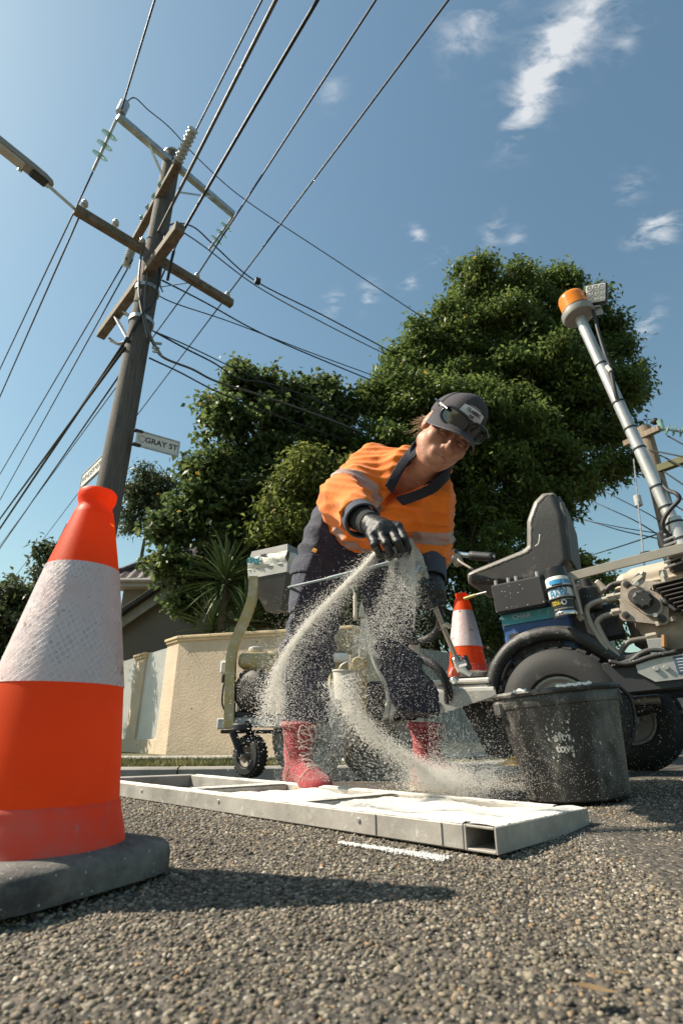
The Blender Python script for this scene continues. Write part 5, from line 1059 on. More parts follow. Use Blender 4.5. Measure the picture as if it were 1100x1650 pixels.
# ---- boots
def boot(ank, toe_dir, label, cuf, lean=0.):
    b = np.array([ank[0], ank[1], G(ank[1], ank[0])]); f = nrm(np.r_[toe_dir, 0]); l = np.cross((0, 0, 1.), f); B = np.array([f, l, (0, 0, 1.)]).T.astype(np.float32); k = S*1.0; z0 = .022
    shaft_top = b+np.array([0, 0, .225*k])+f*-.01
    def W(v): return b+B@np.array(v, float)
    def last(q, off=0.):
        d = sd_ell(q, (-.035*k, 0, .045*k+.0), (.05*k+off, .040*k+off, .055*k+off)); d = smin(d, sd_ell(q, (.115*k, .004*k, .040*k), (.068*k+off, .050*k+off, .036*k+off)), .03); d = smin(d, sd_cap(q, (0.0, 0, .075*k), (.085*k, 0, .05*k), .046*k+off, .044*k+off), .03); return d
    def upper(p):
        q = (p-b.astype(np.float32))@B; d = last(q); sh = sd_cap(q, (-.012*k, 0, .08*k), (-.018*k+lean, 0, .235*k), .047*k, .062*k); d = smin(d, sh, .03); d = np.maximum(d, q[..., 2]-.238*k+.02*q[..., 0]); d = np.maximum(d, -(q[..., 2]-.020)); d -= .005*folds(q, (.6, 0, 1), 55, 1.4)*np.exp(-((q[..., 2]-.10*k)/.035)**2)*np.exp(-((q[..., 0]-.04)/.05)**2)+.0016*wob(q, 45)+.0022*folds(q, (.5, .5, 1), 40, 1.2)
        hole = sd_cap(q, (-.018*k, 0, .18*k), (-.018*k+lean, 0, .30*k), .048*k, .052*k); return np.maximum(d, -hole)
    root = sd_obj('boot', upper, W((-.11, -.09, -.01)) if False else b-.24, b+np.array([.24, .24, .30]), .0042, SUEDE, person, origin=b); root['label'] = label
    def sole(p):
        q = (p-b.astype(np.float32))@B; d2 = last(np.concatenate([q[..., :2], np.full_like(q[..., :1], .042*k)], -1), .006); return np.maximum(d2, np.maximum(q[..., 2]-.026, -(q[..., 2]-.001)))
    sd_obj('sole', sole, b-.24, b+np.array([.24, .24, .04]), .0042, SOLE, root)
    def welt(p): q = (p-b.astype(np.float32))@B; d2 = last(np.concatenate([q[..., :2], np.full_like(q[..., :1], .042*k)], -1), .008); return np.maximum(d2, np.abs(q[..., 2]-.027)-.003)
    sd_obj('welt', welt, b-.24, b+np.array([.24, .24, .05]), .004, SOLE, root)
    def hit(x, y, z, dirv):
        o = np.array([x, y, z], float)+np.array(dirv)*.14; t = 0
        for _ in range(80):
            d = float(upper(np.array([[W(o-np.array(dirv)*t)]], np.float32))[0, 0])
            if d < .0006 or t > .14: break
            t += max(d*.6, .0008)
        return W(o-np.array(dirv)*(t-.003))
    for yy in (-1, 1):
        P = [hit(x, yy*.002*0+y*yy, z, dv) for x, y, z, dv in ((.115*k, .0, .09*k, (.35, 0, .94)), (.108*k, .022*k, .075*k, nrm((.3, yy*.6, .75))), (.095*k, .036*k, .055*k, nrm((.1, yy*.95, .3))), (.085*k, .040*k, .036*k, (0, yy, 0)))]; MB().tube(smooth_path(P, 4), .0017, 5).build('seam', SOLE, root, 180)
        P = [hit(x, 0, z, nrm((-.2, yy, 0))) for x, z in ((-.01*k, .225*k), (.0, .17*k), (.015*k, .12*k), (.02*k, .08*k), (-.01*k, .04*k))]; MB().tube(smooth_path(P, 4), .0017, 5).build('seam', SOLE, root, 180)
    MB().lathe([(.062*k, -.012), (.068*k, -.008), (.070*k, 0), (.068*k, .008), (.062*k, .010)], frame(W((-.018*k+lean, 0, .226*k))), 28, cap=False).build('padded_collar', SUEDE, root, 180)
    n = 8
    for i in range(n):
        t = i/(n-1); cx_, cz_ = .085*k-.07*k*t, .070*k+.14*k*t; dirv = nrm((.55+.3*t, 0, .75-.7*t)); wd = .021+.004*t; s_ = 1 if i % 2 else -1
        P = [hit(cx_, y, cz_+s_*(.006)*(y/wd), dirv) for y in np.linspace(-wd, wd, 7)]; MB().tube(smooth_path(P, 2), .0033, 5).build('lace', LACE, root, 180)
        for y in (-wd-.004, wd+.004): p = hit(cx_, y, cz_, dirv); MB().sph(p, .0042, 8, 6).build('eyelet', M['steel'], root)
    top = [W((.05*k*1.0, y, .215*k+z)) for y, z in ((0, 0), (.03, .01), (.042, -.02), (.03, -.05), (.012, -.02), (0, 0), (-.03, .008), (-.04, -.03), (-.02, -.045))]; MB().tube(smooth_path(top, 5), .0025, 5).build('bow', LACE, root, 180)
    return root
bR = boot(A(483, 1232, 2.11), nrm(np.array([.55, -.85])), 'red suede lace-up boot on her right foot beside the frame', cufR)
bL = boot(A(694, 1218, 2.18), nrm(np.array([.92, -.62])), 'red suede lace-up boot on her left foot behind the falling beads', cufL)
# ---- gloves
def chain(pts, r0, r1):
    pts = [np.asarray(q, float) for q in pts]; n = len(pts)-1
    def f(p):
        d = None
        for i in range(n):
            c = sd_cap(p, pts[i], pts[i+1], r0+(r1-r0)*i/n, r0+(r1-r0)*(i+1)/n); d = c if d is None else smin(d, c, .004)
        return d
    return f
def right_glove():
    Yk = 1.40
    kn = [A(640, 848, 1.35), A(627, 853, 1.345), A(612, 858, 1.345), A(598, 862, 1.35)]; pip = [A(652, 868, 1.325), A(640, 873, 1.315), A(622, 877, 1.315), A(604, 878, 1.325)]; dip = [A(656, 883, 1.335), A(646, 887, 1.33), A(628, 890, 1.335), A(610, 889, 1.345)]; tip = [A(655, 894, 1.35), A(644, 897, 1.35), A(627, 899, 1.358), A(611, 897, 1.365)]
    th = [A(618, 858, 1.40), A(632, 876, 1.39), A(640, 893, 1.375)]; w0 = wrR+nrm(wrR-elR)*.005
    fs = [chain([k, a, b, c], .0125*S, .0095*S) for k, a, b, c in zip(kn, pip, dip, tip)]+[chain(th, .0145*S, .0105*S)]; ce = np.mean(kn, 0); ax = nrm(ce-w0)
    def f(p):
        d = sd_cap(p, w0, ce-ax*.01, .032*S, .030*S); 
        for k in kn: d = smin(d, sd_cap(p, w0*.45+ce*.55, k, .022*S, .0145*S), .014)
        fi = None
        for g in fs: fi = g(p) if fi is None else smin(fi, g(p), .0025)
        d = smin(d, fi, .008); return d-.0012*wob(p, 60)-.0009*folds(p, ax, 120, 1.)
    lo, hi = np.minimum.reduce(tip+kn+[w0])-.06, np.maximum.reduce(tip+kn+[w0])+.06; g = sd_obj('glove', f, lo, hi, .0026, GLOVE, person); g['label'] = 'black rubber-palmed glove on her right hand dropping beads'
    def cuff(p):
        d = sd_cap(p, wrR*.8+elR*.2, w0*.55+ce*.45, .043*S, .0345*S)-.0012*folds(p, nrm(ce-wrR), 300, 0.); return np.maximum(d, np.maximum(sd_plane(p, w0*.62+ce*.38, ax), -sd_plane(p, wrR*.84+elR*.16, wrR-elR)))
    sd_obj('glove_cuff', cuff, lo-.08, hi+.08, .0034, KNIT, person)
    def inner(p): d = np.abs(sd_cap(p, wrR*.6+elR*.4, wrR*1.08-elR*.08,   .053*S, .051*S))-.004; return np.maximum(d, np.maximum(sd_plane(p, wrR*1.05-elR*.05, wrR-elR), -sd_plane(p, wrR*.80+elR*.20, wrR-elR)))
    sd_obj('undersleeve', inner, wrR-.14, wrR+.14, .004, mat('dark_blue_lining', (.05, .06, .085), .85), person)
    return dict(tips=tip, kn=kn)
RH = right_glove()
GUN0 = A(672, 895, 1.66); GUN1 = A(692, 960, 1.64); GUN_END = A(737, 1070, 1.70)
def left_glove():
    c = A(690, 958, 1.66); ax = nrm(GUN_END-GUN1); w0 = wrL; v_ = nrm(c*0+np.array([0, -1., -.2])); side = nrm(np.cross(ax, v_)); fs = []
    for k in range(4):
        o = c+ax*(-.030+.021*k)*S; r = .027*S; P = [o+side*r*math.cos(t)+v_*r*math.sin(t) for t in np.radians([200, 140, 80, 20, -30])]; fs.append(chain(P, .0115*S, .009*S))
    P = [c-ax*.02*S-side*.03*S, c-ax*.045*S+v_*.02*S, c-ax*.04*S+v_*.035*S+side*.02*S]; fs.append(chain(P, .013*S, .0105*S))
    def f(p):
        d = sd_cap(p, w0, c-side*.028*S, .034*S, .028*S); d = smin(d, sd_cap(p, c-ax*.03*S-side*.03*S, c+ax*.03*S-side*.03*S, .02*S, .018*S), .02)
        fi = None
        for g in fs: fi = g(p) if fi is None else smin(fi, g(p), .0025)
        return smin(d, fi, .007)-.0012*wob(p, 60)
    lo, hi = np.minimum(c, w0)-.09, np.maximum(c, w0)+.09; g = sd_obj('glove', f, lo, hi, .0028, GLOVE, person); g['label'] = 'black glove on her left hand gripping the spray gun'
    def cuff(p): d = np.abs(sd_cap(p, elL*.4+wrL*.6, wrL, .047*S, .043*S))-.004; return np.maximum(d, sd_plane(p, wrL*1.05-elL*.05, wrL-elL))
    sd_obj('undersleeve', cuff, wrL-.13, wrL+.13, .004, bpy.data.materials['dark_blue_lining'], person)
left_glove()
# ---- face details, hair, cap, sunglasses
ew = mat('eye_white', (.55, .50, .46), .25); ei = mat('iris', (.03, .022, .018), .2); lipm = mat('lips', (.44, .165, .115), .45, var=.1); browm = mat('brow_hair', (.22, .12, .07), .9); hairm = mat('sandy_hair', (.48, .34, .20), .6, var=.3, vs=40)
for sx in (-1, 1):
    e = MB().sph(hw((sx*.031, .0645, -.0030)), .0125*HS, 16, 10).build('eye', ew, person, 180); MB().sph(hw((sx*.031+.001, .0735, -.0060)), np.array([.0060, .0050, .0040])*HS, 12, 8, HB).build('iris', ei, e, 180)
    P = [hw((sx*x, y, z)) for x, y, z in ((.014, .0975, .0225), (.026, .094, .0275), (.038, .086, .0275), (.049, .074, .022))]; MB().tube(smooth_path(P, 4), [.0016]*12+[.0009], 6).build('eyebrow', browm, person, 180)
    P = [hw((sx*x, y, z)) for x, y, z in ((.0185, .0800, -.0040), (.026, .0838, -.0025), (.036, .0828, -.0028), (.0435, .0775, -.0055))]; MB().tube(smooth_path(P, 4), .0013, 5).build('eyelid_crease', browm, person, 180)
def face_pt(x, z, off=.0003):
    y = .135
    for _ in range(80):
        d = float(head_sdf(np.array([[hw((x, y, z))]], np.float32))[0, 0])
        if d < .0004 or y < .03: break
        y -= max(d*.5, .0004)
    return hw((x, y+off, z))
dk = mat('mouth_shadow', (.13, .045, .035), .7); lash = mat('lash_brown', (.05, .028, .018), .8)
MB().tube(smooth_path([face_pt(x, -.0637-3.2*x*x) for x in np.linspace(-.0235, .0235, 9)], 3), [.0006]+[.0011]*23+[.0006], 6).build('mouth_line', dk, person, 180)
for sx in (-1, 1): MB().tube(smooth_path([face_pt(sx*x, z, .0006) for x, z in ((.0175, -.0055), (.023, -.0030), (.031, -.0022), (.039, -.0034), (.0455, -.0062))], 3), [.0008]+[.0015]*11+[.0008], 6).build('lash_line', lash, person, 180)
def lips(p): q = hloc(p); ab = q.copy(); ab[..., 0] = np.abs(ab[..., 0]); d = np.maximum(np.minimum(sd_ell(q, (0, .0850, -.0600), (.0200, .0125, .0036)), sd_ell(q, (0, .0850, -.0675), (.0185, .0122, .0042))), head_sdf(p)/HS-.0009); return np.maximum(d, -sd_box(q, (0, .104, -.0636), (.03, .02, .0012)))
sd_obj('lips', lips, hw((0, .09, -.064))-.04, hw((0, .09, -.064))+.04, .0016, lipm, person)
def hair(p):
    q = hloc(p); d = sd_ell(q, (0, -.022, .026), (.0795, .097, .088)); ab = np.abs(q[..., 0]); d = np.maximum(d, q[..., 1]-.018+.25*(q[..., 2]-.0)); d = np.maximum(d, -(q[..., 2]+.055)); d = np.maximum(d, np.maximum(q[..., 2]-.045, -1)); ear = sd_ell(np.stack([ab, q[..., 1], q[..., 2]], -1), (.078, -.010, -.004), (.03, .024, .034)); return np.maximum(d, -ear)-.0016*folds(q, (.2, .2, 1), 300, .8)
sd_obj('hair', hair, headc-.15, headc+.15, .003, hairm, person)
r = random.Random(6); mb = MB()
for k in range(44):
    a = hw((-.070+r.uniform(-.008, .006), -.04+r.uniform(-.03, .03), -.02+r.uniform(-.03, .03))); b = a-hX*r.uniform(.005, .040)-hf*r.uniform(.0, .04)-hu*r.uniform(.01, .06); m_ = a*.5+b*.5+hu*r.uniform(-.008, .014); mb.tube(smooth_path([a, m_, b], 4), .00042, 4, cap=False)
tag(mb.build('loose_strands', hairm, person, 180), kind='stuff')
CAPN = mat('charcoal_cap', (.055, .050, .060), .9, var=.2, vs=8, bump=.35, bs=220, dust=((.30, .28, .28), .15, 14)); MESHM = mat('cap_mesh', (.035, .034, .042), .9, bump=.8, bs=420)
def cap():
    def crown(p):
        q = hloc(p); d = sd_ell(q, (0, -.012, .042), (.086, .108, .092)); d = smin(d, sd_ell(q, (0, .052, .088), (.056, .042, .052)), .035); cut = -(q[..., 2]-.030-.10*(q[..., 1]-.0)*-1.*.0-.14*q[..., 1]*.5); return np.maximum(np.maximum(d, cut), -(d+.007))-.0006*wob(q, 40)
    o = sd_obj('cap', crown, headc-.19, headc+.21, .0034, CAPN, person)
    # brim
    n, k = 25, 8; V = []
    for s_ in (0, 1):
        for j in range(k):
            t = j/(k-1)
            for i in range(n):
                u = -1+2*i/(n-1); x = u*.084; y0 = .098*math.sqrt(max(0, 1-(u*.98)**2))-.006; L_ = .078*(1-.30*u*u)*math.sqrt(max(.0, 1-abs(u)**5)); y = y0+L_*t; z = .038+.05*y0*.6-.012*t-.030*u*u*(.35+.65*t)-.010*t*t-(.0034 if s_ else 0)+.006; V.append(hw((x, y, z)))
    F = [(j*n+i, j*n+i+1, (j+1)*n+i+1, (j+1)*n+i) for j in range(k-1) for i in range(n-1)]; m_ = n*k; F += [tuple(m_+q for q in f[::-1]) for f in F]; top = k*n-n; F += [(top+i+1, top+i, m_+top+i, m_+top+i+1) for i in range(n-1)]
    F += [(j*n, (j+1)*n, m_+(j+1)*n, m_+j*n) for j in range(k-1)]+[((j+1)*n+n-1, j*n+n-1, m_+j*n+n-1, m_+(j+1)*n+n-1) for j in range(k-1)]
    mb = MB(); mb.add(V, F); mb.build('brim', CAPN, o, 60)
    P = [hw((u*.084*1.0, .098*math.sqrt(max(0, 1-(u*.98)**2))-.006+.078*(1-.30*u*u)*math.sqrt(max(0, 1-abs(u)**5)), .038+.03*(.098*math.sqrt(max(0, 1-(u*.98)**2))-.006)-.022-.030*u*u+.0045)) for u in np.linspace(-1, 1, 40)]; MB().tube(P, .0022, 6).build('brim_edge', mat('brim_piping', (.10, .095, .11), .8), o, 180)
    MB().sph(hw((0, -.012, .134)), .007, 10, 6).build('top_button', CAPN, o)
    def cs(v):   # point on the cap front
        d = nrm(v); s_ = .2
        o_ = np.array([0, -.0, .042]); t = .2
        for _ in range(80):
            dd = float(crown(np.array([[hw(o_+d*t)]], np.float32))[0, 0])
            if dd < .0006: break
            t -= max(dd*.6, .0006)
        return o_+d*t, d
    # arched badge with lettering
    nb = 15; V = []
    for j, z in enumerate(np.linspace(0, 1, 6)):
        for i in range(nb):
            u = -1+2*i/(nb-1); x = .044*u; zz = .064+.040*z+.004*(1-u*u)-(.010*(1-z)*(1-abs(u)) if False else 0); p_, d_ = cs((x*(1-.12*z)*1.0, .098, zz-.042+.004)); V.append(hw(p_+d_*.0022))
    F = [(j*nb+i, j*nb+i+1, (j+1)*nb+i+1, (j+1)*nb+i) for j in range(5) for i in range(nb-1)]; mb = MB(); mb.add(V, F); mb.build('badge', mat('badge_white', (.74, .73, .74), .7, var=.08), o, 60)
    p_, d_ = cs((0, .098, .050)); up_ = nrm(np.array([0, -.55, .85])-d_*(np.array([0, -.55, .85])@d_)); T = np.eye(4); T[:3, :3] = HB.astype(float)@np.array([(1, 0, 0), up_, np.cross((1, 0, 0), up_)]).T; T[:3, 3] = hw(p_+d_*.0046); text_part('lettering', 'CLASSIC', .0135*HS, T, BLK, o, bold=.0004)
    p_, d_ = cs((0, .098, .036)); T[:3, 3] = hw(p_+d_*.0046); text_part('lettering', 'CO', .0105*HS, T, BLK, o, bold=.0004)
    P = []
    for u in np.linspace(-1, 1, 30): p_, d_ = cs((.046*u*.88, .098, .0665)); P.append(hw(p_+d_*.002))
    MB().tube(P, .0016, 5).build('badge_edge', BLK, o, 180)
    # mesh panel seam at the side
    for sx in (-1, 1):
        P = []
        for t in np.linspace(.15, 1.25, 16): p_, d_ = cs((sx*math.cos(t), .30-.25*t, math.sin(t)-.05)); P.append(hw(p_+d_*.0008))
        MB().tube(P, .0014, 5).build('panel_seam', BLK, o, 180)
    # sunglasses pushed up on the peak
    gl = thing('sunglasses', hw((0, .12, .07)), 'dark wraparound sunglasses resting on the front of the navy cap', 'sunglasses'); fm = mat('glasses_frame', (.012, .012, .013), .25); lm = mat('dark_lens', (.02, .02, .023), .06, spec=.8, coat=.5)
    for sx in (-1, 1):
        cx_, cz_ = sx*.040, .049; y = .131; out = [(.0375*abs(math.cos(t))**.6*np.sign(math.cos(t)), .0255*abs(math.sin(t))**.75*np.sign(math.sin(t))) for t in np.linspace(0, 2*math.pi, 33)]
        def gp(x, z, dy=0.): X = cx_+x; return hw((X, y+dy-.0055*(X/.036)**2*2.0+.004, cz_+z))
        MB().tube([gp(x, z) for x, z in out], .0046, 8, cap=False).build('lens_rim', fm, gl, 180); n_ = len(out)-1; V = [gp(0, 0, .002)]+[gp(x*.97, z*.97) for x, z in out[:-1]]; mb = MB(); F_ = [(0, 1+i, 1+(i+1) % n_) for i in range(n_)]; mb.add(V, F_); mb.build('lens', lm, gl, 180)
        P = [hw((sx*.074, .110, .060)), hw((sx*.088, .075, .061)), hw((sx*.0945, .02, .062)), hw((sx*.091, -.03, .062))]; mb = MB(); P = smooth_path(P, 6)
        mb.tube(P, [.0052]*6+[.004]*(len(P)-6), 6); mb.build('temple', fm, gl, 60); MB().tube([hw((sx*.0835, .088, .0605)), hw((sx*.0905, .064, .0615))], .0058, 8).build('hinge_cover', mat('hinge_grey', (.35, .34, .33), .4), gl, 60)
    MB().tube(smooth_path([hw((-.008, .134, .060)), hw((0, .136, .064)), hw((.008, .134, .060))], 5), .0036, 6).build('bridge', fm, gl, 180)
cap()
# ---------------------------------------------------------------- ride-on line marking machine at the right
W0 = at(905, 1143, 2.55); MF = nrm(np.array([-.86, .51, 0])); MLt = np.array([MF[1], -MF[0], 0.]); MR = np.array([MF, -MLt, (0, 0, 1.)]).T
def ML(a, l, z): p = W0+MF*a+MLt*l; return np.array([p[0], p[1], z])
def mpt(px, py, lat):
    d = ray(px, py); o = np.array([0, 0, CAMH]); t = ((W0-o)@MLt+lat)/(d@MLt); return o+d*t
VINYL = mat('sunlit_vinyl', (.17, .155, .135), .40, var=.2, vs=6, dust=((.34, .31, .27), .3, 7), scratch=((.3, .28, .25), .3), bump=.12, bs=120)
VBACK = mat('seat_shell', (.07, .065, .06), .6, var=.3, vs=9, dust=((.26, .24, .21), .4, 10), bump=.1)
TANK = mat('engine_cream', (.50, .42, .32), .45, .1, var=.12, vs=8, dust=((.40, .33, .25), .3, 10))
HOSE = mat('dusty_black_hose', (.02, .02, .021), .5, dust=((.36, .34, .31), .35, 9), specks=((.5, .5, .48), .15, 110), bump=.1)
PIPE = mat('beige_pipe', (.36, .32, .26), .45, .3, var=.15, dust=((.4, .36, .3), .3, 20))
LABEL = mat('blue_plate', (.04, .09, .16), .5); PRINT = mat('pale_print', (.5, .52, .54), .6)
def wheel_on(name, parent, c, axis, R, w, rim_m, tyre_m, lugs=26, hub=.52, rim_dusty=False):
    """c: outer face centre; axis points into the machine"""
    root = MB(); T = frame(c, axis); r = R; pr = [(r*hub, .012), (r*hub*1.04, 0), (r*.70, -.004), (r*.86, .010), (r*.955, .035), (r*.985, w*.25), (r, w*.5), (r*.985, w*.75), (r*.955, w-.035), (r*.86, w-.01), (r*.7, w), (r*hub, w-.012)]
    root.lathe(pr+[pr[0]], T, 56, cap=False); o = root.build(name, tyre_m, parent, 40)
    mb = MB()
    for k in range(lugs):
        for j, (z0, dz, ph) in enumerate(((w*.25, w*.18, 0), (w*.5, w*.20, .5), (w*.75, w*.18, 0))):
            a = 2*math.pi*(k+ph)/lugs; rr = r*(.974 if j == 1 else .955); M_ = T[:3, :3]@rotz(a); mb.box(T[:3, 3]+M_@np.array([rr, 0, z0]), (.020, 2*math.pi*r/lugs*.70, dz), M_@roty(0 if j == 1 else (.32 if j == 2 else -.32)), .003)
    tag(mb.build('tread', tyre_m, o), kind='stuff')
    mb = MB(); mb.lathe([(r*hub, .03), (r*hub*.96, .016), (r*hub*.9, .016), (r*hub*.82, .05), (r*.2, .055), (r*.18, .02), (r*.08, .015), (.001, .015)], T, 40, cap=False); mb.build('rim', rim_m, o, 40)
    mb = MB()
    for k in range(5):
        a = 2*math.pi*k/5; p = T[:3, 3]+T[:3, :3]@np.array([r*.28*math.cos(a), r*.28*math.sin(a), .045]); MB().cyl(p, p-T[:3, 2]*.012, .011, 6).build('wheel_nut', M['steel'], o)
    return o
def ride_on():
    g0 = ML(0, .2, 0); g0[2] = G(g0[1], g0[0]); root = thing('marking_machine', g0, 'ride-on line marking machine with black seat, engine and light mast', 'line marker')
    RIM = mat('grey_rim', (.36, .35, .33), .5, .3, dust=(DUST, .4, 12))
    wheel_on('front_wheel', root, ML(0, -.02, W0[2]), MLt, .285, .20, RIM, M['tyre'], 28)
    wheel_on('rear_wheel', root, ML(-.22, .62, .30), MLt, .255, .20, RIM, M['tyre'], 26)
    wheel_on('front_wheel', root, ML(.02, .80, .33), MLt, .27, .18, RIM, M['tyre'], 26)
    # hose mudguard
    P = smooth_path([mpt(x, y, .02) for x, y in ((790, 1125), (794, 1098), (803, 1070), (828, 1040), (868, 1023), (915, 1021), (953, 1036), (985, 1055), (1012, 1064), (1050, 1060))], 8); MB().tube(P, .034, 14).build('hose_guard', HOSE, root, 180)
    MB().tube(P+MLt*.16, .03, 10).build('hose_guard', HOSE, root, 180)
    # chassis
    def bx(a0, a1, l0, l1, z0, z1, name, m, tilt=0., b=.004, r=None): 
        R = MR@roty(tilt); return MB().box(ML((a0+a1)/2, (l0+l1)/2, (z0+z1)/2), (abs(a1-a0), abs(l1-l0), z1-z0), R, b).build(name, m, r or root)
    bx(-1.3, .30, .23, .29, .40, .50, 'chassis_beam', M['dark_paint'], .0); bx(-1.3, .30, .66, .72, .40, .50, 'chassis_beam', M['dark_paint'], .0)
    # near side beam behind the wheel, silver plate with bolts and a blue data plate
    a, b = mpt(975, 1094, .0), mpt(1130, 1076, .0); up = np.array([0, 0, 1.]); MB().bar(a+MLt*.03, b+MLt*.03+(b-a)*.6, .06, .135, up).build('side_beam', M['dark_paint'], root)
    a, b = mpt(1026, 1080, -.008), mpt(1125, 1068, -.008); x = nrm(b-a); n = -MLt
    T = np.eye(4); u2 = nrm(np.cross(n, x)); u2 = u2 if u2[2] > 0 else -u2; T[:3, :3] = np.array([x, u2, np.cross(x, u2)]).T; T[:3, 3] = a; L = np.linalg.norm(b-a)
    MB().prism([(0, .035), (L*1.6, .05), (L*1.6, -.055), (.055, -.055), (.0, -.012)], .006, T).build('mounting_plate', M['steel'], root)
    for q in (.072, .110): c = a+x*q+u2*-.004; MB().cyl(c, c+n*.02, .0115, 6).build('bolt', M['steel'], root)
    c = a+x*.205+u2*-.0+n*.008; R = np.array([x, n, u2]).T; pl = MB().box(c, (.12, .003, .072), R, .001).build('data_plate', LABEL, root)
    for k in range(5):
        w = .095-.02*(k % 3); MB().box(c+n*.002+u2*(.024-.012*k)-x*(.1-w)/2, (w, .0015, .003), R, .0004).build('print_line', PRINT, pl)
    MB().box(c+n*.0016, (.112, .001, .066), R, .0004).build('plate_field', mat('plate_field', (.05, .075, .11), .5), pl)
    # front deck
    DECK = mat('deck_paint', (.46, .45, .42), .55, var=.15, vs=5, dust=(DUST, .5, 12), scratch=((.12, .11, .1), .5))
    d0, d1 = mpt(699, 1121, -.02), mpt(800, 1098, -.02); zt_ = .455
    MB().box(ML(.46, .30, .435), (.34, .62, .035), MR, .006).build('deck', DECK, root)
    MB().box(ML(.455, -.02, .405), (.33, .02, .065), MR, .003).build('deck_skirt', DECK, root)
    T = np.eye(4); T[:3, :3] = np.array([MF, (0, 0, 1), np.cross(MF, (0, 0, 1))]).T; T[:3, 3] = ML(0, -.045, 0); MB().prism([(.62, .40), (.62, .345), (.575, .325), (.54, .325), (.28, .395), (.28, .42), (.6, .42)], .012, T).build('bracket', M['steel'], root)
    c = ML(.575, -.035, .362); MB().cyl(c+MLt*.01, c-MLt*.022, .016, 12).build('pivot_bolt', M['steel'], root)
    MB().box(ML(.46, .16, .470), (.30, .36, .026), MR, .008).build('cone_tray', mat('cream_slab', (.56, .54, .49), .7, dust=(DUST, .3, 14)), root)
    for l in (.2, .5): MB().bar(ML(.5, l, .42), ML(.05, l, .33), .05, .06).build('deck_arm', M['dark_paint'], root)
    # paint shroud below the deck
    MB().prism([(.52, .385), (.15, .385), (.10, .10), (.40, .13)], .03, (lambda T: (T.__setitem__((slice(0, 3), 3), ML(0, .12, 0)), T)[1])(T.copy())).build('shroud', M['dark_paint'], root)
    MB().prism([(.34, .09), (.20, .09), (.21, .155)], .04, (lambda T: (T.__setitem__((slice(0, 3), 3), ML(0, .06, 0)), T)[1])(T.copy())).build('skid', mat('ochre_paint', (.52, .33, .09), .6, dust=(DUST, .3, 15)), root)
    # battery case and black box on it
    bx(.235, -.10, .06, .42, .565, .795, 'battery_case', M['blue_box'], .07, .012); bx(.237, -.05, .052, .06, .745, .80, 'teal_strip', M['teal'], .07, .001); bx(.205, -.04, .050, .058, .56, .70, 'battery_panel', M['black_plastic'], .07, .002)
    T2 = np.eye(4); T2[:3, :3] = np.array([-MF, (0, 0, 1), np.cross(-MF, (0, 0, 1))]).T@rotz(.07); T2[:3, 3] = ML(.135, .0505, .775); text_part('lettering', 'CHAR', .034, T2, PRINT, root)
    bx(.255, .0, .0, .25, .80, .95, 'control_box', M['black_plastic'], .075, .008)
    for a in (.235, .17, .13, .025): MB().cyl(ML(a, .02, .93+(.255-a)*.08), ML(a, .02, .965+(.255-a)*.08), .009, 8).build('terminal', M['steel'], root)
    MB().tube([mpt(783, 954, -.01), mpt(757, 961, -.01)], .005, 6).build('dip_rod', M['steel'], root); MB().tube([mpt(765, 959, -.01), mpt(747, 965, -.01)], .0085, 8).build('rod_tip', mat('yellow_tip', (.55, .45, .12), .5), root)
    # seat: moulded cushion and backrest
    A2 = lambda p: np.stack([(p-W0.astype(np.float32))@MF.astype(np.float32), (p-W0.astype(np.float32))@MLt.astype(np.float32), p[..., 2]], -1)
    def poly2(q, pts):
        P = np.array(pts, np.float32); d = np.full(q.shape[:-1], 1e9, np.float32); s = np.ones(q.shape[:-1], np.float32); n = len(P)
        for i in range(n):
            a, b = P[i], P[i-1]; e = b-a; w = q-a; t = np.clip((w@e)/(e@e), 0, 1); v = w-e*t[..., None]; d = np.minimum(d, (v*v).sum(-1)); c1 = q[..., 1] >= a[1]; c2 = q[..., 1] < b[1]; c3 = e[0]*w[..., 1] > e[1]*w[..., 0]; f_ = (c1 & c2 & c3) | (~c1 & ~c2 & ~c3); s = np.where(f_, -s, s)
        return s*np.sqrt(d)
    prof = [(.395, 1.015), (.395, 1.045), (.37, 1.055), (.09, 1.125), (.055, 1.15), (.035, 1.30), (-.01, 1.40), (-.05, 1.435), (-.09, 1.43), (-.115, 1.30), (-.105, 1.05), (-.06, 1.0), (.05, .975), (.3, .99)]
    SL0, SL1 = .07, .56
    def seat(p):
        q = A2(p); d2 = poly2(q[..., [0, 2]], prof)-.018; lw = np.abs(q[..., 1]-(SL0+SL1)/2)-(SL1-SL0)/2+.04; zt2 = np.clip((q[..., 2]-1.25)/.2, 0, 1); lw = lw+.022*zt2*zt2
        d = np.sqrt(np.maximum(d2+.03, 0)**2+np.maximum(lw+.03, 0)**2)+np.minimum(np.maximum(d2+.03, lw+.03), 0)-.03
        dish = sd_ell(q, (.19, (SL0+SL1)/2, 1.15), (.26, .15, .06)); d = smax(d, -dish, .03); dish = sd_ell(q, (.085, (SL0+SL1)/2, 1.30), (.06, .14, .15)); return smax(d, -dish, .03)
    c = ML(.15, .28, 1.2); sd_obj('seat', seat, c-[.5, .45, .32], c+[.5, .45, .32], .0065, mat('dark_vinyl', (.034, .031, .028), .45, dust=((.25, .23, .2), .3, 8), bump=.15), root)
    def sunlit_bolster(p):
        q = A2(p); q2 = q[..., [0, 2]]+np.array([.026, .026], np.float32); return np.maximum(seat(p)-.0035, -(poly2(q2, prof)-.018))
    sd_obj('sunlit_bolster', sunlit_bolster, c-[.5, .45, .32], c+[.5, .45, .32], .0065, VINYL, root)  # front and top skin in lighter vinyl: sunlit tone put into the colour
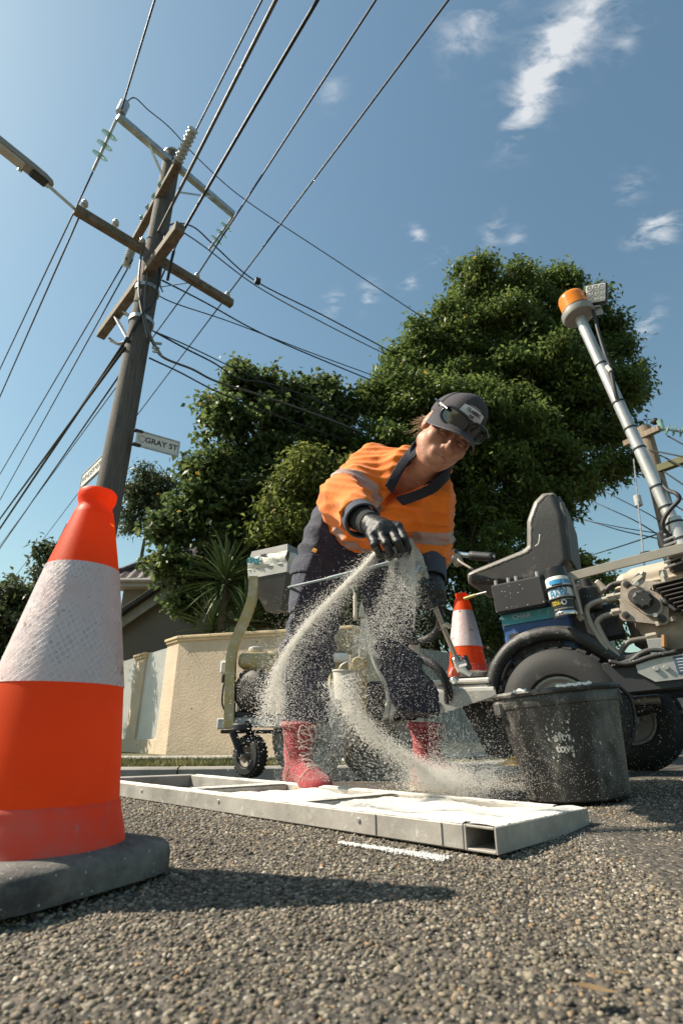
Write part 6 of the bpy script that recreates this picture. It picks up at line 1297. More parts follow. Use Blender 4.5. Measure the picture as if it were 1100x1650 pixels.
    def shell(p):
        q = A2(p); d2 = poly2(q[..., [0, 2]], [(-.10, 1.06), (-.108, 1.30), (-.085, 1.425), (-.125, 1.42), (-.142, 1.30), (-.13, 1.05)])-.006; lw = np.abs(q[..., 1]-(SL0+SL1)/2)-.185+.035*np.clip((q[..., 2]-1.32)/.1, 0, 1)**2; d = np.maximum(d2, lw); return d+.004*np.cos((q[..., 1]-.315)*62)*(np.abs(q[..., 1]-.315) < .14)
    sd_obj('seat_shell', shell, c-[.5, .45, .32], c+[.5, .45, .32], .0085, VBACK, root)
    MB().tube(smooth_path([ML(.02, SL0-.012, 1.13), ML(.0, SL0-.013, 1.145), ML(-.012, SL0-.013, 1.19)], 5), .003, 5).build('scuff', mat('scuff_white', (.5, .48, .45), .8), root, 180)
    MB().box(ML(.1, .28, .93), (.3, .3, .07), MR, .01).build('seat_base', M['dark_paint'], root); MB().box(ML(-.02, .33, .70), (.42, .5, .42), MR, .01).build('engine_bay', M['dark_paint'], root)
    # guard rail: flat bar, hooked at its near end
    a, b = mpt(912, 931, -.03), mpt(1180, 862, -.03); n = nrm(np.cross(b-a, MLt)); MB().bar(a, b, .012, .042, n, .002).build('guard_rail', PIPE, root); MB().tube(smooth_path([a+nrm(b-a)*.02, a, mpt(917, 950, -.03), mpt(929, 985, -.02), mpt(938, 1000, -.02)], 5), .014, 8).build('rail_end', PIPE, root, 180)
    # engine: tank, crankcase, pump, pipes
    def px_box(px, py, lat, w, h, d, name, m, rot=0., b=.012, par=None):
        c = mpt(px, py, lat); R = MR@roty(rot); return MB().box(c+MLt*d/2, (w, d, h), R, b).build(name, m, par or root)
    q = mpt(1048, 930, .16)
    def tank(p):
        w = p-q.astype(np.float32); a = -(w@MF.astype(np.float32)); l = w@MLt.astype(np.float32); z = w[..., 2]-a*.10; d = sd_box(np.stack([a, l, z], -1), (0, .15, 0), (.155, .15, .055), None, .04); d = smin(d, sd_box(np.stack([a, l, z], -1), (.01, .15, .045), (.10, .11, .03), None, .025), .04); return smin(d, sd_box(np.stack([a, l, z], -1), (0, .15, -.02), (.163, .157, .006), None, .005), .006)
    sd_obj('fuel_tank', tank, q-.36, q+.36, .007, TANK, root); c = mpt(1042, 899, .30); MB().cyl(c, c+[0, 0, .03], .03, 16).build('filler_cap', M['dark_paint'], root)
    px_box(1062, 985, .15, .30, .30, .3, 'crankcase', M['alloy'], .1, .05); c = mpt(1075, 1000, .06); MB().lathe([(.001, -.03), (.06, -.03), (.085, -.018), (.125, .0), (.135, .05), (.135, .12)], frame(c, MLt), 32).build('bell_housing', M['alloy'], root)
    c = mpt(1096, 960, .02); mb = MB()
    for k in range(9): mb.box(c+MF*-.02*k*.6+np.array([0, 0, .05-.017*k]), (.20, .22, .006), MR@roty(.15), .002)
    tag(mb.build('cooling_fins', mat('dark_alloy', (.10, .09, .08), .5, .4), root), kind='stuff')
    c = mpt(1093, 885, .12); px_box(1098, 880, .1, .16, .2, .2, 'muffler_guard', M['dark_paint'], .1); 
    for k in range(7): MB().box(mpt(1085, 856+9*k, .09), (.09, .012, .010), MR@roty(.25), .002).build('guard_slat', M['steel'], root)
    # the square hydraulic pump with its corner bolts
    pc = mpt(1037, 970, .0); tl = .22; Rp = MR@roty(-tl); u, w = -Rp[:, 0], Rp[:, 2]; n = -MLt
    def PP(x, y, z): return pc+u*x+w*y+n*z
    T = np.eye(4); T[:3, :3] = np.array([u, w, np.cross(u, w)]).T; s_ = 1 if np.cross(u, w)@n > 0 else -1
    sq = []
    for cx_, cy_ in ((1, 1), (-1, 1), (-1, -1), (1, -1)):
        for t in np.linspace(-.6, .6, 5): an = math.atan2(cy_, cx_)+t; sq.append((cx_*.073+.022*math.cos(an), cy_*.073+.022*math.sin(an)))
    T[:3, 3] = PP(0, 0, -.02); MB().prism(sq, .034*s_, T).build('pump_plate', M['alloy'], root)
    dm = []
    for (cx_, cy_, r) in ((.045, -.045, .026), (.048, .02, .03), (0, .058, .03), (-.048, .02, .032), (-.045, -.02, .03)): pass
    T[:3, 3] = PP(0, 0, .0135); el = [((.062+.018*math.cos(2*t+1.2))*math.cos(t), (.062+.018*math.cos(2*t+1.2))*math.sin(t)) for t in np.linspace(0, 2*math.pi, 33)[:-1]]; MB().prism(el, .016*s_, T).build('pump_boss', M['alloy'], root)
    el2 = [(x*.86, y*.86) for x, y in el]; T[:3, 3] = PP(0, 0, .029); MB().prism(el2, .003*s_, T).build('boss_recess', mat('dark_cast', (.10, .088, .075), .6, .3, bump=.3), root)
    c = PP(-.004, .004, .03); MB().lathe([(.001, .026), (.03, .026), (.040, .018), (.042, 0)], frame(c, n), 28, cap=False).build('pump_cover', M['black_plastic'], root); mb = MB()
    for k in range(8): a = k*math.pi/4; mb.cyl(c+u*.033*math.cos(a)+w*.033*math.sin(a)+n*.018, c+u*.033*math.cos(a)+w*.033*math.sin(a)+n*.027, .0045, 6)
    tag(mb.build('cover_screws', M['black_plastic'], root), kind='stuff')
    for x, y in ((.07, .07), (-.07, .07), (-.07, -.07), (.07, -.07)): c = PP(x, y, .012); o = MB().cyl(c, c+n*.012, .0165, 14).build('bolt', mat('bolt_dark', (.09, .075, .06), .55, .4) if 'bolt_dark' not in bpy.data.materials else bpy.data.materials['bolt_dark'], root); MB().cyl(c+n*.0125, c+n*.018, .009, 6).build('socket', M['dark_paint'], o)
    for x, y in ((-.03, .072), (.045, -.06)): c = PP(x, y, .03); MB().cyl(c, c+n*.01, .011, 10).build('screw', M['steel'], root)
    for k in range(4): MB().box(PP(.022+.012*k, .062-.004*k, .016), (.006, .006, .012), Rp, .002).build('cast_mark', M['alloy'], root)
    def pipe(pts, lat, r, m=PIPE, name='hydraulic_pipe'): return MB().tube(smooth_path([mpt(x, y, l) for (x, y), l in zip(pts, lat if hasattr(lat, '__len__') else [lat]*len(pts))], 7), r, 10).build(name, m, root, 180)
    def nut(px, py, lat, dx, dy, r, L, m=PIPE, name='pipe_nut'): a, b = mpt(px-dx*L, py-dy*L, lat), mpt(px+dx*L, py+dy*L, lat); MB().cyl(a, b, r, 6).build(name, m, root)
    pipe(((1003, 958), (980, 964), (957, 971), (946, 979), (945, 990), (953, 1008), (973, 1040), (985, 1058)), -.0, .0125); nut(984, 963, 0, .97, -.2, .019, 7); nut(995, 960, 0, .97, -.2, .014, 6)
    pipe(((1008, 983), (990, 988), (972, 993), (962, 1001), (963, 1010), (980, 1040), (1003, 1062)), .0, .0125); nut(992, 987, 0, .97, -.2, .019, 7); nut(1003, 984, 0, .97, -.2, .014, 6)
    pipe(((1060, 1024), (1045, 1028), (1025, 1031), (1010, 1036), (998, 1053), (990, 1068)), .0, .012, mat('brown_pipe', (.13, .115, .1), .5, .3, dust=((.35, .3, .25), .4, 14))); nut(1049, 1026, 0, .97, -.2, .017, 9, PIPE)
    pipe(((1075, 1050), (1050, 1048), (1032, 1054), (1014, 1066), (985, 1072)), -.01, .014, HOSE); pipe(((950, 990), (965, 1020), (992, 1060), (1000, 1075)), .03, .016, HOSE); pipe(((1090, 1050), (1050, 1058), (1010, 1070), (980, 1066)), -.015, .012, HOSE)
    pipe(((1018, 944), (1000, 940), (985, 943), (975, 952)), .04, .013, HOSE)
    nut(1027, 934, .0, .75, -.65, .022, 9); nut(1022, 940, .0, .75, -.65, .017, 8); nut(1034, 928, .02, .2, -1, .016, 6)
    nut(1070, 936, .0, .35, .93, .014, 14, PIPE, 'hose_fitting'); nut(1073, 948, .0, .35, .93, .018, 7); nut(1068, 925, .0, .3, .95, .017, 6)
    px_box(1057, 1043, -.02, .06, .075, .03, 'bracket', M['steel'], .05, .003); nut(1069, 1033, -.02, 0, 1, .012, 10, mat('brass', (.32, .18, .09), .4, .8), 'valve_stem')
    c = mpt(1076, 974, -.02); MB().tube(smooth_path([mpt(1066, 965, -.01), c, mpt(1090, 985, -.03)], 5), [.016]*5+[.009]*6, 8).build('tap_lever', M['dark_paint'], root, 180)
    nut(1082, 998, -.01, .4, .9, .015, 4, M['alloy'], 'bolt'); nut(1060, 1005, -.01, .4, .9, .014, 4, M['alloy'], 'bolt')
    # bottles and bits between can and pump
    a, b = mpt(955, 985, .06), mpt(945, 948, .06); MB().cyl(a, b, .045, 20).build('oil_bottle', M['black_plastic'], root); b2 = b+nrm(b-a)*.045; MB().cyl(b, b2, .027, 14).build('oil_cap', M['cable'], root)
    px_box(964, 945, .06, .05, .06, .05, 'clamp_block', M['alloy'], .6, .006); px_box(980, 1000, .10, .10, .16, .1, 'filter_body', M['dark_paint'], .1, .01)
    # fork tubes near the rear wheel
    MB().tube([mpt(1010, 1130, .3), mpt(1062, 1126, .3)], .022, 12).build('axle_tube', M['steel'], root); MB().tube([mpt(1000, 1150, .32), mpt(1050, 1138, .32)], .03, 12).build('axle_tube', M['dark_paint'], root)
    # mast with beacon and work light
    base = mpt(1112, 905, .12); top = mpt(933, 512, .12); ax = nrm(top-base); k1 = mpt(1077, 838, .12); t1 = (k1-base)@ax; mt_ = mat('mast_steel', (.50, .49, .47), .38, .55, var=.2, vs=8, dust=((.45, .4, .34), .3, 9)); MB().tube([base, base+ax*t1], .042, 18).build('mast_sleeve', mt_, root); MB().tube([base+ax*(t1-.05), top], .0295, 18).build('mast', mt_, root)
    MB().box(base+ax*.03, (.17, .17, .02), MR).build('mast_foot', M['steel'], root)
    def tie(px, py, r): p = base+ax*((mpt(px, py, .12)-base)@ax); return MB().lathe([(r, -.006), (r+.003, -.004), (r+.003, .004), (r, .004), (r, -.006)], frame(p, ax), 18, cap=False).build('cable_tie', M['cable'], root)
    for x, y in ((968, 588), (998, 648), (1017, 690), (1033, 722), (1063, 783), (1080, 815)): tie(x, y, .0298)
    for x, y in ((1092, 842), (1100, 868)): tie(x, y, .0425)
    cab = [mpt(x, y, l) for x, y, l in ((955, 500, .10), (962, 530, .09), (974, 570, .08), (982, 590, .085), (990, 630, .085), (1000, 665, .12), (1012, 690, .16), (1040, 740, .17), (1070, 785, .10), (1088, 795, .05), (1093, 805, .05), (1078, 822, .06), (1068, 838, .07), (1068, 852, .08), (1085, 868, .1), (1105, 880, .1))]; MB().tube(smooth_path(cab, 6), .010, 8).build('mast_cable', M['cable'], root, 180)
    MB().box(mpt(980, 594, .08), (.02, .02, .045), MR@roty(.3), .004).build('cable_joint', M['white_paint'], root)
    bt = top+ax*.015; Tb = frame(bt, ax); br = .084; MB().lathe([(.03, -.02), (br*1.02, -.012), (br*1.08, .0), (br*1.08, .03), (br*.98, .034)], Tb, 32).build('beacon_base', mat('beacon_base', (.30, .285, .26), .5, .2, dust=((.3, .27, .22), .3, 12)), root)
    bm = mat('amber_lens', (.95, .30, .01), .18, trans=.35, var=.05, spec=.6); pr = [(br*.86, .036), (br*.9, .045)]+[(br*(.9+.015*(k % 2)), .05+.012*k) for k in range(8)]+[(br*.84, .155), (br*.6, .165), (.001, .167)]; MB().lathe(pr, Tb, 36, cap=False).build('beacon_lens', bm, root, 60)
    MB().lathe([(.0, .04), (.04, .045), (.04, .13), (.0, .135)], Tb, 16, cap=False).build('beacon_bulb', mat('bulb_amber', (.8, .35, .05), .3), root); MB().lathe([(br*.98, .034), (br*.98, .046), (br*.9, .046)], Tb, 32, cap=False).build('beacon_ring', M['dark_paint'], root)
    lc = mpt(959, 473, .10); fn = nrm(np.array([0, 0, CAMH])-lc); fn = nrm(fn+np.array([-.10, -.1, .3])); Tl = frame(lc, fn, (1, 0, 0)); Rl = Tl[:3, :3]; hw_ = .060
    MB().box(lc-fn*.03, (2*hw_, 2*hw_, .06), Rl, .008).build('work_light', mat('lamp_body', (.035, .035, .036), .5, dust=((.3, .28, .25), .3, 20)), root); mb = MB()
    for k in range(6): MB().box(lc-fn*.062+Rl[:, 0]*(-.045+.018*k), (.005, 2*hw_*.9, .02), Rl, .001).build('heat_fin', M['dark_paint'], root)
    gl = MB().box(lc+fn*.002, (2*hw_*.86, 2*hw_*.86, .005), Rl, .002).build('lamp_reflector', mat('reflector', (.88, .88, .88), .25, .0, var=.25, vs=60), root)
    for i in (-1, 0, 1):
        for j in (-1, 0, 1):
            c = lc+fn*.004+Rl[:, 0]*.032*i+Rl[:, 1]*.032*j; MB().lathe([(.0155, .006), (.012, .001), (.005, -.001), (.004, .006), (.0, .008)], frame(c, fn), 12, cap=False).build('led_cell', M['white_paint'], gl)
    c = lc-fn*.03-Rl[:, 1]*(hw_+.012); MB().box(c, (.05, .012, .05), Rl, .003).build('lamp_bracket', M['steel'], root); MB().cyl(c-Rl[:, 0]*.03-Rl[:, 1]*.015, c+Rl[:, 0]*.03-Rl[:, 1]*.015, .012, 10).build('lamp_pivot', M['steel'], root); MB().box(c-Rl[:, 1]*.035, (.075, .008, .07), Rl@rotz(.1), .002).build('lamp_shelf', M['galv'], root); MB().bar(c-Rl[:, 1]*.035, bt+ax*.01, .045, .008, fn).build('lamp_arm', M['galv'], root)
    return root
RIDE = ride_on()
def spray_can():
    a, b = mpt(911, 991, -.055), mpt(893, 922, -.055); ax = nrm(b-a); L = np.linalg.norm(b-a); r = .056; T = frame(a, ax, (1, 0, 0)); root = thing('spray_can', a, 'marking paint aerosol can with black cap clipped beside the black seat', 'spray can')
    MB().lathe([(r*.88, -.008), (r*.98, -.008), (r, -.002), (r, .006), (r*.97, .010)], T, 36).build('base_ring', M['chrome'], root)
    z1, z2, z3 = L*.30, L*.40, L*.77
    def band(z0, z1_, name, m): MB().lathe([(r*.97, z0), (r*.97, z1_)], T, 40, cap=False).build(name, m, root)
    kb = mat('can_black', (.02, .021, .018), .35); kw = mat('can_white', (.66, .67, .66), .3, var=.05, scratch=((.3, .3, .3), .25)); kg = mat('can_olive', (.12, .12, .09), .4); kbl = mat('can_blue', (.05, .30, .55), .35); ky = mat('can_yellow', (.70, .55, .04), .4)
    band(.010, z1, 'lower_label', kb); band(z1, z3, 'label', kw); MB().lathe([(r*.97, z3), (r*.93, z3+.014), (r*.86, z3+.018)], T, 36, cap=False).build('shoulder', M['white_paint'], root)
    MB().lathe([(r*.90, z3+.012), (r*.90, L*1.07), (r*.84, L*1.075), (.0, L*1.077)], T, 36, cap=False).build('cap', mat('can_cap', (.02, .02, .02), .3, dust=((.3, .28, .25), .3, 14)), root)
    # the label faces the camera: direction of the camera in the can's frame
    v = T[:3, :3].T@(np.array([0, 0, CAMH])-a); a0 = math.atan2(v[1], v[0])
    def patch(da0, da1, z0, z1_, name, m, off=.0006, n=10):
        V = []
        for z in (z0, z1_):
            for k in range(n+1): t = a0+da0+(da1-da0)*k/n; V.append((r*.97*math.cos(t)+off*math.cos(t), r*.97*math.sin(t)+off*math.sin(t), z))
        mb = MB(); mb.add(V, [(k, k+1, n+k+2, n+k+1) for k in range(n)], T); return mb.build(name, m, root)
    patch(-.75, .45, z3*.86, z3*.985, 'blue_flash', kbl); patch(-.55, .35, z3*.78, z3*.855, 'brand_bar', kb); patch(-.95, -.2, L*.20, z1*.97, 'yellow_print', ky, .0008); patch(.55, 1.2, z3*.86, z3*.985, 'blue_flash', kbl)
    def wrap(txt, size, dz, da, m, bold=.0):
        me = text_mesh(txt, size, np.eye(4), extr=.0004, bold=bold); n = len(me.vertices); co = np.zeros(n*3); me.vertices.foreach_get('co', co); co = co.reshape(-1, 3); rr = r*.97+.001+co[:, 2]; t = a0+da+co[:, 0]/r; W = np.c_[rr*np.cos(t), rr*np.sin(t), dz+co[:, 1]]; me.vertices.foreach_set('co', (W@T[:3, :3].T+T[:3, 3]-a).ravel()); me.update(); link_mesh('lettering', me, m, root)
    tb = mat('can_teal_text', (.03, .22, .40), .4); wrap('SPRAY', .034, z3*.70, -.12, tb, .0008); wrap('MARK', .034, z3*.56, -.12, tb, .0004); wrap('LINE MARKING PAINT', .010, L*.10, .0, PRINT); wrap('EASY', .018, L*.24, -.55, kb, .0006)
    c = T[:3, :3]@np.array([(r*.97+.0012)*math.cos(a0+.05), (r*.97+.0012)*math.sin(a0+.05), L*.25])+a
    pr = [(.30*math.cos(t), .017*math.sin(t)) for t in np.linspace(0, 2*math.pi, 25)[:-1]]
    def disc(dx, z, w, h, name, m, off=.001):
        V = [((r*.97+off)*math.cos(a0+dx+w*math.cos(t)), (r*.97+off)*math.sin(a0+dx+w*math.cos(t)), z+h*math.sin(t)) for t in np.linspace(0, 2*math.pi, 25)[:-1]]; mb = MB(); mb.add(V, [tuple(range(24))], T); mb.build(name, m, root)
    disc(.12, L*.24, .24, .0135, 'round_logo', kw, .0012); disc(.12, L*.235, .13, .007, 'logo_mark', kb, .0016)
    for k in range(3): patch(-.35, .25-.1*k, z3*(.47-.035*k), z3*(.48-.035*k), 'print_line', kg, .0008)
    P = [((r*.97+.001)*math.cos(a0-.75+t*1.55), (r*.97+.001)*math.sin(a0-.75+t*1.55), z1+.002+(z3*.52-z1)*math.sin(math.pi*.5*t)**2) for t in np.linspace(0, 1, 14)]; MB().tube(np.array(P)@T[:3, :3].T+a, .0014, 5).build('label_curve', kg, root, 180)
    # wire holder (belongs to the machine)
    for z in (L*.60, L*.34): MB().lathe([(r*1.02+.006*math.cos(t), z+.006*math.sin(t)) for t in np.linspace(0, 2*math.pi, 9)], T, 36, cap=False).build('can_holder', M['cable'], RIDE, 180)
    u = T[:3, :3]@np.array([math.cos(a0+1.5), math.sin(a0+1.5), 0]); 
    MB().tube([a+u*(r+.01)-ax*.01, a+u*(r+.01)+ax*L*.75], .008, 8).build('can_holder', PIPE, RIDE)
spray_can()
# the small cone on the machine's front tray
cb = ML(.47, .16, .484); cz = 1.0
_t = np.eye(4); 
cone(cb, 'small orange cone riding on the front tray of the marking machine', [(q*.78, z*.675) for q, z in ((.150, .048), (.143, .058), (.139, .075), (.131, .10), (.128, .112), (.128, .116), (.124, .122), (.106, .307), (.072, .529), (.043, .70))], .307*.675*.84, .529*.675*1.04, .135, .026, math.radians(63), 5.5, 'orange traffic cones', tilt=_t, low=.122*.675)

# ---------------------------------------------------------------- walk-behind marking machine at the left
YW = 3.3
def wheeled():
    c0 = at(405, 1252, YW); root = thing('walk_behind_marker', (c0[0], YW, G(YW)), 'dusty walk-behind line marking machine with caster and bag tray behind the woman', 'line marker'); k = pxm(at(420, 1120, YW))
    def q(px, py, dY=0.): return at(px, py, YW+dY)
    YP, GP = M['yellow_paint'], M['grey_paint']
    MB().tube(smooth_path([q(370, 1172), q(371, 1120), q(373, 1062), q(381, 1030), q(398, 990), q(407, 962), q(409, 930)], 5), .040, 4, rot=math.pi/4).build('handle_post', YP, root, 30)
    def bx(px0, py0, px1, py1, dY0, dY1, name, m, b=.006, rz=0., par=None):
        a, b_ = q(px0, py0, dY0), q(px1, py1, dY0); c = (a+b_)/2; c[1] = YW+(dY0+dY1)/2; return MB().box(c, (abs(b_[0]-a[0]), dY1-dY0, abs(a[2]-b_[2])), rotz(rz), b).build(name, m, par or root)
    bx(350, 1157, 374, 1175, -.02, .10, 'base_rail', GP); bx(378, 1156, 480, 1172, .0, .09, 'base_rail', GP); bx(470, 1150, 660, 1166, .05, .14, 'base_rail', GP); bx(355, 1176, 470, 1182, .0, .3, 'base_plate', M['dark_paint'])
    bx(350, 1157, 660, 1172, .45, .53, 'base_rail', GP)
    for px, py in ((398, 1164), (440, 1162)): MB().cyl(q(px, py, -.01), q(px, py, -.02), .012, 8).build('bolt', M['cable'], root)
    # engine
    e = q(410, 1062); 
    def tank(p): w = p-(q(411, 1064)+[0, .12, 0]).astype(np.float32); return smin(sd_box(w, (0, 0, 0), (.105, .13, .045), None, .03), sd_box(w, (.02, 0, -.04), (.07, .1, .04), None, .03), .03)
    sd_obj('fuel_tank', tank, e-.3, e+.4, .008, YP, root); MB().cyl(q(412, 1050, .1), q(412, 1043, .1), .045, 16).build('filler_cap', GP, root)
    bx(355, 1064, 371, 1086, .0, .14, 'air_cleaner', GP, .012); bx(357, 1087, 371, 1100, .03, .1, 'carburettor', M['dark_paint'], .006); MB().tube(smooth_path([q(361, 1100), q(358, 1125), q(360, 1140), q(371, 1155)], 5), .006, 6).build('fuel_line', M['cable'], root, 180)
    rc = q(402, 1112, -.02); ra = nrm(np.array([-.55, -.83, 0])); T = frame(rc, ra); MB().lathe([(.001, .045), (.05, .045), (.085, .035), (.112, .012), (.12, -.02), (.12, -.10)], T, 32, cap=False).build('recoil_cover', mat('recoil_dark', (.05, .042, .036), .6, dust=((.25, .22, .17), .25, 14)), root); mb = MB()
    for j in range(3):
        for i in range(18):
            a = 2*math.pi*i/18; r = .045+.024*j; p = rc+T[:3, :3]@np.array([r*math.cos(a), r*math.sin(a), .049-.006*j-.004*j*j]); mb.box(p, (.018, .005, .006), T[:3, :3]@rotz(a), .001)
    tag(mb.build('grille_slots', mat('slot_grey', (.20, .18, .16), .7), root), kind='stuff')
    bx(415, 1098, 437, 1150, .0, .2, 'cylinder_block', GP, .01); mb = MB()
    for z in range(5): bx(414, 1098+8*z, 438, 1100+8*z, -.008, .2, 'cooling_fin', M['galv'], .001)
    bx(385, 1080, 420, 1150, .1, .35, 'crankcase', M['dark_paint'], .02); MB().cyl(q(441, 1092, .1), q(441, 1050, .1), .036, 18).build('paint_canister', YP, root); bx(414, 1104, 440, 1112, -.02, .02, 'pump_fitting', M['galv'])
    bx(378, 1146, 440, 1156, .0, .3, 'engine_mount', M['dark_paint'])
    # caster
    ca = nrm(np.array([-.62, -.78, 0])); cc = q(403, 1218, -.02); o = MB(); r = .108; T = frame(cc+ca*.045, -ca); o.lathe([(r*.55, .01), (r*.6, 0), (r*.86, .004), (r*.97, .022), (r, .045), (r*.97, .068), (r*.86, .086), (r*.6, .09), (r*.55, .08), (r*.55, .01)], T, 40, cap=False); ty = o.build('caster_tyre', M['tyre'], root, 40)
    mb = MB()
    for i in range(30):
        for z in (.02, .045, .07): a = 2*math.pi*(i+(.5 if z == .045 else 0))/30; mb.box(T[:3, 3]+T[:3, :3]@rotz(a)@np.array([r*(.985 if z != .045 else 1.0), 0, z]), (.010, .013, .017), T[:3, :3]@rotz(a), .001)
    tag(mb.build('tread', M['tyre'], ty), kind='stuff'); MB().lathe([(r*.56, .02), (r*.5, .012), (r*.2, .03), (r*.14, .005), (.001, .005)], T, 28, cap=False).build('rim', mat('brown_rim', (.16, .13, .10), .6, dust=(DUST, .35, 14)), ty)
    for s_ in (-1, 1): MB().bar(cc+ca*.062*s_, cc+ca*.062*s_+np.array([-.06, .0, .125]), .012, .05, ca).build('fork', M['dark_paint'], root)
    top = cc+np.array([-.06, 0, .13]); MB().cyl(top, top+[0, 0, .04], .06, 16).build('swivel', M['dark_paint'], root); MB().cyl(cc+ca*.075, cc-ca*.075, .014, 8).build('axle', M['steel'], root)
    # two big dusty wheels
    wa = nrm(np.array([-.35, -.94, 0])); wt = mat('dusty_tyre', (.08, .076, .07), .85, var=.3, dust=((.62, .60, .55), .9, 8), bump=.3); rm = mat('dusty_rim', (.20, .19, .17), .6, .3, dust=((.6, .58, .53), .5, 10))
    for px, py, dY in ((497, 1187, .02), (606, 1192, .12)):
        w_ = wheel_on('wheel', root, q(px, py, dY)+wa*.03, -wa, .228, .075, rm, wt, 44, .70)
    # hopper body, lever, pail, hoses
    bx(455, 1090, 520, 1150, .1, .5, 'paint_tank', mat('ochre_tank', (.34, .25, .11), .6, dust=(DUST, .5, 10)), .03); bx(525, 1052, 562, 1066, .0, .3, 'hopper_lip', M['white_paint'], .01); bx(528, 1066, 562, 1120, .03, .3, 'hopper', YP, .015); bx(525, 1015, 568, 1050, .15, .3, 'ochre_panel', bpy.data.materials['ochre_tank'], .01)
    MB().bar(q(533, 1058, -.06), q(549, 1152, -.06), .035, .03).build('dark_strut', M['dark_paint'], root); MB().bar(q(522, 1105, -.04), q(545, 1142, -.04), .025, .05).build('bracket', M['white_paint'], root); MB().tube([q(548, 1130, -.05), q(580, 1127, -.05)], .012, 8).build('tie_rod', M['white_paint'], root)
    MB().bar(q(583, 1165, -.08), q(585, 1060, -.08), .05, .02, (0, -1, 0)).build('lever_plate', YP, root); MB().bar(q(584, 1062, -.09), q(587, 990, -.09), .045, .022, (0, -1, 0)).build('lever_plate', mat('dusty_cream', (.52, .48, .38), .7, dust=(DUST, .5, 16)), root); MB().cyl(q(577, 1070, -.1), q(577, 1070, -.07), .042, 18).build('pivot', YP, root)
    mb = MB(); a = q(580, 995, -.1); mb.prism([(-.012, 0), (.03, 0), (.025, .045), (.008, .10), (-.004, .06)], .02, frame(a, (0, -1, 0), (1, 0, 0))); mb.build('lever_tip', bpy.data.materials['dusty_cream'], root); MB().tube(smooth_path([q(572, 1000, -.1), q(572, 965, -.1), q(570, 952, -.1), q(566, 946, -.1)], 4), [.012]*6+[.005]*7, 6).build('lever_rod', bpy.data.materials['dusty_cream'], root, 180)
    for off in (0, 9): MB().tube(smooth_path([q(592+off, 1008, -.1), q(596+off, 1045, -.1), q(608+off, 1080, -.1), q(622+off, 1105, -.1), q(624+off, 1135, -.1), q(620+off, 1160, -.1)], 6), .014, 8).build('clear_hose', M['cream_plastic'], root, 180)
    MB().cyl(q(608, 1066, -.11), q(616, 1063, -.11), .024, 10).build('hose_clip', M['dark_paint'], root)
    pc = q(556, 1128, -.16); mb = MB(); mb.lathe([(.001, .0), (.06, .0), (.078, .15), (.083, .15), (.083, .158), (.075, .158), (.058, .008), (.001, .008)], frame(pc, (0.05, 0, 1)), 28, cap=False); mb.build('pail', M['cream_plastic'], root, 40); MB().tube(smooth_path([q(543, 1092, -.18), q(548, 1074, -.18), q(562, 1066, -.18), q(572, 1075, -.16)], 5), .004, 6).build('pail_handle', M['galv'], root, 180)
    MB().box(q(630, 1130, .1), (.3, .2, .22), None, .02).build('gearbox', M['dark_paint'], root)
    # bag tray on the post
    rz = rotz(-.55); tc = q(450, 926, .12)
    def tr(z0, z1, w0, w1, name, m):
        V = [(sx*w, sy*w*.8, z) for z, w in ((z0, w0), (z1, w1)) for sx, sy in ((-1, -1), (1, -1), (1, 1), (-1, 1))]; V = np.array(V)@rz.T+tc; mb = MB(); mb.add(V, [(3, 2, 1, 0), (4, 5, 6, 7)]+[(i, (i+1) % 4, 4+(i+1) % 4, 4+i) for i in range(4)]); return mb.build(name, m, root)
    lid = mat('tray_grey', (.17, .165, .155), .6, dust=(DUST, .35, 9)); tr(-.035, .02, .158, .165, 'tray_rim', GP); tr(-.25, -.036, .06, .155, 'hopper_cone', mat('hopper_grey', (.085, .08, .072), .7, dust=(DUST, .25, 9))); tr(.105, .155, .16, .150, 'lid', lid); tr(.155, .162, .150, .13, 'lid_top', lid)
    MB().box(tc+rz@np.array([-.03, -.14, .104]), (.045, .012, .012), rz).build('lid_latch', M['dark_paint'], root)
    def sheet(dz, amp, m, name, x0, x1):
        n, kk = 30, 6; V = []
        for j in range(kk):
            for i in range(n): u = x0+(x1-x0)*i/(n-1); t = j/(kk-1); d_ = .132+.006*math.sin(u*70+j*1.3)+amp*math.sin(math.pi*t)+.004*math.sin(j*2.2+u*25); V.append((u, -d_, dz+(.085)*t))
        for j in range(kk):
            for i in range(n): v = -.125+.25*i/(n-1); t = j/(kk-1); d_ = .162+.006*math.sin(v*70+j)+amp*math.sin(math.pi*t); V.append((d_, v, dz+.085*t))
        F = [(o+j*n+i, o+j*n+i+1, o+(j+1)*n+i+1, o+(j+1)*n+i) for o in (0, n*kk) for j in range(kk-1) for i in range(n-1)]; mb = MB(); mb.add(np.array(V)@rz.T+tc, F); return mb.build(name, m, None, 180, origin=tc)
    tag(sheet(.021, .012, mat('white_bag', (.62, .60, .54), .6, var=.12, vs=30, bump=.6, bs=60), 'bead_bag', -.16, .16), 'crumpled white bead bag in the tray above the walk-behind machine', 'bag')
    mb = MB(); n = 14
    V = [(-.155+.11*i/(n-1), -.152-.006*math.sin(i*1.9+j), .055+.04*j/4+.01*math.sin(i*.5)) for j in range(5) for i in range(n)]; mb.add(np.array(V)@rz.T+tc, [(j*n+i, j*n+i+1, (j+1)*n+i+1, (j+1)*n+i) for j in range(4) for i in range(n-1)]); tag(mb.build('teal_rag', mat('teal_cloth', (.02, .17, .20), .8, bump=.4), None, 180, origin=tc), 'teal rag stuffed beside the white bag in the tray', 'rag')
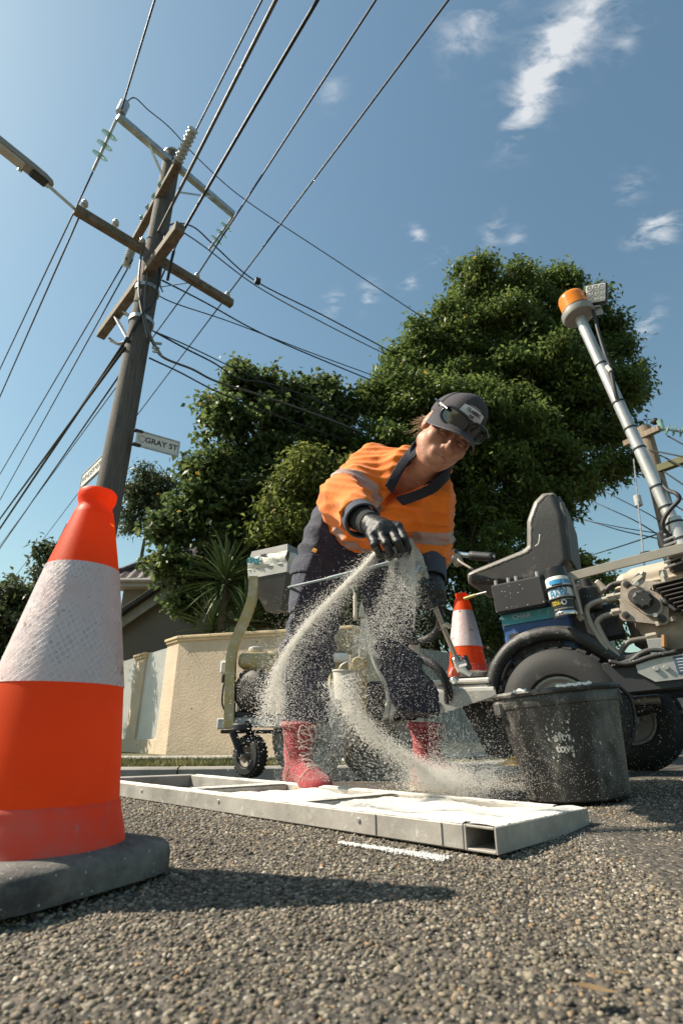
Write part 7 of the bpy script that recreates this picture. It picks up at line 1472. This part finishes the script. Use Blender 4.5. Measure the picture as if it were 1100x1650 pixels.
    # handlebar with brake lever, seen right of the woman
    hb = [at(668, 925, 2.95), at(695, 914, 2.9), at(712, 900, 2.86), at(730, 893, 2.82), at(757, 895, 2.76), at(795, 898, 2.68)]; P = smooth_path(hb, 6); MB().tube(P, .0155, 12).build('handlebar', M['chrome'], root, 180); P2 = smooth_path(hb[4:], 6); MB().tube(P2, .024, 14).build('grip', M['black_plastic'], root, 180)
    MB().tube(smooth_path([q(660, 1150, -.1), at(662, 1030, 3.1), at(668, 925, 2.95)], 6), .018, 10).build('handlebar_stem', M['galv'], root, 180)
    c = at(735, 895, 2.79); MB().box(c+[0, 0, -.02], (.05, .035, .085), roty(-.35), .008).build('lever_clamp', M['alloy'], root); MB().tube(smooth_path([c+[-.01, 0, .0], at(722, 908, 2.78), at(716, 918, 2.78)], 4), [.014]*4+[.010]*5, 8).build('lever_clamp', M['alloy'], root, 180); MB().tube(smooth_path([c+[0, -.01, -.02], at(742, 906, 2.76), at(762, 918, 2.72)], 4), .007, 6).build('brake_lever', M['alloy'], root, 180); MB().cyl(c+[-.005, -.02, .02], c+[-.005, .02, .02], .014, 10).build('clamp_bolt', M['dark_paint'], root)
    return root
wheeled()

# ---------------------------------------------------------------- spray gun in her left hand, hoses
def gun():
    root = thing('spray_gun', GUN0, 'dusty cream spray gun with long lance held in her left hand', 'spray gun'); gm = mat('dusty_gun', (.40, .35, .28), .6, .2, dust=(DUST, .5, 18), scratch=((.08, .07, .06), .6), bump=.3, bs=90)
    a, b = A(664, 884, 1.66), A(688, 946, 1.645); MB().tube(smooth_path([a, a*.5+b*.5, b], 5), [.016, .021, .025, .026, .024, .023, .022, .021, .02, .018, .016], 12).build('gun_body', gm, root, 60)
    MB().cyl(A(655, 872, 1.66), A(668, 895, 1.66), .02*S, 10).build('gun_inlet', gm, root); MB().cyl(A(674, 918, 1.62), A(683, 922, 1.61), .012, 8).build('needle_screw', M['steel'], root)
    MB().tube(smooth_path([A(672, 905, 1.62), A(664, 922, 1.60), A(662, 938, 1.60), A(672, 942, 1.61), A(682, 934, 1.62)], 5), .006, 6).build('trigger_guard', M['galv'], root, 180); MB().tube(smooth_path([A(676, 908, 1.61), A(668, 925, 1.60), A(660, 940, 1.60)], 4), .007, 6).build('trigger', M['galv'], root, 180)
    MB().tube([A(688, 946, 1.645), A(698, 972, 1.65), A(737, 1068, 1.72)], .0095, 10).build('lance', mat('lance_steel', (.33, .29, .25), .35, .8, dust=((.4, .36, .3), .3, 20)), root, 60); MB().tube(smooth_path([A(714, 1008, 1.67), A(720, 1006, 1.66), A(725, 1012, 1.66)], 4), .008, 6).build('side_lug', gm, root, 180)
    n0, n1 = A(733, 1058, 1.715), A(742, 1082, 1.725); MB().cyl(n0, n1, .019, 12).build('nozzle_body', M['chrome'], root); MB().cyl(A(738, 1072, 1.70), A(752, 1068, 1.69), .014, 10).build('swivel', M['chrome'], root); MB().box(A(752, 1068, 1.69), (.018, .02, .05), roty(-.3), .004).build('tip_guard', M['dark_paint'], root); MB().tube([A(742, 1076, 1.70), A(758, 1088, 1.69)], [.015, .006], 8).build('spray_tip', M['white_paint'], root)
    MB().box(A(731, 1085, 1.73), (.035, .03, .035), roty(.4), .006).build('safety_catch', mat('red_plastic', (.60, .08, .03), .45, dust=(DUST, .3, 20)), root); MB().cyl(A(727, 1092, 1.72), A(734, 1100, 1.72), .016, 10).build('tip_nut', M['chrome'], root)
    # hoses
    hs = MB().tube(smooth_path([A(698, 965, 1.68), A(708, 985, 1.74), A(708, 1008, 1.80), A(695, 1026, 1.86), A(672, 1033, 1.92), A(640, 1028, 2.08)], 8), .0155, 10).build('supply_hose', M['cable'], None, 180, origin=A(698, 965, 1.68)); tag(hs, 'black supply hose looping under her left glove', 'hose')
    hs = MB().tube(smooth_path([at(640, 1060, 2.9), at(680, 1062, 2.8), at(705, 1078, 2.75), at(720, 1105, 2.75), at(722, 1135, 2.8)], 8), .022, 10).build('drain_hose', M['cable'], None, 180, origin=at(640, 1060, 2.9)); tag(hs, 'thick black hose arching behind the lance near the small cone', 'hose')
    P = [A(500, 946, 2.2), A(470, 947, 2.08), A(466, 946, 1.96), A(480, 943, 1.86), A(520, 934, 1.80), A(560, 924, 1.76), A(600, 914, 1.73), A(640, 902, 1.70), A(662, 888, 1.665)]; P = smooth_path(P, 8); o = MB().tube(P, [.0052]*34+[.0075]*(len(P)-34), 8).build('air_line', mat('pale_blue_hose', (.20, .25, .27), .5, dust=((.4, .38, .36), .4, 14)), None, 180, origin=P[0]); tag(o, 'thin pale blue air line running across the front of her trousers', 'hose')
gun()
# ---------------------------------------------------------------- glass beads in the air
BEAD = bpy.data.materials.new('glass_bead'); BEAD.use_nodes = True
def bead_mat():
    N, L = BEAD.node_tree.nodes, BEAD.node_tree.links; P = N['Principled BSDF']; P.inputs['Base Color'].default_value = (.95, .93, .89, 1); P.inputs['Roughness'].default_value = .3; t = N.new('ShaderNodeBsdfTranslucent'); t.inputs[0].default_value = (.97, .96, .92, 1); mx = N.new('ShaderNodeMixShader'); mx.inputs[0].default_value = .4; L.new(P.outputs[0], mx.inputs[1]); L.new(t.outputs[0], mx.inputs[2]); L.new(mx.outputs[0], N['Material Output'].inputs[0])
bead_mat()
def beads():
    r = np.random.default_rng(21); C = []; Rr = []
    def put(P, rad): C.append(P); Rr.append(rad)
    def A3(px, py, Y): return np.array([A(x, y, z) for x, y, z in zip(px, py, Y)])
    def along(path, n, spread, rad=(.0008, .0013), power=1., tail=1.):
        """path rows: px, py, Y, sigma in px; beads thin out towards the end"""
        p = smooth_path(np.array(path, float), 10); t = r.random(n)**power; i = t*(len(p)-1); j = np.minimum(i.astype(int), len(p)-2); f = (i-j)[:, None]; q = p[j]*(1-f)+p[j+1]*f; d = p[j+1]-p[j]; nn = np.stack([-d[:, 1], d[:, 0]], 1); nn /= np.linalg.norm(nn, axis=1)[:, None]+1e-9
        g = r.normal(size=n)*q[:, 3]*spread; heavy = r.random(n) < .18; g[heavy] *= 2.6; x, y = q[:, 0]+nn[:, 0]*g, q[:, 1]+nn[:, 1]*g+np.abs(r.normal(size=n))*heavy*q[:, 3]*1.5; put(A3(x, y, q[:, 2]+r.normal(size=n)*q[:, 3]*.0022), r.uniform(*rad, n))
    # the thick rope thrown from the hand
    along([(607, 890, 1.36, 1.8), (588, 911, 1.36, 2.2), (548, 951, 1.365, 2.9), (503, 998, 1.375, 3.6), (472, 1037, 1.39, 4.2), (452, 1073, 1.41, 6), (441, 1108, 1.45, 10), (437, 1135, 1.5, 15), (440, 1170, 1.56, 22)], 15000, .8, (.0009, .0014), power=1.5)
    along([(600, 898, 1.36, 6), (548, 957, 1.37, 10), (500, 1008, 1.38, 14), (458, 1075, 1.41, 18), (440, 1130, 1.5, 22)], 9000, 1., (.0006, .001))
    # strands still running through the fingers
    for pa, n in (([(636, 880, 1.36, 3), (648, 898, 1.35, 5), (650, 930, 1.35, 7), (640, 965, 1.36, 9), (618, 1005, 1.38, 13), (590, 1050, 1.40, 19)], 6000), ([(652, 888, 1.35, 4), (662, 915, 1.35, 6), (664, 950, 1.35, 9), (655, 985, 1.36, 12), (630, 1030, 1.38, 18)], 5000), ([(628, 890, 1.36, 3), (632, 925, 1.36, 6), (622, 960, 1.37, 9), (600, 1000, 1.39, 13), (565, 1050, 1.42, 20)], 3600)): along(pa, n, .75, (.0007, .0011), 1.7)
    # the sweep that has almost reached the stencil
    along([(546, 1090, 1.55, 16), (560, 1138, 1.58, 13), (592, 1177, 1.62, 9), (632, 1208, 1.66, 8), (672, 1234, 1.70, 7.5), (700, 1252, 1.74, 8.5), (735, 1264, 1.78, 15), (790, 1275, 1.82, 22)], 21000, 1.0, (.0008, .0013), .95)
    n = 9000; put(A3(702+r.normal(size=n)*26, 1254+r.normal(size=n)*12, 1.74+r.normal(size=n)*.07), r.uniform(.0005, .0010, n))
    n = 10000; put(A3(745+r.normal(size=n)*52, 1262+r.normal(size=n)*19, 1.72+r.normal(size=n)*.1), r.uniform(.0006, .001, n))
    # veil of single beads in front of the legs and drifting right
    n = 15000; x = r.uniform(440, 700, n); y = 960+300*r.random(n)**.8; k = r.random(n) < np.clip(.25+.75*np.exp(-((x-(600-.35*(y-960)))/95)**2), 0, 1); put(A3(x[k], y[k], r.uniform(1.38, 1.8, k.sum())), r.uniform(.0004, .0008, k.sum()))
    n = 5200; x = 690+r.exponential(85, n); y = 1270-np.abs(r.normal(size=n))*62-.0*x; k = (x < 1010); put(A3(x[k], y[k], r.uniform(1.5, 1.8, k.sum())), r.uniform(.0005, .0009, k.sum()))
    n = 1500; x = r.uniform(690, 1090, n); y = r.uniform(1120, 1290, n); put(A3(x, y, r.uniform(1.45, 1.75, n)), r.uniform(.0005, .0008, n))
    n = 500; x = r.uniform(560, 800, n); y = r.uniform(900, 1150, n); put(A3(x, y, r.uniform(1.35, 1.75, n)), r.uniform(.0005, .0008, n))
    c = np.concatenate(C); rad = np.concatenate(Rr); ok = c[:, 2] > ground(c[:, 0], c[:, 1])+.004; c, rad = c[ok], rad[ok]
    octa = np.array([(1, 1, 1), (1, -1, -1), (-1, 1, -1), (-1, -1, 1)], float)*.8; tri = np.array([(0, 1, 2), (0, 3, 1), (0, 2, 3), (1, 3, 2)])
    V = (c[:, None]+octa[None]*rad[:, None, None]*[1, 1, 1.0]).reshape(-1, 3); F = (tri[None]+4*np.arange(len(c))[:, None, None]).reshape(-1, 3)
    o = link_mesh('flying_beads', raw_mesh('flying_beads', V, F, True), BEAD); tag(o, 'streams of white glass beads falling from the gloved hand into the frame', 'glass beads', kind='stuff')
    print('beads', len(c))
    # spilt beads on the road round the frame and under the landing point
    n = 9000; a = r.uniform(-.35, FW+.55, n); b = r.uniform(-.15, 1.2, n); out = (a < -.012) | (a > FW+.012) | (b < -.012); w = np.exp(-np.maximum(np.maximum(-a, a-FW), np.maximum(-b, 0))/.09); k = out & (r.random(n) < w*.8); xy = np.array([FX, FY])+np.outer(a[k], FE1)+np.outer(b[k], FE2); z = ground(xy[:, 0], xy[:, 1])+.0045; rr = r.uniform(.0006, .0013, k.sum())
    c = np.c_[xy, z]; V = (c[:, None]+octa[None]*rr[:, None, None]).reshape(-1, 3); F = (tri[None]+4*np.arange(len(c))[:, None, None]).reshape(-1, 3); o = link_mesh('spilt_beads', raw_mesh('spilt_beads', V, F, True), bpy.data.materials['glass_bead']); tag(o, 'white beads spilt on the road around the stencil frame', 'glass beads', kind='stuff')
beads()
